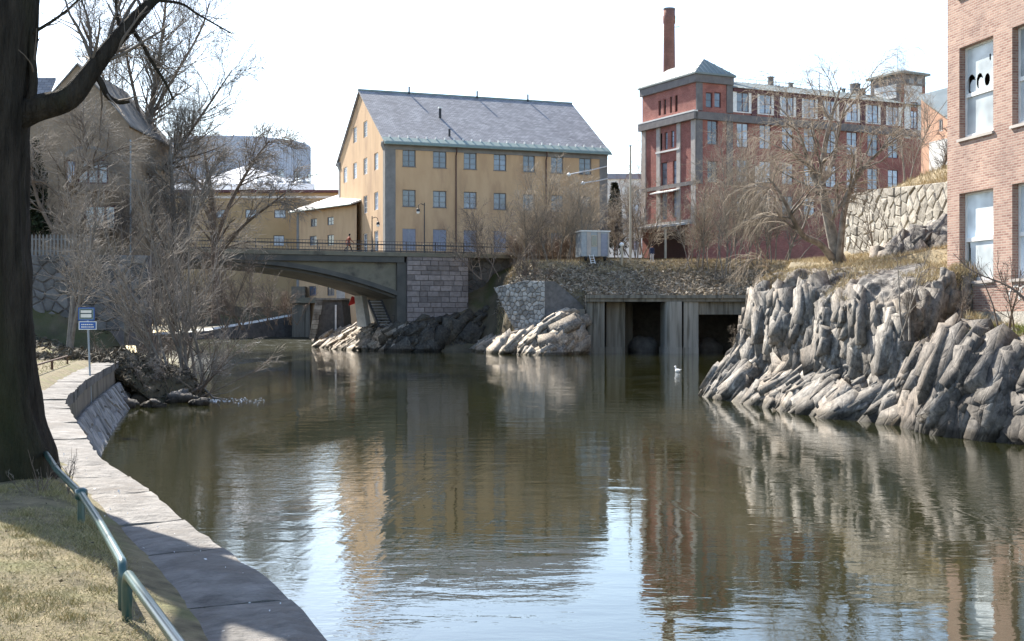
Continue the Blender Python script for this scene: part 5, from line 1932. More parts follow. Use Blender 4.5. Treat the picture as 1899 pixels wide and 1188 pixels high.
for k, (u0, u1, z0, z1) in enumerate(fwin):
    fr = MB()
    yb = 0.24
    zt = z0 + (z1 - z0) * 0.47
    fr.box(u0, u0 + 0.07, yb - 0.04, yb + 0.06, z0, z1).box(u1 - 0.07, u1, yb - 0.04, yb + 0.06, z0, z1)
    fr.box(u0 + 0.07, u1 - 0.07, yb - 0.04, yb + 0.06, z1 - 0.06, z1).box(u0 + 0.07, u1 - 0.07, yb - 0.05, yb + 0.06, z0, z0 + 0.12)
    fr.box(u0 + 0.07, u1 - 0.07, yb - 0.06, yb + 0.06, zt - 0.06, zt + 0.06)
    w_ = fr.build('window', 'white_metal', fb)
    iu0, iu1 = u0 + 0.05, u1 - 0.05
    sp_ = iu1 - iu0
    if k == 1:
        hl = [(iu0 + sp_ * 0.14, zt + 0.34, sp_ * 0.13, 0.30, 0.45), (iu0 + sp_ * 0.40, zt + 0.36, sp_ * 0.10, 0.24, 0.35), (iu0 + sp_ * 0.63, zt + 0.33, sp_ * 0.08, 0.19, 0), (iu0 + sp_ * 0.72, zt + 0.98, sp_ * 0.025, 0.11, 0), (iu0 + sp_ * 0.95, zt + 1.32, sp_ * 0.03, 0.06, 0)]
        holed_pane(w_, iu0, iu1, zt + 0.05, z1 - 0.05, yb, hl, 'white_glass')
    else:
        MB().box(iu0, iu1, yb, yb + 0.015, zt + 0.05, z1 - 0.05).build('pane', 'white_glass', w_)
    if k == 0:
        hl = [(iu0 + 0.1, zt - 0.55, 0.12, 0.55, 0), (iu0 + 0.05, z0 + 0.45, 0.09, 0.3, 0)]
        holed_pane(w_, iu0, iu1, z0 + 0.1, zt - 0.05, yb, hl, 'white_glass')
    else:
        MB().box(iu0, iu1, yb, yb + 0.015, z0 + 0.1, zt - 0.05).build('pane', 'white_glass', w_)
    MB().box(u0 - 0.05, u1 + 0.05, -0.07, yb - 0.055, z0 - 0.09, z0 - 0.003).build('sill', 'pilaster_stone', w_)
# plaster patch with sprayed scrawl under the first window
u0, u1, z0, z1 = fwin[0]
pp = MB().box(u0 + 0.02, u1 - 0.35, -0.025, -0.003, 1.35, z0 - 0.12).build('plaster_patch', 'pale_plaster', fb)
rng = np.random.default_rng(77)
for k in range(7):
    x = u0 + 0.12 + k * 0.17
    pts_ = [(x + rng.uniform(-0.05, 0.05), -0.028, 1.65 + 0.10 * j + rng.uniform(-0.06, 0.06)) for j in range(5)]
    m_ = MB()
    for a, b_ in zip(pts_[:-1], pts_[1:]):
        m_.bar(a, b_, 0.012, 0.03)
    m_.build('scrawl', 'grey_frame', pp)
for k in range(3):
    u = c2[0] + 0.2 + 0.5 * k
    pts_ = [(u + 0.35 * math.cos(a), -0.006, 1.0 + 0.28 * math.sin(a)) for a in np.linspace(0.3, 3.6, 9)]
    m_ = MB()
    for a, b_ in zip(pts_[:-1], pts_[1:]):
        m_.bar(a, b_, 0.01, 0.05)
    m_.build('scrawl', 'pale_plaster', fb)
tag(fb, 'worn red brick factory with tall whitened windows above the rock ledge', 'building')

# ---- brown house on the left bank
hb = empty('brown_house', (-33.5, 87.0, 6.2))
pk_x, ew, zr_, zp_ = 4.9, 8.3, 9.7, 13.6     # ridge position, width, eaves, peak (local)
holes = [(4.9, 6.9, 5.8, 7.4), (5.3, 7.4, 2.8, 4.4), (1.0, 1.5, 4.2, 5.5), (4.1, 4.75, 5.8, 7.4)]
mb = MB()
k_ = (zp_ - zr_) / (ew - pk_x)
wall_sheet(mb, 1.5, ew, -3, zp_, [h_ for h_ in holes if h_[0] > 1.55], 0.25, clips=((k_, 1, zr_ + k_ * ew), (-k_, 1, zr_ - k_ * 1.5)))
mb.add([(ew, 0, -3), (ew, 11, -3), (ew, 11, zr_), (ew, 0, zr_)], [(0, 1, 2, 3)])
mb.add([(1.5, 0, -3), (1.5, 11, -3), (1.5, 11, zr_), (1.5, 0, zr_)], [(0, 1, 2, 3)])
mb.add([(-14, 2.0, -3), (1.5, 2.0, -3), (1.5, 2.0, zr_ - 0.5), (-14, 2.0, zr_ - 0.5)], [(0, 1, 2, 3)])
mb.build('wall', 'house_plaster', hb)
for sgn, xe in ((1, ew + 0.15), (-1, 1.35)):
    ze = zp_ - k_ * abs(xe - pk_x)
    MB().extrude([(xe, -0.12, ze), (pk_x, -0.12, zp_ + 0.02), (pk_x, -0.12, zp_ + 0.16), (xe, -0.12, ze + 0.13)], (0, 11.4, 0)).build('roof', 'dark_stone', hb)
MB().extrude([(-14, 1.5, zr_ - 0.6), (-14, 6, zr_ + 4.0), (-14, 6, zr_ + 4.2), (-14, 1.5, zr_ - 0.4)], (15.4, 0, 0)).build('roof', 'roof_slate', hb)
window(hb, FRONT, *holes[0], cols=3, rows=1, frame='plum_frame', glass='white_glass', inset=0.1, fw=0.1, bw=0.12)
window(hb, FRONT, *holes[3], cols=1, rows=1, frame='plum_frame', glass='bright_glass', inset=0.1, fw=0.1)
window(hb, FRONT, *holes[1], cols=3, rows=1, frame='plum_frame', glass='white_glass', inset=0.1, fw=0.12, bw=0.16)
window(hb, Matrix.Translation((0, 2.0, 0)), -0.4, 0.5, 4.2, 5.5, cols=2, rows=1, frame='plum_frame', glass='bright_glass', inset=-0.05, fw=0.08)
m_ = MB()
for k in range(11):
    a0, a1 = math.pi * k / 11, math.pi * (k + 1) / 11 - 0.03
    m_.extrude([(5.5 + 1.5 * math.cos(a), -0.05, 7.55 + 0.75 * math.sin(a)) for a in (a0, a1)] + [(5.5 + 1.25 * math.cos(a), -0.05, 7.55 + 0.55 * math.sin(a)) for a in (a1, a0)], (0, 0.046, 0))
m_.build('window_arch', 'grey_plaster', hb)
MB().tube([(ew + 0.1, -0.08, -2), (ew + 0.1, -0.08, zr_ - 1)], 0.055, 8).build('downpipe', 'grey_metal', hb)
MB().box(4.0, 7.1, -0.5, -0.005, 5.3, 5.5).build('balcony_slab', 'house_plaster', hb)
tag(hb, 'brown rendered gabled house behind the bare trees on the left bank', 'building')

# ---- concert hall: zinc drum, low block, lean-to
dr = empty('drum_hall', (-49.2, 235.0, 0))
R_, zt_ = 13.3, 33.9
MB().lathe([(R_, 8), (R_, zt_), (R_ - 0.15, zt_ + 0.2), (R_ - 0.6, zt_ + 0.2)], (0, 0, 0), 96).build('drum_wall', 'drum_metal', dr)
sm = None
for k in range(70):
    a = math.radians(185 + k * 175 / 69)
    if sm is None:
        o = MB().box(-0.04, 0.04, -0.09, -0.002, 8, zt_).build('seam', 'drum_metal', dr)
        sm = o.data
    else:
        o = put('seam', sm, None, dr)
    o.location = (R_ * math.cos(a), R_ * math.sin(a), 0)
    o.rotation_euler = (0, 0, a + math.pi / 2)
for px in (531, 555, 569.5):
    t = max(-1, min(1, ((px - CX) / F * 232 + 49.2) / R_))
    a = -math.acos(t)
    w_ = MB().box(-0.75, 0.75, -0.14, -0.01, 27.3, 28.9).build('window', 'grey_frame', dr)
    w_.location = (R_ * math.cos(a), R_ * math.sin(a), 0)
    w_.rotation_euler = (0, 0, a + math.pi / 2)
    p_ = MB().box(-0.66, 0.66, -0.16, -0.142, 27.39, 28.81).build('pane', 'white_glass', w_)
tag(dr, 'round blue-grey metal clad concert hall drum behind the trees', 'building')

lb = empty('tan_block', (-39.5, 176.0, 0))
E_ = zat(357, 176)
hol = [((508.5 - CX) / F * 176 + 39.5, (530 - CX) / F * 176 + 39.5, zat(404, 176), zat(388, 176)), ((455 - CX) / F * 176 + 39.5, (476 - CX) / F * 176 + 39.5, zat(404, 176), zat(388, 176)),
       ((507 - CX) / F * 176 + 39.5, (527 - CX) / F * 176 + 39.5, zat(456, 176), zat(436, 176)), ((400 - CX) / F * 176 + 39.5, (421 - CX) / F * 176 + 39.5, zat(404, 176), zat(388, 176))]
mb = MB()
wall_sheet(mb, -8, 16.2, 4, E_, hol, 0.2)
mb.add([(16.2, 0, 4), (16.2, 18, 4), (16.2, 18, E_), (16.2, 0, E_)], [(0, 1, 2, 3)])
mb.build('wall', 'tan_plaster', lb)
for h_ in hol:
    window(lb, FRONT, *h_, cols=2, rows=2, frame='grey_frame', glass='bright_glass', inset=0.1, fw=0.1)
MB().box(-8.3, 16.6, -0.5, 18, E_ + 0.003, E_ + 0.35).build('eaves', 'plum_frame', lb)
MB().box(-8, 16.2, -0.14, -0.004, E_ - 0.75, E_ - 0.45).build('frieze', 'pale_plaster', lb)
MB().extrude([(-8.2, 0.0, E_ + 0.354), (-8.2, 1.2, E_ + 1.35), (-8.2, 1.6, E_ + 1.35), (-8.2, 1.6, E_ + 0.354)], (21.2, 0, 0)).build('parapet', 'pale_roof', lb)
gx0, gx1 = (470 - CX) / F * 182 + 39.5, (572 - CX) / F * 182 + 39.5
gl = MB()
gz = E_ + 1.36
gl.add([(gx0 - 8, 2, gz), (gx1, 2, gz), (gx1 - 9, 9, gz + 3.2), (gx0 - 2, 9, gz + 3.2)], [(0, 1, 2, 3)])
gl.add([(gx1, 2, gz), (gx1, 15, gz), (gx1 - 9, 9, gz + 3.2)], [(0, 1, 2)])
gr_ = gl.build('glass_roof', 'drum_metal', lb)
for k in range(8):
    u0_ = gx0 + 1 + k * 1.35
    MB().add([(u0_, 2.7, gz + 0.45), (u0_ + 0.95, 2.7, gz + 0.45), (u0_ + 0.55, 3.9, gz + 1.0), (u0_ - 0.35, 3.9, gz + 1.0)], [(0, 1, 2, 3)]).build('skylight_pane', 'white_glass', gr_)
MB().box(16.2, 24, 5, 20, 8, E_ + 1.2).build('rear_wing', 'drum_metal', lb)
tag(lb, 'long tan rendered block with dark eaves in front of the drum', 'building')

le_o = Vector((-21.0, 161.0, 0))
le_d = Vector((-27.6, 169.6, 0)) - le_o
th_ = math.atan2(-le_d.y, -le_d.x)
le = empty('lean_to', Vector((-27.6, 169.6, 0)), th_)
LL = le_d.length + 4.0
hol = []
o_ = Vector((-27.6, 169.6, 0))
for a, b_, yt, yb in ((576, 587.5, 405, 420), (607, 618.5, 402, 417), (573, 586, 530, 548), (607, 620, 530, 548), (574, 587, 437, 455), (607, 619, 435, 455)):
    ua, ub_ = ray_u(a, o_, th_), ray_u(b_, o_, th_)
    ym = o_[1] + math.sin(th_) * (ua + ub_) / 2
    hol.append((ua, ub_, zat(yb, ym), zat(yt, ym)))
ez = zat(392, 168)
mb = MB()
wall_sheet(mb, 0, LL, 2, ez, hol, 0.2)
mb.add([(0, 0, 2), (0, 9, 2), (0, 9, ez + 2), (0, 0, ez)], [(3, 2, 1, 0)])
mb.build('wall', 'ochre_plaster', le)
for h_ in hol:
    window(le, FRONT, *h_, cols=2, rows=2, frame='grey_frame', glass='blue_glass', inset=0.1, fw=0.08)
MB().box(-0.03, 0.55, -0.06, -0.004, 2, ez - 0.05).build('corner_strip', 'grey_plaster', le)
MB().extrude([(-0.8, -0.7, ez), (-0.8, 9, ez + 3.4), (-0.8, 9, ez + 3.6), (-0.8, -0.7, ez + 0.2)], (LL + 0.8, 0, 0)).build('roof', 'pale_roof', le)
MB().tube([(-0.8, -0.75, ez + 0.02), (LL, -0.75, ez + 0.02)], 0.1, 6).build('gutter', 'copper_green', le)
tag(le, 'small ochre lean-to with pale roof beside the yellow house', 'building')

# ---- pale block and pink house far behind
wb = empty('pale_block', (22.0, 250.0, 9))
E_ = zat(322, 250) - 9
hol = [(k * 2.4 + 0.6, k * 2.4 + 2.0, E_ - 4.2 - 3.4 * j, E_ - 2.4 - 3.4 * j) for k in range(6) for j in range(4)]
mb = MB()
wall_sheet(mb, -6, 16, 0, E_ - 1.0, hol, 0.2)
mb.build('wall', 'pale_plaster', wb)
for h_ in hol:
    window(wb, FRONT, *h_, cols=2, rows=1, frame='grey_frame', glass='bright_glass')
MB().box(-6.3, 16.3, -0.3, 12, E_ - 0.996, E_).build('eaves', 'shutter_blue', wb)
tag(wb, 'pale flat roofed block seen between the yellow house and the red mill', 'building')
PT = math.radians(-74)
PO = P(1708, 594, 132) + Vector((0, 0, 5))
pk_ = empty('pink_house', PO, PT)
zq = lambda py, px: zat(py, PO[1] + math.sin(PT) * ray_u(px, PO, PT)) - PO[2]
uq = lambda px: ray_u(px, PO, PT)
hol = [(uq(1741), uq(1748.5), zq(243, 1745), zq(221, 1745))]
h0_, h1_ = zq(188, 1716), zq(218, 1757)
kq = (h0_ - h1_) / (uq(1757) - uq(1716))
mb = MB()
wall_sheet(mb, 0, 22, 0, h0_ + 2, hol, 0.2, clips=((kq, 1, h0_ + kq * uq(1716)),))
mb.build('wall', 'pink_plaster', pk_)
window(pk_, FRONT, *hol[0], cols=2, rows=1, frame='white_paint', glass='dark_glass', inset=0.1)
zl = lambda u: h0_ - kq * (u - uq(1716))
MB().extrude([(-0.2, -0.3, zl(-0.2) + 0.05), (22, -0.3, zl(22) + 0.05), (22, -0.3, zl(22) + 0.2), (-0.2, -0.3, zl(-0.2) + 0.2)], (0, 8, 2.2)).build('roof', 'sheet_roof', pk_)
MB().box(uq(1738), 20, -0.9, -0.01, 0, zq(262, 1748)).build('annex', 'pale_plaster', pk_)
tag(pk_, 'pink rendered house between the lift tower and the brick factory', 'building')

# ================================================================== TREES
def px_line(pts, Y):
    """hand-laid limb through photo points, each at its own distance"""
    if not isinstance(Y, (list, tuple)):
        Y = [Y] * len(pts)
    return [tuple(P(a, b_, y)) for (a, b_), y in zip(pts, Y)]


# ---- the big trunk in the foreground
rng = np.random.default_rng(101)
base = np.array([-4.66, 12.0, 1.45])
trunk_pts = [(-4.78, 12.0, 1.2), tuple(P(-18, 860, 12)), tuple(P(-32, 780, 12)), tuple(P(-42, 650, 12)), tuple(P(-48, 450, 12)), tuple(P(-46, 250, 12)), tuple(P(-32, 100, 12)), tuple(P(-18, -20, 12.05)), (-4.9, 12.4, 7.6), (-5.3, 12.9, 10.0), (-5.2, 13.4, 12.5)]
tr, trr = polyline(trunk_pts, [0.60, 0.53, 0.50, 0.46, 0.45, 0.44, 0.42, 0.39, 0.28, 0.18, 0.09], 180)
n = 90
t_ = tr[0]
tan = nrm(np.gradient(t_, axis=0))
sx = nrm(np.cross(tan, np.array([0, 1.0, 0])))
sy = np.cross(tan, sx)
ang = np.arange(n) * 2 * np.pi / n
ring = t_[:, None] + trr[0][:, None, None] * (sx[:, None] * np.cos(ang)[None, :, None] + sy[:, None] * np.sin(ang)[None, :, None])
# furrowed bark and root flare
nrmv = nrm(ring - t_[:, None])
fur = fbm(np.stack([np.cos(ang)[None] * 5.5 + 0 * ring[..., 0], np.sin(ang)[None] * 5.5 + 0 * ring[..., 0], ring[..., 2] * 0.9], -1), 4, 6, True)
flare = 0.16 * np.maximum(0, np.cos(ang * 3 + 0.6))[None] * np.exp(-(ring[..., 2] - 1.45) / 0.28)
ring = ring + nrmv * (0.055 * fur + np.clip(flare, 0, 0.3))[..., None]
i = np.arange(180 * n).reshape(180, n)
j = np.roll(i, -1, axis=1)
tq = np.stack([i[:-1], j[:-1], j[1:], i[1:]], -1).reshape(-1, 4)
ft = empty('old_tree', tuple(base))
put('trunk', np_mesh('trunk', ring.reshape(-1, 3) - base, tq), 'oak_bark', ft, True)
limb = polyline(px_line([(-5, 235), (60, 203), (125, 183), (163, 140), (200, 92), (250, 35), (292, -8), (420, -130), (520, -320)], [12, 12, 12, 12.05, 12.1, 12.2, 12.3, 12.6, 13]), [0.15, 0.125, 0.108, 0.088, 0.075, 0.06, 0.05, 0.035, 0.02], 40)
small = [polyline(px_line([(55, 195), (62, 150), (58, 95), (50, 25), (30, -80)], 11.95), [0.05, 0.042, 0.036, 0.03, 0.02], 14),
         polyline(px_line([(168, 128), (186, 150), (200, 178), (222, 189), (240, 188)], 12.1), [0.034, 0.030, 0.026, 0.022, 0.013], 14),
         polyline(px_line([(240, 48), (262, 78), (280, 112), (305, 150), (322, 185)], 12.2), [0.022, 0.018, 0.016, 0.013, 0.008], 14),
         polyline(px_line([(55, 64), (95, 40), (130, 14), (165, -20)], 11.95), [0.018, 0.015, 0.012, 0.009], 14),
         polyline(px_line([(288, 0), (335, 6), (365, 25), (400, 45), (430, 62)], 12.3), [0.016, 0.013, 0.010, 0.008, 0.005], 14),
         polyline(px_line([(225, 62), (218, 30), (216, -10), (230, -60)], 12.2), [0.02, 0.017, 0.014, 0.01], 14)]
small = cat_pr(small)
# upper crown above the frame (it throws the dappled shade on the lawn)
up_l = spawn(rng, (tr[:, 100:], trr[:, 100:]), 14, (0.1, 1.0), (0.5, 1.1), (3.0, 5.5), 0.45, 0.15, 0.05, 0.08, (0, 0, 0.05), 10, 0.2)
tw1 = spawn(rng, limb, 26, (0.35, 1), (0.4, 0.95), (0.5, 1.3), 0.35, 0.022, 0.007, 0.13, (0, 0, 0.03), 7)
tw2 = spawn(rng, small, 40, (0.2, 1), (0.4, 0.9), (0.25, 0.7), 0.5, 0.012, 0.004, 0.15, (0, 0, 0.02), 6)
tw3 = spawn(rng, tw1, 170, (0.2, 1), (0.4, 0.9), (0.2, 0.55), 0.5, 0.008, 0.003, 0.16, (0, 0, 0.02), 5)
u1 = spawn(rng, up_l, 160, (0.2, 1), (0.4, 0.9), (0.8, 2.2), 0.5, 0.05, 0.012, 0.1, (0, 0, 0.03), 6)
u2 = spawn(rng, u1, 900, (0.15, 1), (0.4, 0.9), (0.3, 0.9), 0.5, 0.02, 0.006, 0.13, (0, 0, 0.02), 5)
v, q = tubes([limb, small, up_l], [16, 8, 8])
put('limb', np_mesh('limb', v - base, q), 'oak_bark', ft, True)
v, q = tubes([tw1, tw2, tw3, u1, u2], [5, 4, 3, 4, 3])
put('crown', np_mesh('crown', v - base, q), 'dark_twig', ft)
tag(ft, 'thick dark tree trunk with one heavy limb beside the walkway', 'tree')
# suckers at the foot of the trunk
shrub('root_sucker', 'small tuft of suckers between the big trunk and the tube rail', (-3.75, 10.9, 1.62), 5, 0.45, 0.5, 14, 30, 60, 60, 'brown_bark', 'grey_twig', 0.006, 0.002, base_r=0.12)


def big_tree(name, label, base, seed, trunk, limbs, n1, n2, n3, n4, L1, L2, L3, L4, bark, twig, rt, trop=(0, 0, 0.05), group=None, r_lo=0.012):
    rng = np.random.default_rng(seed)
    T = [polyline(a, b_, 20) for a, b_ in [trunk] + limbs]
    T = cat_pr(T)
    l1 = spawn(rng, T, n1, (0.25, 1), (0.4, 0.95), L1, 0.45, 0.10, 0.022, 0.09, trop, 9, 0.3)
    l2 = spawn(rng, l1, n2, (0.15, 1), (0.4, 0.9), L2, 0.5, 0.04, r_lo * 1.4, 0.11, trop, 7, 0.35)
    l3 = spawn(rng, l2, n3, (0.1, 1), (0.4, 0.9), L3, 0.55, 0.03, r_lo, 0.13, trop, 5, 0.5)
    l4 = spawn(rng, l3, n4, (0.1, 1), (0.4, 0.9), L4, 0.6, 0.02, r_lo * 0.8, 0.15, trop, 4, 0.6)
    return make_tree(name, label, base, [T, l1], [l2, l3, l4], bark, twig, [10, 6], [4, 3, 3], group)


b0 = P(268, 470, 96)
big_tree('bare_tree', 'tall bare tree with forked trunk beside the brown house', tuple(b0), 201,
         (px_line([(268, 480), (266, 380), (264, 320), (276, 230), (292, 130), (305, 30), (312, -60)], 96), [0.42, 0.34, 0.27, 0.2, 0.14, 0.09, 0.04]),
         [(px_line([(266, 370), (300, 320), (345, 255), (390, 190), (430, 130)], [96, 95.5, 95, 94.5, 94]), [0.22, 0.17, 0.12, 0.08, 0.035]),
          (px_line([(266, 300), (230, 220), (190, 140), (160, 40)], [96, 96.5, 97, 97]), [0.16, 0.12, 0.08, 0.04]),
          (px_line([(280, 215), (330, 130), (370, 60), (390, 0)], [96, 97, 98, 98]), [0.14, 0.1, 0.07, 0.03]),
          (px_line([(270, 260), (240, 130), (225, 40), (215, -40)], [96, 95, 94, 94]), [0.14, 0.1, 0.07, 0.03])],
         130, 1300, 7000, 11000, (2.4, 5.2), (1.3, 3.0), (0.8, 1.8), (0.4, 1.1), 'brown_bark', 'grey_twig', 0.5, r_lo=0.010, group='bare trees along the left bank')
b0 = P(420, 560, 108)
big_tree('bare_tree', 'broad bare tree hanging over the bridge in front of the drum', tuple(b0), 202,
         (px_line([(400, 600), (400, 520), (396, 430), (390, 350), (380, 290)], 108), [0.38, 0.32, 0.26, 0.2, 0.1]),
         [(px_line([(398, 450), (430, 370), (470, 300), (500, 260)], 108), [0.2, 0.15, 0.1, 0.05]),
          (px_line([(396, 420), (360, 340), (330, 280)], 107), [0.18, 0.12, 0.06]),
          (px_line([(400, 480), (450, 420), (500, 380), (540, 350)], [108, 106, 105, 104]), [0.17, 0.12, 0.08, 0.04])],
         80, 600, 2800, 4200, (2.0, 4.2), (1.2, 2.6), (0.7, 1.6), (0.4, 0.9), 'brown_bark', 'grey_twig', 0.5, trop=(0.03, 0, -0.03), group='bare trees along the left bank', r_lo=0.016)
b0 = P(330, 560, 92)
big_tree('bare_tree', 'twiggy many branched tree between the brown house and the bridge', tuple(b0), 203,
         (px_line([(330, 590), (328, 500), (322, 400), (318, 320), (315, 260)], 92), [0.26, 0.22, 0.17, 0.12, 0.05]),
         [(px_line([(328, 480), (360, 400), (385, 330)], 92), [0.15, 0.1, 0.05]), (px_line([(328, 500), (290, 420), (270, 350)], 92), [0.15, 0.1, 0.05])],
         45, 280, 1100, 1600, (2.0, 4.4), (1.0, 2.6), (0.6, 1.4), (0.3, 0.8), 'grey_bark', 'grey_twig', 0.4, trop=(0, 0, 0.02), group='bare trees along the left bank', r_lo=0.014)
big_tree('bare_tree', 'crooked bare tree in front of the brown house windows', tuple(P(110, 480, 81)), 204,
         (px_line([(95, 470), (110, 400), (140, 330), (160, 270), (150, 215)], 81), [0.2, 0.17, 0.14, 0.1, 0.05]),
         [(px_line([(100, 430), (70, 370), (55, 300)], 81), [0.13, 0.1, 0.05]), (px_line([(140, 330), (190, 290), (240, 270)], 81), [0.12, 0.08, 0.04]), (px_line([(120, 375), (85, 340), (60, 338)], 80.5), [0.1, 0.07, 0.04])],
         60, 420, 1900, 2600, (1.8, 3.6), (1.0, 2.2), (0.5, 1.2), (0.3, 0.7), 'brown_bark', 'grey_twig', 0.4, trop=(0, 0, 0.0), group='bare trees along the left bank', r_lo=0.012)

# ---- stems on the spit
shrub('stem_clump', 'clump of many upright bare stems on the spit by the quay end', tuple(onlevel(342, 712, 0.45)), 211, 8.4, 0.26, 15, 120, 800, 1700, 'grey_bark', 'grey_twig', 0.07, 0.006, cat='tree', trop=0.05, base_r=0.42)
shrub('leaning_shrub', 'low shrub leaning out over the water from the spit', tuple(onlevel(352, 728, 0.25)), 212, 3.6, 0.3, 8, 40, 260, 500, 'brown_bark', 'grey_twig', 0.04, 0.006, (0.75, -0.1, -0.25), trop=0.01, base_r=0.25)
shrub('bank_shrub', 'tangled dark shrub at the landward end of the spit', tuple(onlevel(258, 690, 0.9)), 213, 2.4, 0.7, 16, 90, 700, 1300, 'brown_bark', 'dark_twig', 0.03, 0.006, trop=0.0, base_r=0.9, group='shrubs on the left bank')
shrub('bank_shrub', 'brambly dark shrub low behind the quay end', tuple(onlevel(302, 668, 1.2)), 214, 2.2, 0.8, 16, 90, 700, 1300, 'brown_bark', 'dark_twig', 0.03, 0.007, trop=0.0, base_r=1.1, group='shrubs on the left bank')
shrub('bank_shrub', 'low leafless scrub right behind the end of the quay wall', tuple(onlevel(232, 700, 0.7)), 216, 1.7, 0.9, 18, 90, 600, 900, 'brown_bark', 'grey_twig', 0.02, 0.006, trop=0.0, base_r=0.8, group='shrubs on the left bank')
shrub('bank_shrub', 'low leafless scrub above the boulders of the spit', tuple(onlevel(290, 712, 0.6)), 217, 1.6, 0.9, 18, 90, 600, 900, 'brown_bark', 'grey_twig', 0.02, 0.006, trop=0.0, base_r=0.8, group='shrubs on the left bank')
shrub('young_tree', 'slim twin stemmed tree behind the blue sign', tuple(P(130, 640, 61)), 215, 8.6, 0.2, 3, 46, 420, 1100, 'grey_bark', 'grey_twig', 0.14, 0.009, cat='tree', trop=0.03, base_r=0.25)
for k, (px, py, Y, h, sp, lab, tw) in enumerate((
        (205, 600, 86, 5.5, 0.35, 'thicket of bare stems against the dark garden wall', 'dark_twig'),
        (290, 600, 92, 6.5, 0.35, 'bare thicket left of the two standing figures', 'dark_twig'),
        (372, 610, 98, 7.0, 0.4, 'dense brown thicket on the bank before the bridge', 'red_twig'),
        (445, 608, 112, 6.5, 0.45, 'brown thicket on the bank just under the bridge', 'dark_twig'),
        (80, 470, 84, 4.0, 0.4, 'bare shrub above the garden wall by the fence', 'dark_twig'),
        (240, 470, 86, 5.0, 0.4, 'bare shrub above the garden wall at the house corner', 'dark_twig'),
        (510, 600, 146, 5.5, 0.5, 'brown brush on the upstream bank beyond the arch', 'red_twig'),
        (300, 480, 100, 6.0, 0.45, 'bare shrub at the left end of the bridge railing', 'red_twig'))):
    shrub('bank_shrub', lab, tuple(P(px, py, Y)), 220 + k, h, sp, 14, 130, 800, 1600, 'brown_bark', tw, 0.05, 0.009, group='shrubs on the left bank', trop=0.03, base_r=1.3)

# ---- right bank
rng = np.random.default_rng(301)
wb_base = P(1556, 487, 50.5)
T = [polyline(px_line([(1562, 500), (1552, 470), (1541, 425), (1530, 375), (1524, 330), (1530, 270), (1545, 205), (1560, 160)], 50.5), [0.30, 0.25, 0.21, 0.17, 0.14, 0.10, 0.06, 0.025], 24),
     polyline(px_line([(1556, 488), (1560, 440), (1566, 390), (1582, 340), (1612, 300), (1650, 265), (1690, 240)], [50.3, 50, 49.8, 49.5, 49, 48.8, 48.5]), [0.15, 0.13, 0.11, 0.09, 0.065, 0.04, 0.02], 24),
     polyline(px_line([(1543, 478), (1520, 452), (1490, 437), (1470, 405), (1448, 360), (1425, 330)], [50.4, 50, 49.5, 49, 48.6, 48.5]), [0.16, 0.13, 0.11, 0.09, 0.06, 0.03], 24),
     polyline(px_line([(1528, 365), (1505, 320), (1490, 270), (1470, 225), (1440, 195)], [50.5, 50.8, 51, 51.4, 51.8]), [0.11, 0.09, 0.065, 0.045, 0.02], 24),
     polyline(px_line([(1526, 335), (1548, 290), (1556, 230), (1590, 180), (1622, 150)], [50.5, 51, 51.5, 52, 52]), [0.10, 0.08, 0.06, 0.04, 0.015], 24)]
T = cat_pr(T)
l1 = spawn(rng, T, 62, (0.3, 1), (0.5, 1.1), (1.3, 3.2), 0.5, 0.06, 0.018, 0.11, (-0.01, 0, -0.03), 10, 0.3, curl=1.2)
l2 = spawn(rng, l1, 430, (0.15, 1), (0.4, 1.0), (0.9, 2.1), 0.5, 0.022, 0.008, 0.10, (0, 0, -0.17), 9, 0.4, curl=0.8)
l3 = spawn(rng, l2, 1700, (0.1, 1), (0.3, 0.8), (0.6, 1.5), 0.6, 0.012, 0.005, 0.09, (0, 0, -0.22), 7, 0.5)
l4 = spawn(rng, l3, 1900, (0.1, 1), (0.3, 0.8), (0.3, 0.8), 0.7, 0.008, 0.004, 0.10, (0, 0, -0.15), 5, 0.6)
make_tree('weeping_tree', 'gnarled weeping tree with pale limbs leaning on top of the cliff', tuple(wb_base), [T, l1], [l2, l3, l4], 'pale_bark', 'tan_twig', [10, 6], [4, 3, 3])
# long pendulous twigs that hang over the sluice from the cliff edge
rng = np.random.default_rng(302)
hang_base = P(1432, 505, 51.5)
h0 = polyline(px_line([(1432, 512), (1420, 492), (1400, 480), (1375, 500)], [51.5, 51.2, 51, 50.8]), [0.05, 0.04, 0.03, 0.012], 12)
h1 = spawn(rng, h0, 26, (0.2, 1), (0.3, 0.9), (0.9, 1.9), 0.5, 0.02, 0.007, 0.09, (-0.05, 0, -0.16), 9, 0.4)
h2 = spawn(rng, h1, 130, (0.1, 1), (0.3, 0.8), (0.4, 0.9), 0.6, 0.01, 0.004, 0.1, (0, 0, -0.15), 6, 0.5)
make_tree('hanging_shrub', 'pale shrub hanging from the cliff edge over the sluice roof', tuple(hang_base), [h0], [h1, h2], 'pale_bark', 'tan_twig', [6], [4, 3], cat='shrub')

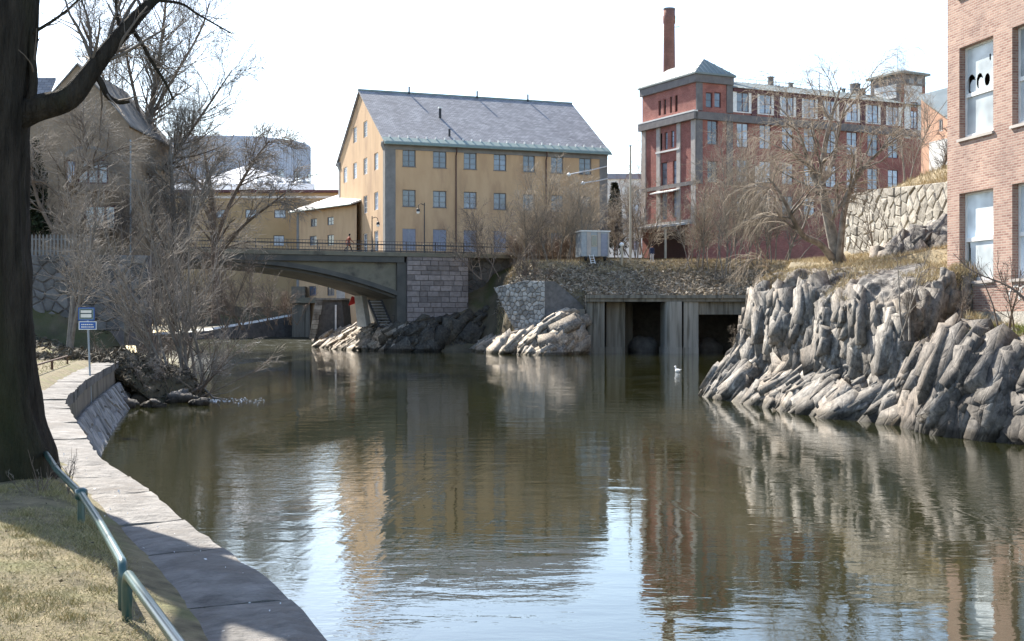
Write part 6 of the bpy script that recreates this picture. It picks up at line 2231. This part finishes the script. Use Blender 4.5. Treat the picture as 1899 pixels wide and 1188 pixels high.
for k, (px, py, Y, h, sp, stems, lab, tw, bark, nn_) in enumerate((
        (1350, 512, 124, 12.5, 0.13, 9, 'tall pale thicket tree in front of the red mill corner', 'tan_twig', 'grey_bark', 1.5),
        (1305, 500, 127, 8.5, 0.3, 9, 'pale bushy thicket at the foot of the red mill porch', 'tan_twig', 'grey_bark', 1.1),
        (1405, 490, 128, 10.5, 0.25, 8, 'pale twiggy tree right of the tall thicket', 'tan_twig', 'grey_bark', 1.3),
        (1450, 478, 127, 8.0, 0.3, 8, 'pale thicket partly behind the cliff tree', 'tan_twig', 'grey_bark', 1.0),
        (918, 515, 128, 8.5, 0.35, 5, 'dark spreading young tree at the end of the bridge railing', 'dark_twig', 'brown_bark', 0.7),
        (1030, 490, 131, 9.5, 0.2, 12, 'pale willow thicket in front of the yellow facade', 'tan_twig', 'grey_bark', 1.4),
        (985, 492, 131, 7.0, 0.28, 10, 'pale thicket between the dark young tree and the willow', 'tan_twig', 'grey_bark', 1.2),
        (1075, 488, 133, 7.5, 0.25, 9, 'pale thicket left of the site hut', 'tan_twig', 'grey_bark', 1.0),
        (985, 520, 124.5, 3.0, 0.4, 9, 'small dark shrub on top of the rubble wall', 'dark_twig', 'brown_bark', 0.4),
        (1165, 482, 140, 7.5, 0.35, 10, 'brown thicket between site hut and mill', 'tan_twig', 'brown_bark', 0.9),
        (1140, 470, 150, 6.0, 0.4, 10, 'brown thicket behind the site hut', 'red_twig', 'brown_bark', 0.8))):
    shrub('thicket', lab, tuple(P(px, py, Y)), 320 + k, h, sp, stems, int(150 * nn_), int(1050 * nn_), int(2200 * nn_), bark, tw, 0.07, 0.011, group='thickets on the yard slope', trop=0.03, base_r=0.9)
# reddish hedge: a row of clipped dry bushes
for k in range(5):
    px = 962 + k * 26
    shrub('hedge_bush', ['first', 'second', 'third', 'fourth', 'fifth'][k] + ' bush from the bridge in the red-brown hedge', tuple(P(px, 486, 134 + 0.4 * k)), 350 + k, 2.9, 0.12, 22, 90, 800, 1500, 'brown_bark', 'red_twig', 0.03, 0.018, group='hedge bushes beside the site hut', trop=0.06, base_r=0.65)
# slim trees behind
for k, (px, py, Y, h, lab) in enumerate(((1186, 470, 172, 14.5, 'slim pale birch behind the left end of the red mill'), (1178, 480, 150, 9, 'thin bare birch by the grey pole'),
                                         (1685, 345, 66, 6.8, 'forked pale birch above the terrace wall'), (1752, 335, 62, 2.6, 'crooked dark sapling beside the factory corner'))):
    shrub('slim_tree', lab, tuple(P(px, py, Y)), 360 + k, h, 0.12, 2, 34, 420, 800, 'pale_bark' if k != 3 else 'brown_bark', 'grey_twig' if k < 3 else 'dark_twig', 0.1 if k < 2 else 0.055, 0.014 if k < 2 else 0.006, cat='tree', trop=0.01, base_r=0.15, group='slim trees behind the mill yard')
# creeper stems and saplings on and before the terrace wall
for k, (px, py, Y, h, lab) in enumerate(((1622, 486, 56.6, 3.0, 'dark climbing shrub spread over the terrace wall'), (1668, 480, 56.8, 2.9, 'thin dark shrub in front of the terrace wall'),
                                         (1720, 478, 56.4, 2.6, 'dark shrub where terrace wall meets the factory'), (1672, 622, 38.6, 2.8, 'pale sapling in the gully beside the ledge'),
                                         (1858, 608, 35.6, 2.1, 'thin sapling in front of the factory windows'), (1790, 610, 37.6, 1.5, 'low bare shrub under the first factory window'),
                                         (1360, 660, 52.4, 1.3, 'low pale scrub at the foot of the cliff tip'))):
    shrub('sapling', lab, tuple(P(px, py, Y)), 370 + k, h, 0.3, 4 if k < 3 else 3, 22, 110, 160, 'brown_bark' if k != 3 else 'pale_bark', 'dark_twig' if k != 6 else 'tan_twig', 0.035, 0.005, cat='sapling', trop=-0.01, base_r=0.12, group='saplings among the rocks')
# branch reaching in from the right in front of the factory
rng = np.random.default_rng(390)
a0 = polyline(px_line([(1990, 700), (1940, 620), (1905, 560), (1870, 530), (1838, 517), (1800, 500), (1768, 470)], [34, 34, 34.2, 34.6, 35, 35.3, 35.6]), [0.05, 0.045, 0.038, 0.03, 0.022, 0.014, 0.006], 20)
a1 = spawn(rng, a0, 22, (0.3, 1), (0.4, 1.0), (0.4, 1.1), 0.5, 0.014, 0.005, 0.12, (0, 0, 0.02), 7, 0.4)
a2 = spawn(rng, a1, 90, (0.2, 1), (0.4, 0.9), (0.2, 0.5), 0.5, 0.007, 0.003, 0.14, (0, 0, 0.02), 5, 0.5)
make_tree('arching_shrub', 'dark arching branch bending across the factory window sills', tuple(P(1990, 700, 34)), [a0], [a1, a2], 'brown_bark', 'dark_twig', [7], [4, 3], cat='shrub')


# ---- evergreens
def evergreen(name, label, base, h, r, n, seed):
    rng = np.random.default_rng(seed)
    root = empty(name, base)
    MB().tube([(0, 0, 0), (0, 0, h * 0.9)], [0.14, 0.04], 6).build('trunk', 'brown_bark', root)
    t = rng.uniform(0, 1, n) ** 0.8
    a = rng.uniform(0, 2 * np.pi, n)
    rr_ = r * (1 - t * 0.75) * np.sqrt(rng.uniform(0.1, 1, n)) * (0.75 + 0.4 * vnoise(np.stack([np.cos(a) * 2, np.sin(a) * 2, t * 6], -1), seed))
    c = np.stack([np.cos(a) * rr_, np.sin(a) * rr_, h * (0.08 + 0.92 * t)], -1)
    d1_ = nrm(rng.normal(0, 1, (n, 3)) + np.stack([np.cos(a), np.sin(a), 0 * a - 0.4], -1))
    d2_ = nrm(np.cross(d1_, rng.normal(0, 1, (n, 3))))
    s1, s2 = rng.uniform(0.12, 0.3, (n, 1)), rng.uniform(0.04, 0.09, (n, 1))
    v = np.stack([c - d1_ * s1, c + d2_ * s2, c + d1_ * s1, c - d2_ * s2], 1)
    put('crown', np_mesh('crown', v, np.arange(4 * n).reshape(n, 4)), 'conifer_needles', root)
    tag(root, label, 'tree')


evergreen('evergreen', 'dark evergreen beside the brown house behind the big trunk', tuple(P(62, 452, 83)), 6.5, 1.6, 6000, 1)
evergreen('evergreen', 'dark evergreen against the right corner of the yellow house', tuple(P(1140, 470, 168)), 9.0, 2.0, 6000, 2)

# ================================================================== GRASS AND LITTER
def blades(name, pts, mat, h, w, lean, seed, label, cat=None):
    rng = np.random.default_rng(seed)
    n = len(pts)
    a = rng.uniform(0, 2 * np.pi, n)
    side = np.stack([np.cos(a), np.sin(a), 0 * a], -1)
    b_ = rng.uniform(0, 2 * np.pi, n)
    ln = np.stack([np.cos(b_), np.sin(b_), 0 * b_], -1) * (lean * rng.uniform(0.2, 1, (n, 1)))
    hh = rng.uniform(h[0], h[1], (n, 1))
    tip = pts + (np.array([0, 0, 1.0]) + ln) * hh
    ww = w * rng.uniform(0.6, 1.4, (n, 1))
    v = np.stack([pts - side * ww, pts + side * ww, tip], 1)
    o = put(name, np_mesh(name, v, None, np.arange(3 * n).reshape(n, 3)), mat)
    return tag(o, label, kind='stuff')


rng = np.random.default_rng(401)
n = 300000
yy_ = 4.2 + 10 * rng.uniform(0, 1, n) ** 1.6
dd_ = rng.uniform(0.5, 4.6, n)
xx_ = bank_x(yy_) - dd_
patch = fbm(np.stack([xx_ * 1.1, yy_ * 1.1, 0 * xx_], -1), 3, 12)
keep = (patch + rng.uniform(-0.35, 0.35, n) > -0.22) & (np.hypot(xx_ + 4.66, yy_ - 12) > 0.75)
xx_, yy_, dd_ = xx_[keep], yy_[keep], dd_[keep]
blades('grass', np.stack([xx_, yy_, left_z(xx_, yy_, dd_) - 0.004], -1), 'lawn_blades', (0.006, 0.024), 0.0022, 2.4, 1, 'short matted straw and moss of the near lawn')
tc_ = np.stack([rng.uniform(4.4, 13, 260), rng.uniform(0.6, 4.4, 260)], -1)
ti = rng.integers(0, 260, 42000)
yy_ = tc_[ti, 0] + rng.normal(0, 0.06, 42000)
dd_ = np.maximum(tc_[ti, 1] + rng.normal(0, 0.06, 42000), 0.5)
xx_ = bank_x(yy_) - dd_
m_ = np.hypot(xx_ + 4.78, yy_ - 12) > 0.8
blades('grass', np.stack([xx_, yy_, left_z(xx_, yy_, dd_) - 0.004], -1)[m_], 'lawn_blades', (0.012, 0.05), 0.002, 1.3, 8, 'small upright tufts scattered over the near lawn')
n = 26000
yy_ = rng.uniform(16, 66, n)
dd_ = rng.uniform(1.1, 14, n)
xx_ = bank_x(yy_) - dd_
blades('grass', np.stack([xx_, yy_, left_z(xx_, yy_, dd_) - 0.005], -1), 'lawn_blades', (0.03, 0.09), 0.008, 1.5, 2, 'dry grass of the lawn beyond the big trunk')


def litter(name, pts, mat, s, seed, label, flat=0.4, asp=0.25):
    rng = np.random.default_rng(seed)
    n = len(pts)
    d1_ = nrm(rng.normal(0, 1, (n, 3)) * np.array([1, 1, flat]))
    d2_ = nrm(np.cross(d1_, rng.normal(0, 1, (n, 3))))
    s1 = rng.uniform(s[0], s[1], (n, 1))
    s2 = s1 * rng.uniform(asp * 0.4, asp * 1.6, (n, 1))
    v = np.stack([pts - d1_ * s1, pts + d2_ * s2, pts + d1_ * s1, pts - d2_ * s2], 1)
    return tag(put(name, np_mesh(name, v, np.arange(4 * n).reshape(n, 4)), mat), label, kind='stuff')


rng = np.random.default_rng(402)
n = 34000
xx_, yy_ = rng.uniform(-3, 36, n), rng.uniform(121.2, 131.5, n)
zz_ = right_z(xx_, yy_)
keep = zz_ > 3.5
litter('undergrowth', np.stack([xx_, yy_, zz_ + rng.uniform(0.0, 0.22, n)], -1)[keep], 'brush_litter', (0.08, 0.34), 1, 'grey brown brush and leaf litter covering the slope above the sluice', 0.7, 0.2)
n = 26000
xx_, yy_ = rng.uniform(-1.5, 34, n), rng.uniform(126.5, 134, n)
zz_ = right_z(xx_, yy_)
m_ = fbm(np.stack([xx_ * 0.5, yy_ * 0.5, 0 * xx_], -1), 3, 3) > -0.25
blades('grass', np.stack([xx_, yy_, zz_], -1)[m_], 'dry_blades', (0.15, 0.6), 0.02, 0.8, 3, 'tawny dry grass along the top of the yard slope')
# dry grass on the cliff top, sampled on the rock and the hill
rng = np.random.default_rng(403)
top = cliff_g[66:370, 138:, :].reshape(-1, 3)
pick = top[rng.integers(0, len(top), 30000)]
pick = pick + rng.normal(0, 0.06, pick.shape) * np.array([1, 1, 0.2])
m_ = (fbm(pick * 0.7, 3, 15) + 0.5 * smooth(pick[:, 2], 4.2, 4.9) > 0.12) & (pick[:, 2] > 3.6)
n = 26000
xx_ = rng.uniform(11.5, 22, n)
yy_ = rng.uniform(43, 57.6, n)
zz_ = right_z(xx_, yy_)
hill = np.stack([xx_, yy_, zz_], -1)[zz_ > 4.3]
blades('grass', np.concatenate([pick[m_], hill]), 'dry_blades', (0.05, 0.22), 0.010, 1.2, 4, 'golden dry grass on top of the cliff round the leaning tree')
n = 22000
xx_ = rng.uniform(14, 30, n)
yy_ = rng.uniform(46, 70, n)
zz_ = right_z(xx_, yy_)
blades('grass', np.stack([xx_, yy_, zz_], -1)[zz_ > 7.8], 'dry_blades', (0.08, 0.30), 0.014, 0.9, 5, 'dry grass above the terrace wall')
rng = np.random.default_rng(404)
top = ledge_g[:, 86:, :].reshape(-1, 3)
pick = top[rng.integers(0, len(top), 26000)] + rng.normal(0, 0.04, (26000, 3)) * np.array([1, 1, 0.1])
m_ = fbm(pick * 0.8, 3, 25) > -0.1
blades('grass', pick[m_], 'green_blades', (0.06, 0.2), 0.008, 0.9, 6, 'yellow green grass on the ledge below the factory')
blades('grass', pick[~m_], 'dry_blades', (0.08, 0.28), 0.008, 0.9, 7, 'dry tufts between the ledge rocks and the factory')
# leaf litter on the left bank
rng = np.random.default_rng(405)
n = 30000
yy_ = rng.uniform(48.5, 120, n)
dd_ = rng.uniform(0.2, 16, n)
xx_ = bank_x(yy_) - dd_
litter('leaf_litter', np.stack([xx_, yy_, left_z(xx_, yy_, dd_) + rng.uniform(0, 0.12, n)], -1), 'dark_litter', (0.05, 0.2), 2, 'brown leaf litter and brush on the wooded bank', 0.6, 0.3)
n = 9000
yy_ = rng.uniform(46.3, 56, n)
dd_ = rng.uniform(-0.1, 5.5, n) ** 1.0
xx_ = bank_x(yy_) - dd_
litter('leaf_litter', np.stack([xx_, yy_, left_z(xx_, yy_, np.maximum(dd_, 0)) + rng.uniform(-0.05, 0.22, n)], -1), 'dark_litter', (0.05, 0.22), 12, 'tangled roots, sticks and leaves on the spit by the quay end', 0.8, 0.16)
n = 420
yy_ = rng.uniform(4.5, 15, n)
dd_ = rng.uniform(0.7, 4.5, n)
xx_ = bank_x(yy_) - dd_
litter('fallen_leaves', np.stack([xx_, yy_, left_z(xx_, yy_, dd_) + 0.02], -1), 'dark_litter', (0.005, 0.016), 3, 'scattered dead leaves on the near lawn', 0.4, 0.5)
n = 70
yy_ = rng.uniform(5, 16, n)
s_ = np.interp(yy_, QP[:, 1], QS)
pc, nv_ = quay_at(s_)
off_ = -rng.uniform(0.02, 0.6, n)
litter('grit', np.concatenate([pc + nv_ * off_[:, None], np.full((n, 1), Q_TOP + 0.012)], 1), 'foam_flecks', (0.004, 0.011), 4, 'pale grit and droppings scattered on the coping slabs', 0.1, 0.8)
# foam on the water by the spit
rng = np.random.default_rng(406)
pts_ = [onlevel(rng.uniform(375, 490), 742 + rng.normal(0, 2.5), 0.012) for _ in range(220)]
litter('foam', np.array([tuple(q) for q in pts_]), 'foam_flecks', (0.01, 0.045), 5, 'white foam flecks drifting off the tip of the spit', 0.02, 0.4)

# ================================================================== SMALL THINGS
# ---- tube rails beside the walkway
def rail_ground(px, py):
    p_ = onlevel(px, py, 1.6)
    return p_


def tube_rail(name, label, pts, h, r, group=None, posts=(0, -1), mat='green_paint'):
    """continuous bent tube: post, bend, rail, bend, post"""
    a0 = Vector(pts[0])
    root = empty(name, a0)
    path = []
    n_ = len(pts)
    rb_ = 0.07
    P0, P1 = Vector(pts[0]), Vector(pts[-1])
    d0 = (Vector(pts[1]) - P0).normalized()
    d1 = (P1 - Vector(pts[-2])).normalized()
    path.append(P0 + Vector((0, 0, -0.15)))
    path.append(P0 + Vector((0, 0, h - rb_)))
    for k in range(1, 6):
        a = math.pi / 2 * k / 6
        path.append(P0 + Vector((0, 0, h - rb_ + rb_ * math.sin(a))) + d0 * rb_ * (1 - math.cos(a)))
    path.append(P0 + d0 * rb_ + Vector((0, 0, h)))
    for q in pts[1:-1]:
        path.append(Vector(q) + Vector((0, 0, h)))
    path.append(P1 - d1 * rb_ + Vector((0, 0, h)))
    for k in range(1, 6):
        a = math.pi / 2 * (1 - k / 6)
        path.append(P1 + Vector((0, 0, h - rb_ + rb_ * math.sin(a))) - d1 * rb_ * (1 - math.cos(a)))
    path.append(P1 + Vector((0, 0, h - rb_)))
    path.append(P1 + Vector((0, 0, -0.15)))
    MB().tube([q - a0 for q in path], r, 14).build('tube', mat, root, True)
    tag(root, label, 'rail', group)
    return root


def rail_pts(y0, y1, off, n_=6):
    out = []
    for y in np.linspace(y0, y1, n_):
        s_ = np.interp(y, QP[:, 1], QS)
        q, nv_ = quay_at(np.array([s_]))
        p_ = q[0] - nv_[0] * off
        out.append((p_[0], p_[1], float(left_z(p_[0], p_[1], bank_x(p_[1]) - p_[0]))))
    return out


def lawn_pts(xy):
    return [(x, y, float(left_z(x, y, float(bank_x(y)) - x))) for x, y in xy]


g_ = 'tube rails along the walkway'
tube_rail('tube_rail', 'nearest green tube rail running out of the bottom edge', lawn_pts([(-1.83, 6.28), (-1.17, 4.78), (-0.2, 2.56)]), 0.20, 0.025, g_)
r2 = tube_rail('tube_rail', 'green tube rail passing close by the foot of the big trunk', lawn_pts([(-1.92, 6.52), (-2.45, 7.85), (-2.98, 9.14), (-3.65, 10.6), (-4.28, 12.1)]), 0.20, 0.025, g_)
mid = Vector(lawn_pts([(-2.98, 9.14), (-3, 9.2)])[0]) - r2.location
MB().tube([mid + Vector((0, 0, -0.15)), mid + Vector((0, 0, 0.17))], 0.026, 10).build('post', 'green_paint', r2)
MB().lathe([(0.02, -0.045), (0.042, -0.03), (0.045, 0.0), (0.042, 0.03), (0.02, 0.045)], tuple(mid + Vector((0, 0, 0.20))), 12).build('collar', 'green_paint', r2, True)
tube_rail('tube_rail', 'first green tube rail behind the big trunk', rail_pts(12.9, 19.0, 0.9, 9), 0.20, 0.025, g_)
for k, y in enumerate((19.3, 24.0, 28.7, 33.4, 38.1)):
    tube_rail('tube_rail', ['second', 'third', 'fourth', 'fifth', 'last'][k] + ' low rust brown rail behind the trunk on the sunny lawn', rail_pts(y, y + 4.5, 1.15, 6), 0.26, 0.026, 'low rails on the far lawn', mat='rust_iron')

# ---- sign on its pole at the quay wall
sg = empty('signpost', onlevel(171, 772, 0.35))
sb_ = onlevel(171, 772, 0.35)
Ys = sb_.y
k_ = Ys / F
hgt = (772 - 570) * k_
MB().tube([(0, 0, -0.5), (-5 * k_, 0, 100 * k_), (-9 * k_, 0, hgt)], 0.028, 8).build('pole', 'grey_metal', sg)
cx0 = -10 * k_
p1 = MB().box(cx0 - 15 * k_, cx0 + 15 * k_, -0.05, -0.03, hgt - 24 * k_, hgt).build('upper_panel', 'sign_blue', sg)
b_ = 1.4 * k_
MB().box(cx0 - 13 * k_, cx0 + 13.5 * k_, -0.056, -0.051, hgt - 22 * k_, hgt - 1.8 * k_).build('frame_field', 'copper_green', p1)
MB().box(cx0 - 11 * k_, cx0 + 11.5 * k_, -0.060, -0.0565, hgt - 20 * k_, hgt - 3.5 * k_).build('dark_field', 'sign_dark', p1)
MB().box(cx0 - 10 * k_, cx0 + 10 * k_, -0.064, -0.0605, hgt - 10 * k_, hgt - 5 * k_).build('white_bar', 'sign_cream', p1)
MB().box(cx0 - 10 * k_, cx0 + 10 * k_, -0.064, -0.0605, hgt - 18.5 * k_, hgt - 12 * k_).build('white_bar', 'sign_cream', p1)
p2 = MB().box(cx0 - 14 * k_, cx0 + 19 * k_, -0.05, -0.03, hgt - 41 * k_, hgt - 25.5 * k_).build('lower_panel', 'white_metal', sg)
MB().box(cx0 - 12.5 * k_, cx0 + 17.5 * k_, -0.055, -0.051, hgt - 39.5 * k_, hgt - 27 * k_).build('blue_field', 'sign_blue', p2)
for row in range(2):
    x = cx0 - 9 * k_
    rng_ = random.Random(5 + row)
    while x < cx0 + 13 * k_:
        w = rng_.uniform(1.2, 3.0) * k_
        zz0 = hgt - (32.5 + row * 4.5) * k_
        MB().box(x, x + w, -0.058, -0.0555, zz0, zz0 + 2.0 * k_).build('text_mark', 'sign_cream', p2)
        x += w + 0.8 * k_
tag(sg, 'blue two panel sign on a thin pole at the quay wall', 'sign')

# ---- driftwood
dwd = empty('driftwood', onlevel(395, 738, 0.02))
MB().tube([(-0.9, 0.6, 0.55), (-0.45, 0.3, 0.4), (0, 0, 0.02), (0.6, -0.3, -0.06), (1.3, -0.45, 0.0)], [0.035, 0.045, 0.04, 0.03, 0.012], 7).build('branch', 'pale_bark', dwd, True)
MB().tube([(-0.1, 0.1, 0.1), (0.5, 0.25, 0.2), (1.1, 0.3, 0.5)], [0.025, 0.018, 0.006], 6).build('side_branch', 'pale_bark', dwd, True)
tag(dwd, 'pale broken branch lying in the water off the spit', 'driftwood')

# ---- site hut on the yard
sh_o = P(1106, 480, 128)
hut = empty('site_hut', sh_o, math.radians(12))
MB().box(-1.5, 1.3, 0, 2.2, 0.25, 2.65).build('body', 'grey_metal', hut)
MB().box(-1.6, 1.4, -0.1, 2.3, 2.654, 2.76).build('roof', 'white_metal', hut)
for a, b_ in ((-0.95, -0.55), (0.12, 0.42), (1.15, 1.29)):
    MB().box(a, b_, -0.05, -0.003, 0.3, 2.6).build('pale_panel', 'pilaster_stone', hut)
d_ = MB().box(0.46, 1.1, -0.045, -0.003, 0.3, 2.45).build('door', 'shutter_blue', hut)
MB().box(0.95, 1.0, -0.07, -0.047, 1.2, 1.35).build('handle', 'steel', d_)
w_ = MB().box(-0.5, 0.08, -0.04, -0.003, 1.2, 2.3).build('window', 'timber_pale', hut)
MB().box(-0.44, 0.02, -0.05, -0.042, 1.28, 2.22).build('pane', 'blue_glass', w_)
m_ = None
for dx in (-0.75, -0.35):
    MB().bar((dx, -0.9, -0.5), (dx, -0.05, 0.4), 0.05).build('ladder_rail', 'white_metal', hut)
for k in range(4):
    t = (k + 0.5) / 4
    MB().bar((-0.75, -0.9 + 0.85 * t, -0.5 + 0.9 * t), (-0.35, -0.9 + 0.85 * t, -0.5 + 0.9 * t), 0.05).build('rung', 'white_metal', hut)
for x in (-1.0, 0.9):
    MB().lathe([(0.1, -0.1), (0.28, -0.08), (0.28, 0.08), (0.1, 0.1)], (0, 0, 0), 14, 'X').build('wheel', 'black_paint', hut).location = (x, 0.3, 0.1)
tag(hut, 'grey and white site hut with ladder beside the hedge', 'hut')

pl = empty('utility_pole', P(1169, 484, 130))
MB().tube([(0, 0, -0.3), (0, 0, 11.3)], [0.13, 0.085], 8).build('pole', 'timber_pale', pl)
MB().box(-0.12, 0.12, -0.12, 0.12, 11.3, 11.42).build('cap', 'steel', pl)
tag(pl, 'tall bare grey utility pole left of the red mill', 'pole')
pl = empty('old_post', P(1153, 488, 127))
MB().tube([(0, 0, -0.2), (0.03, 0, 0.8), (-0.02, 0, 1.5), (0, 0, 1.65)], [0.13, 0.11, 0.13, 0.10], 8).build('post', 'timber_pale', pl, True)
MB().lathe([(0.02, -0.2), (0.2, -0.1), (0.24, 0.02), (0.16, 0.16), (0.03, 0.22)], (0, 0, 1.8), 10).build('knob', 'white_paint', pl, True)
MB().bar((0.05, 0, 1.15), (-1.2, 0.2, 1.05), 0.05).build('cross_bar', 'timber_pale', pl)
tag(pl, 'pale weathered post with round head on the yard slope', 'post')
pl = empty('birch_log', P(235, 632, 74))
MB().tube([(0, 0, -0.2), (-0.05, 0, 1.5), (-0.1, 0, 2.6), (-0.05, 0, 3.6), (0.15, 0.1, 4.0)], [0.14, 0.13, 0.12, 0.09, 0.05], 9).build('trunk', 'pale_bark', pl, True)
tag(pl, 'broken white birch stump behind the blue sign', 'stump')


# ---- gull on the water
gu = empty('gull', onlevel(1257, 690, 0.0))
MB().lathe([(0.01, -0.22), (0.06, -0.17), (0.12, -0.06), (0.13, 0.05), (0.09, 0.16), (0.02, 0.22)], (0, 0, 0.10), 14, 'X').build('body', 'gull_white', gu, True)
MB().tube([(0.15, 0, 0.14), (0.20, 0, 0.24), (0.21, 0, 0.32)], [0.06, 0.045, 0.04], 10).build('neck', 'gull_white', gu, True)
hd = MB().lathe([(0.01, -0.07), (0.05, -0.04), (0.065, 0.0), (0.05, 0.05), (0.015, 0.075)], (0.23, 0, 0.35), 12, 'X').build('head', 'gull_white', gu, True)
MB().lathe([(0.018, 0), (0.014, 0.04), (0.003, 0.07)], (0.3, 0, 0.345), 8, 'X').build('beak', 'beak', hd)
MB().extrude([(-0.2, -0.05, 0.14), (-0.34, -0.03, 0.17), (-0.34, 0.03, 0.17), (-0.2, 0.05, 0.14)], (0, 0, 0.02)).build('tail', 'gull_white', gu)
for s_ in (-1, 1):
    MB().extrude([(0.12, s_ * 0.12, 0.14), (-0.1, s_ * 0.135, 0.15), (-0.26, s_ * 0.06, 0.19), (-0.05, s_ * 0.10, 0.2)], (0, s_ * 0.015, 0)).build('wing', 'gull_white', gu)
gu.rotation_euler = (0, 0, 2.2)
gu.scale = (0.9, 0.9, 0.9)
tag(gu, 'single white bird floating in front of the sluice pillar', 'bird')


# ---- people
def person(label, loc, heading, height=1.75, stride=0.0, top='coat_rust', legs='trousers_black', hair='hair_dark', coat_len=0.9, lean=0.0):
    s_ = height / 1.75
    J = {'pelvis': (0, 0, 0.95), 'spine': (0.02 + lean * 0.4, 0, 1.18), 'chest': (0.03 + lean, 0, 1.36), 'neck': (0.03 + lean * 1.3, 0, 1.50), 'head': (0.06 + lean * 1.5, 0, 1.62), 'crown': (0.06 + lean * 1.5, 0, 1.72)}
    edges = [('pelvis', 'spine'), ('spine', 'chest'), ('chest', 'neck'), ('neck', 'head'), ('head', 'crown')]
    R = {'pelvis': 0.15, 'spine': 0.14, 'chest': 0.16, 'neck': 0.06, 'head': 0.10, 'crown': 0.07}
    for sd, sg_ in (('l', 1), ('r', -1)):
        f = stride * sg_
        J['hip' + sd] = (0, 0.10 * sg_, 0.90)
        J['knee' + sd] = (0.10 * abs(stride) / 0.3 * 0.5 + f * 0.55, 0.10 * sg_, 0.50)
        J['ank' + sd] = (f * 1.15 - (0.06 if f < 0 else 0), 0.10 * sg_, 0.09 + (0.07 if f < 0 else 0))
        J['toe' + sd] = (f * 1.15 + 0.17 - (0.04 if f < 0 else 0), 0.11 * sg_, 0.04)
        J['sho' + sd] = (0.03 + lean, 0.18 * sg_, 1.40)
        J['elb' + sd] = (-f * 0.5 - 0.02 + lean, 0.24 * sg_, 1.13)
        J['wri' + sd] = (-f * 0.9 + 0.10 + lean, 0.24 * sg_, 0.90)
        J['han' + sd] = (-f * 1.0 + 0.13 + lean, 0.24 * sg_, 0.80)
        R.update({'hip' + sd: 0.10, 'knee' + sd: 0.065, 'ank' + sd: 0.045, 'toe' + sd: 0.035, 'sho' + sd: 0.075, 'elb' + sd: 0.05, 'wri' + sd: 0.035, 'han' + sd: 0.032})
        edges += [('pelvis', 'hip' + sd), ('hip' + sd, 'knee' + sd), ('knee' + sd, 'ank' + sd), ('ank' + sd, 'toe' + sd), ('chest', 'sho' + sd), ('sho' + sd, 'elb' + sd), ('elb' + sd, 'wri' + sd), ('wri' + sd, 'han' + sd)]
    names = list(J)
    me = bpy.data.meshes.new('person')
    me.from_pydata([tuple(c * s_ for c in J[k]) for k in names], [(names.index(a), names.index(b_)) for a, b_ in edges], [])
    o = bpy.data.objects.new('person', me)
    COL.objects.link(o)
    o.modifiers.new('skin', 'SKIN')
    for i_, k in enumerate(names):
        me.skin_vertices[0].data[i_].radius = (R[k] * s_, R[k] * s_)
    me.skin_vertices[0].data[0].use_root = True
    sub = o.modifiers.new('sub', 'SUBSURF')
    sub.levels = sub.render_levels = 1
    dg = bpy.context.evaluated_depsgraph_get()
    em = bpy.data.meshes.new_from_object(o.evaluated_get(dg))
    bpy.data.objects.remove(o)
    for mname in (legs, top, 'skin', hair, 'trousers_black'):
        em.materials.append(MAT[mname])
    for p_ in em.polygons:
        c = p_.center / s_
        p_.use_smooth = True
        arm = abs(c.y) > 0.19 and c.z > 0.72
        if c.z < 0.10:
            p_.material_index = 4
        elif c.z > 1.52:
            p_.material_index = 3 if (c.z > 1.66 or c.x < 0.03 + lean * 1.5) else 2
        elif arm and c.z < 0.87:
            p_.material_index = 2
        elif c.z > coat_len or arm:
            p_.material_index = 1
    o = bpy.data.objects.new('person', em)
    COL.objects.link(o)
    o.location = loc
    o.rotation_euler = (0, 0, heading)
    tag(o, label, 'person')
    # coat skirt and hair as clothing over the body
    if coat_len < 0.85:
        pr_ = [(0.17, 1.0), (0.19, 0.88), (0.215, coat_len), (0.19, coat_len + 0.004), (0.17, 0.9)]
        c_ = MB().lathe([(r * s_, z * s_) for r, z in pr_], (0, 0, 0), 14).build('coat_skirt', top, o, True)
    MB().lathe([(0.03, 0.13), (0.085, 0.10), (0.108, 0.04), (0.10, -0.03), (0.07, -0.06)], ((0.04 + lean * 1.5) * s_, 0, 1.655 * s_), 12).build('hair', hair, o, True)
    return o


xw = ray_u(646, bridge_point(0, 1.6), BR_TH)
person('person in a rust red coat striding across the bridge', bridge_point(xw, 1.6, 9.75), BR_TH, 1.8, 0.36, 'coat_rust', 'trousers_black', 'hair_dark', 0.62, 0.05)
yp = P(1209, 478, 129.5)
yp.z = float(right_z(yp.x, yp.y)) + 0.02
person('person in navy jacket and pale trousers standing at the mill porch', yp, math.radians(-70), 1.8, 0.05, 'jacket_navy', 'trousers_pale')
for (px, Y, lab, hd_, st_) in ((249, 80, 'dark clothed person walking on the path behind the signpost', -1.2, 0.2), (284, 96, 'dark clothed person farther along the bank under the trees', 0.2, 0.3)):
    x_ = (px - CX) / F * Y
    z_ = float(left_z(x_, Y, float(bank_x(Y)) - x_))
    person(lab, Vector((x_, Y, z_)), hd_, 1.78, st_, 'cloth_dark', 'trousers_black')
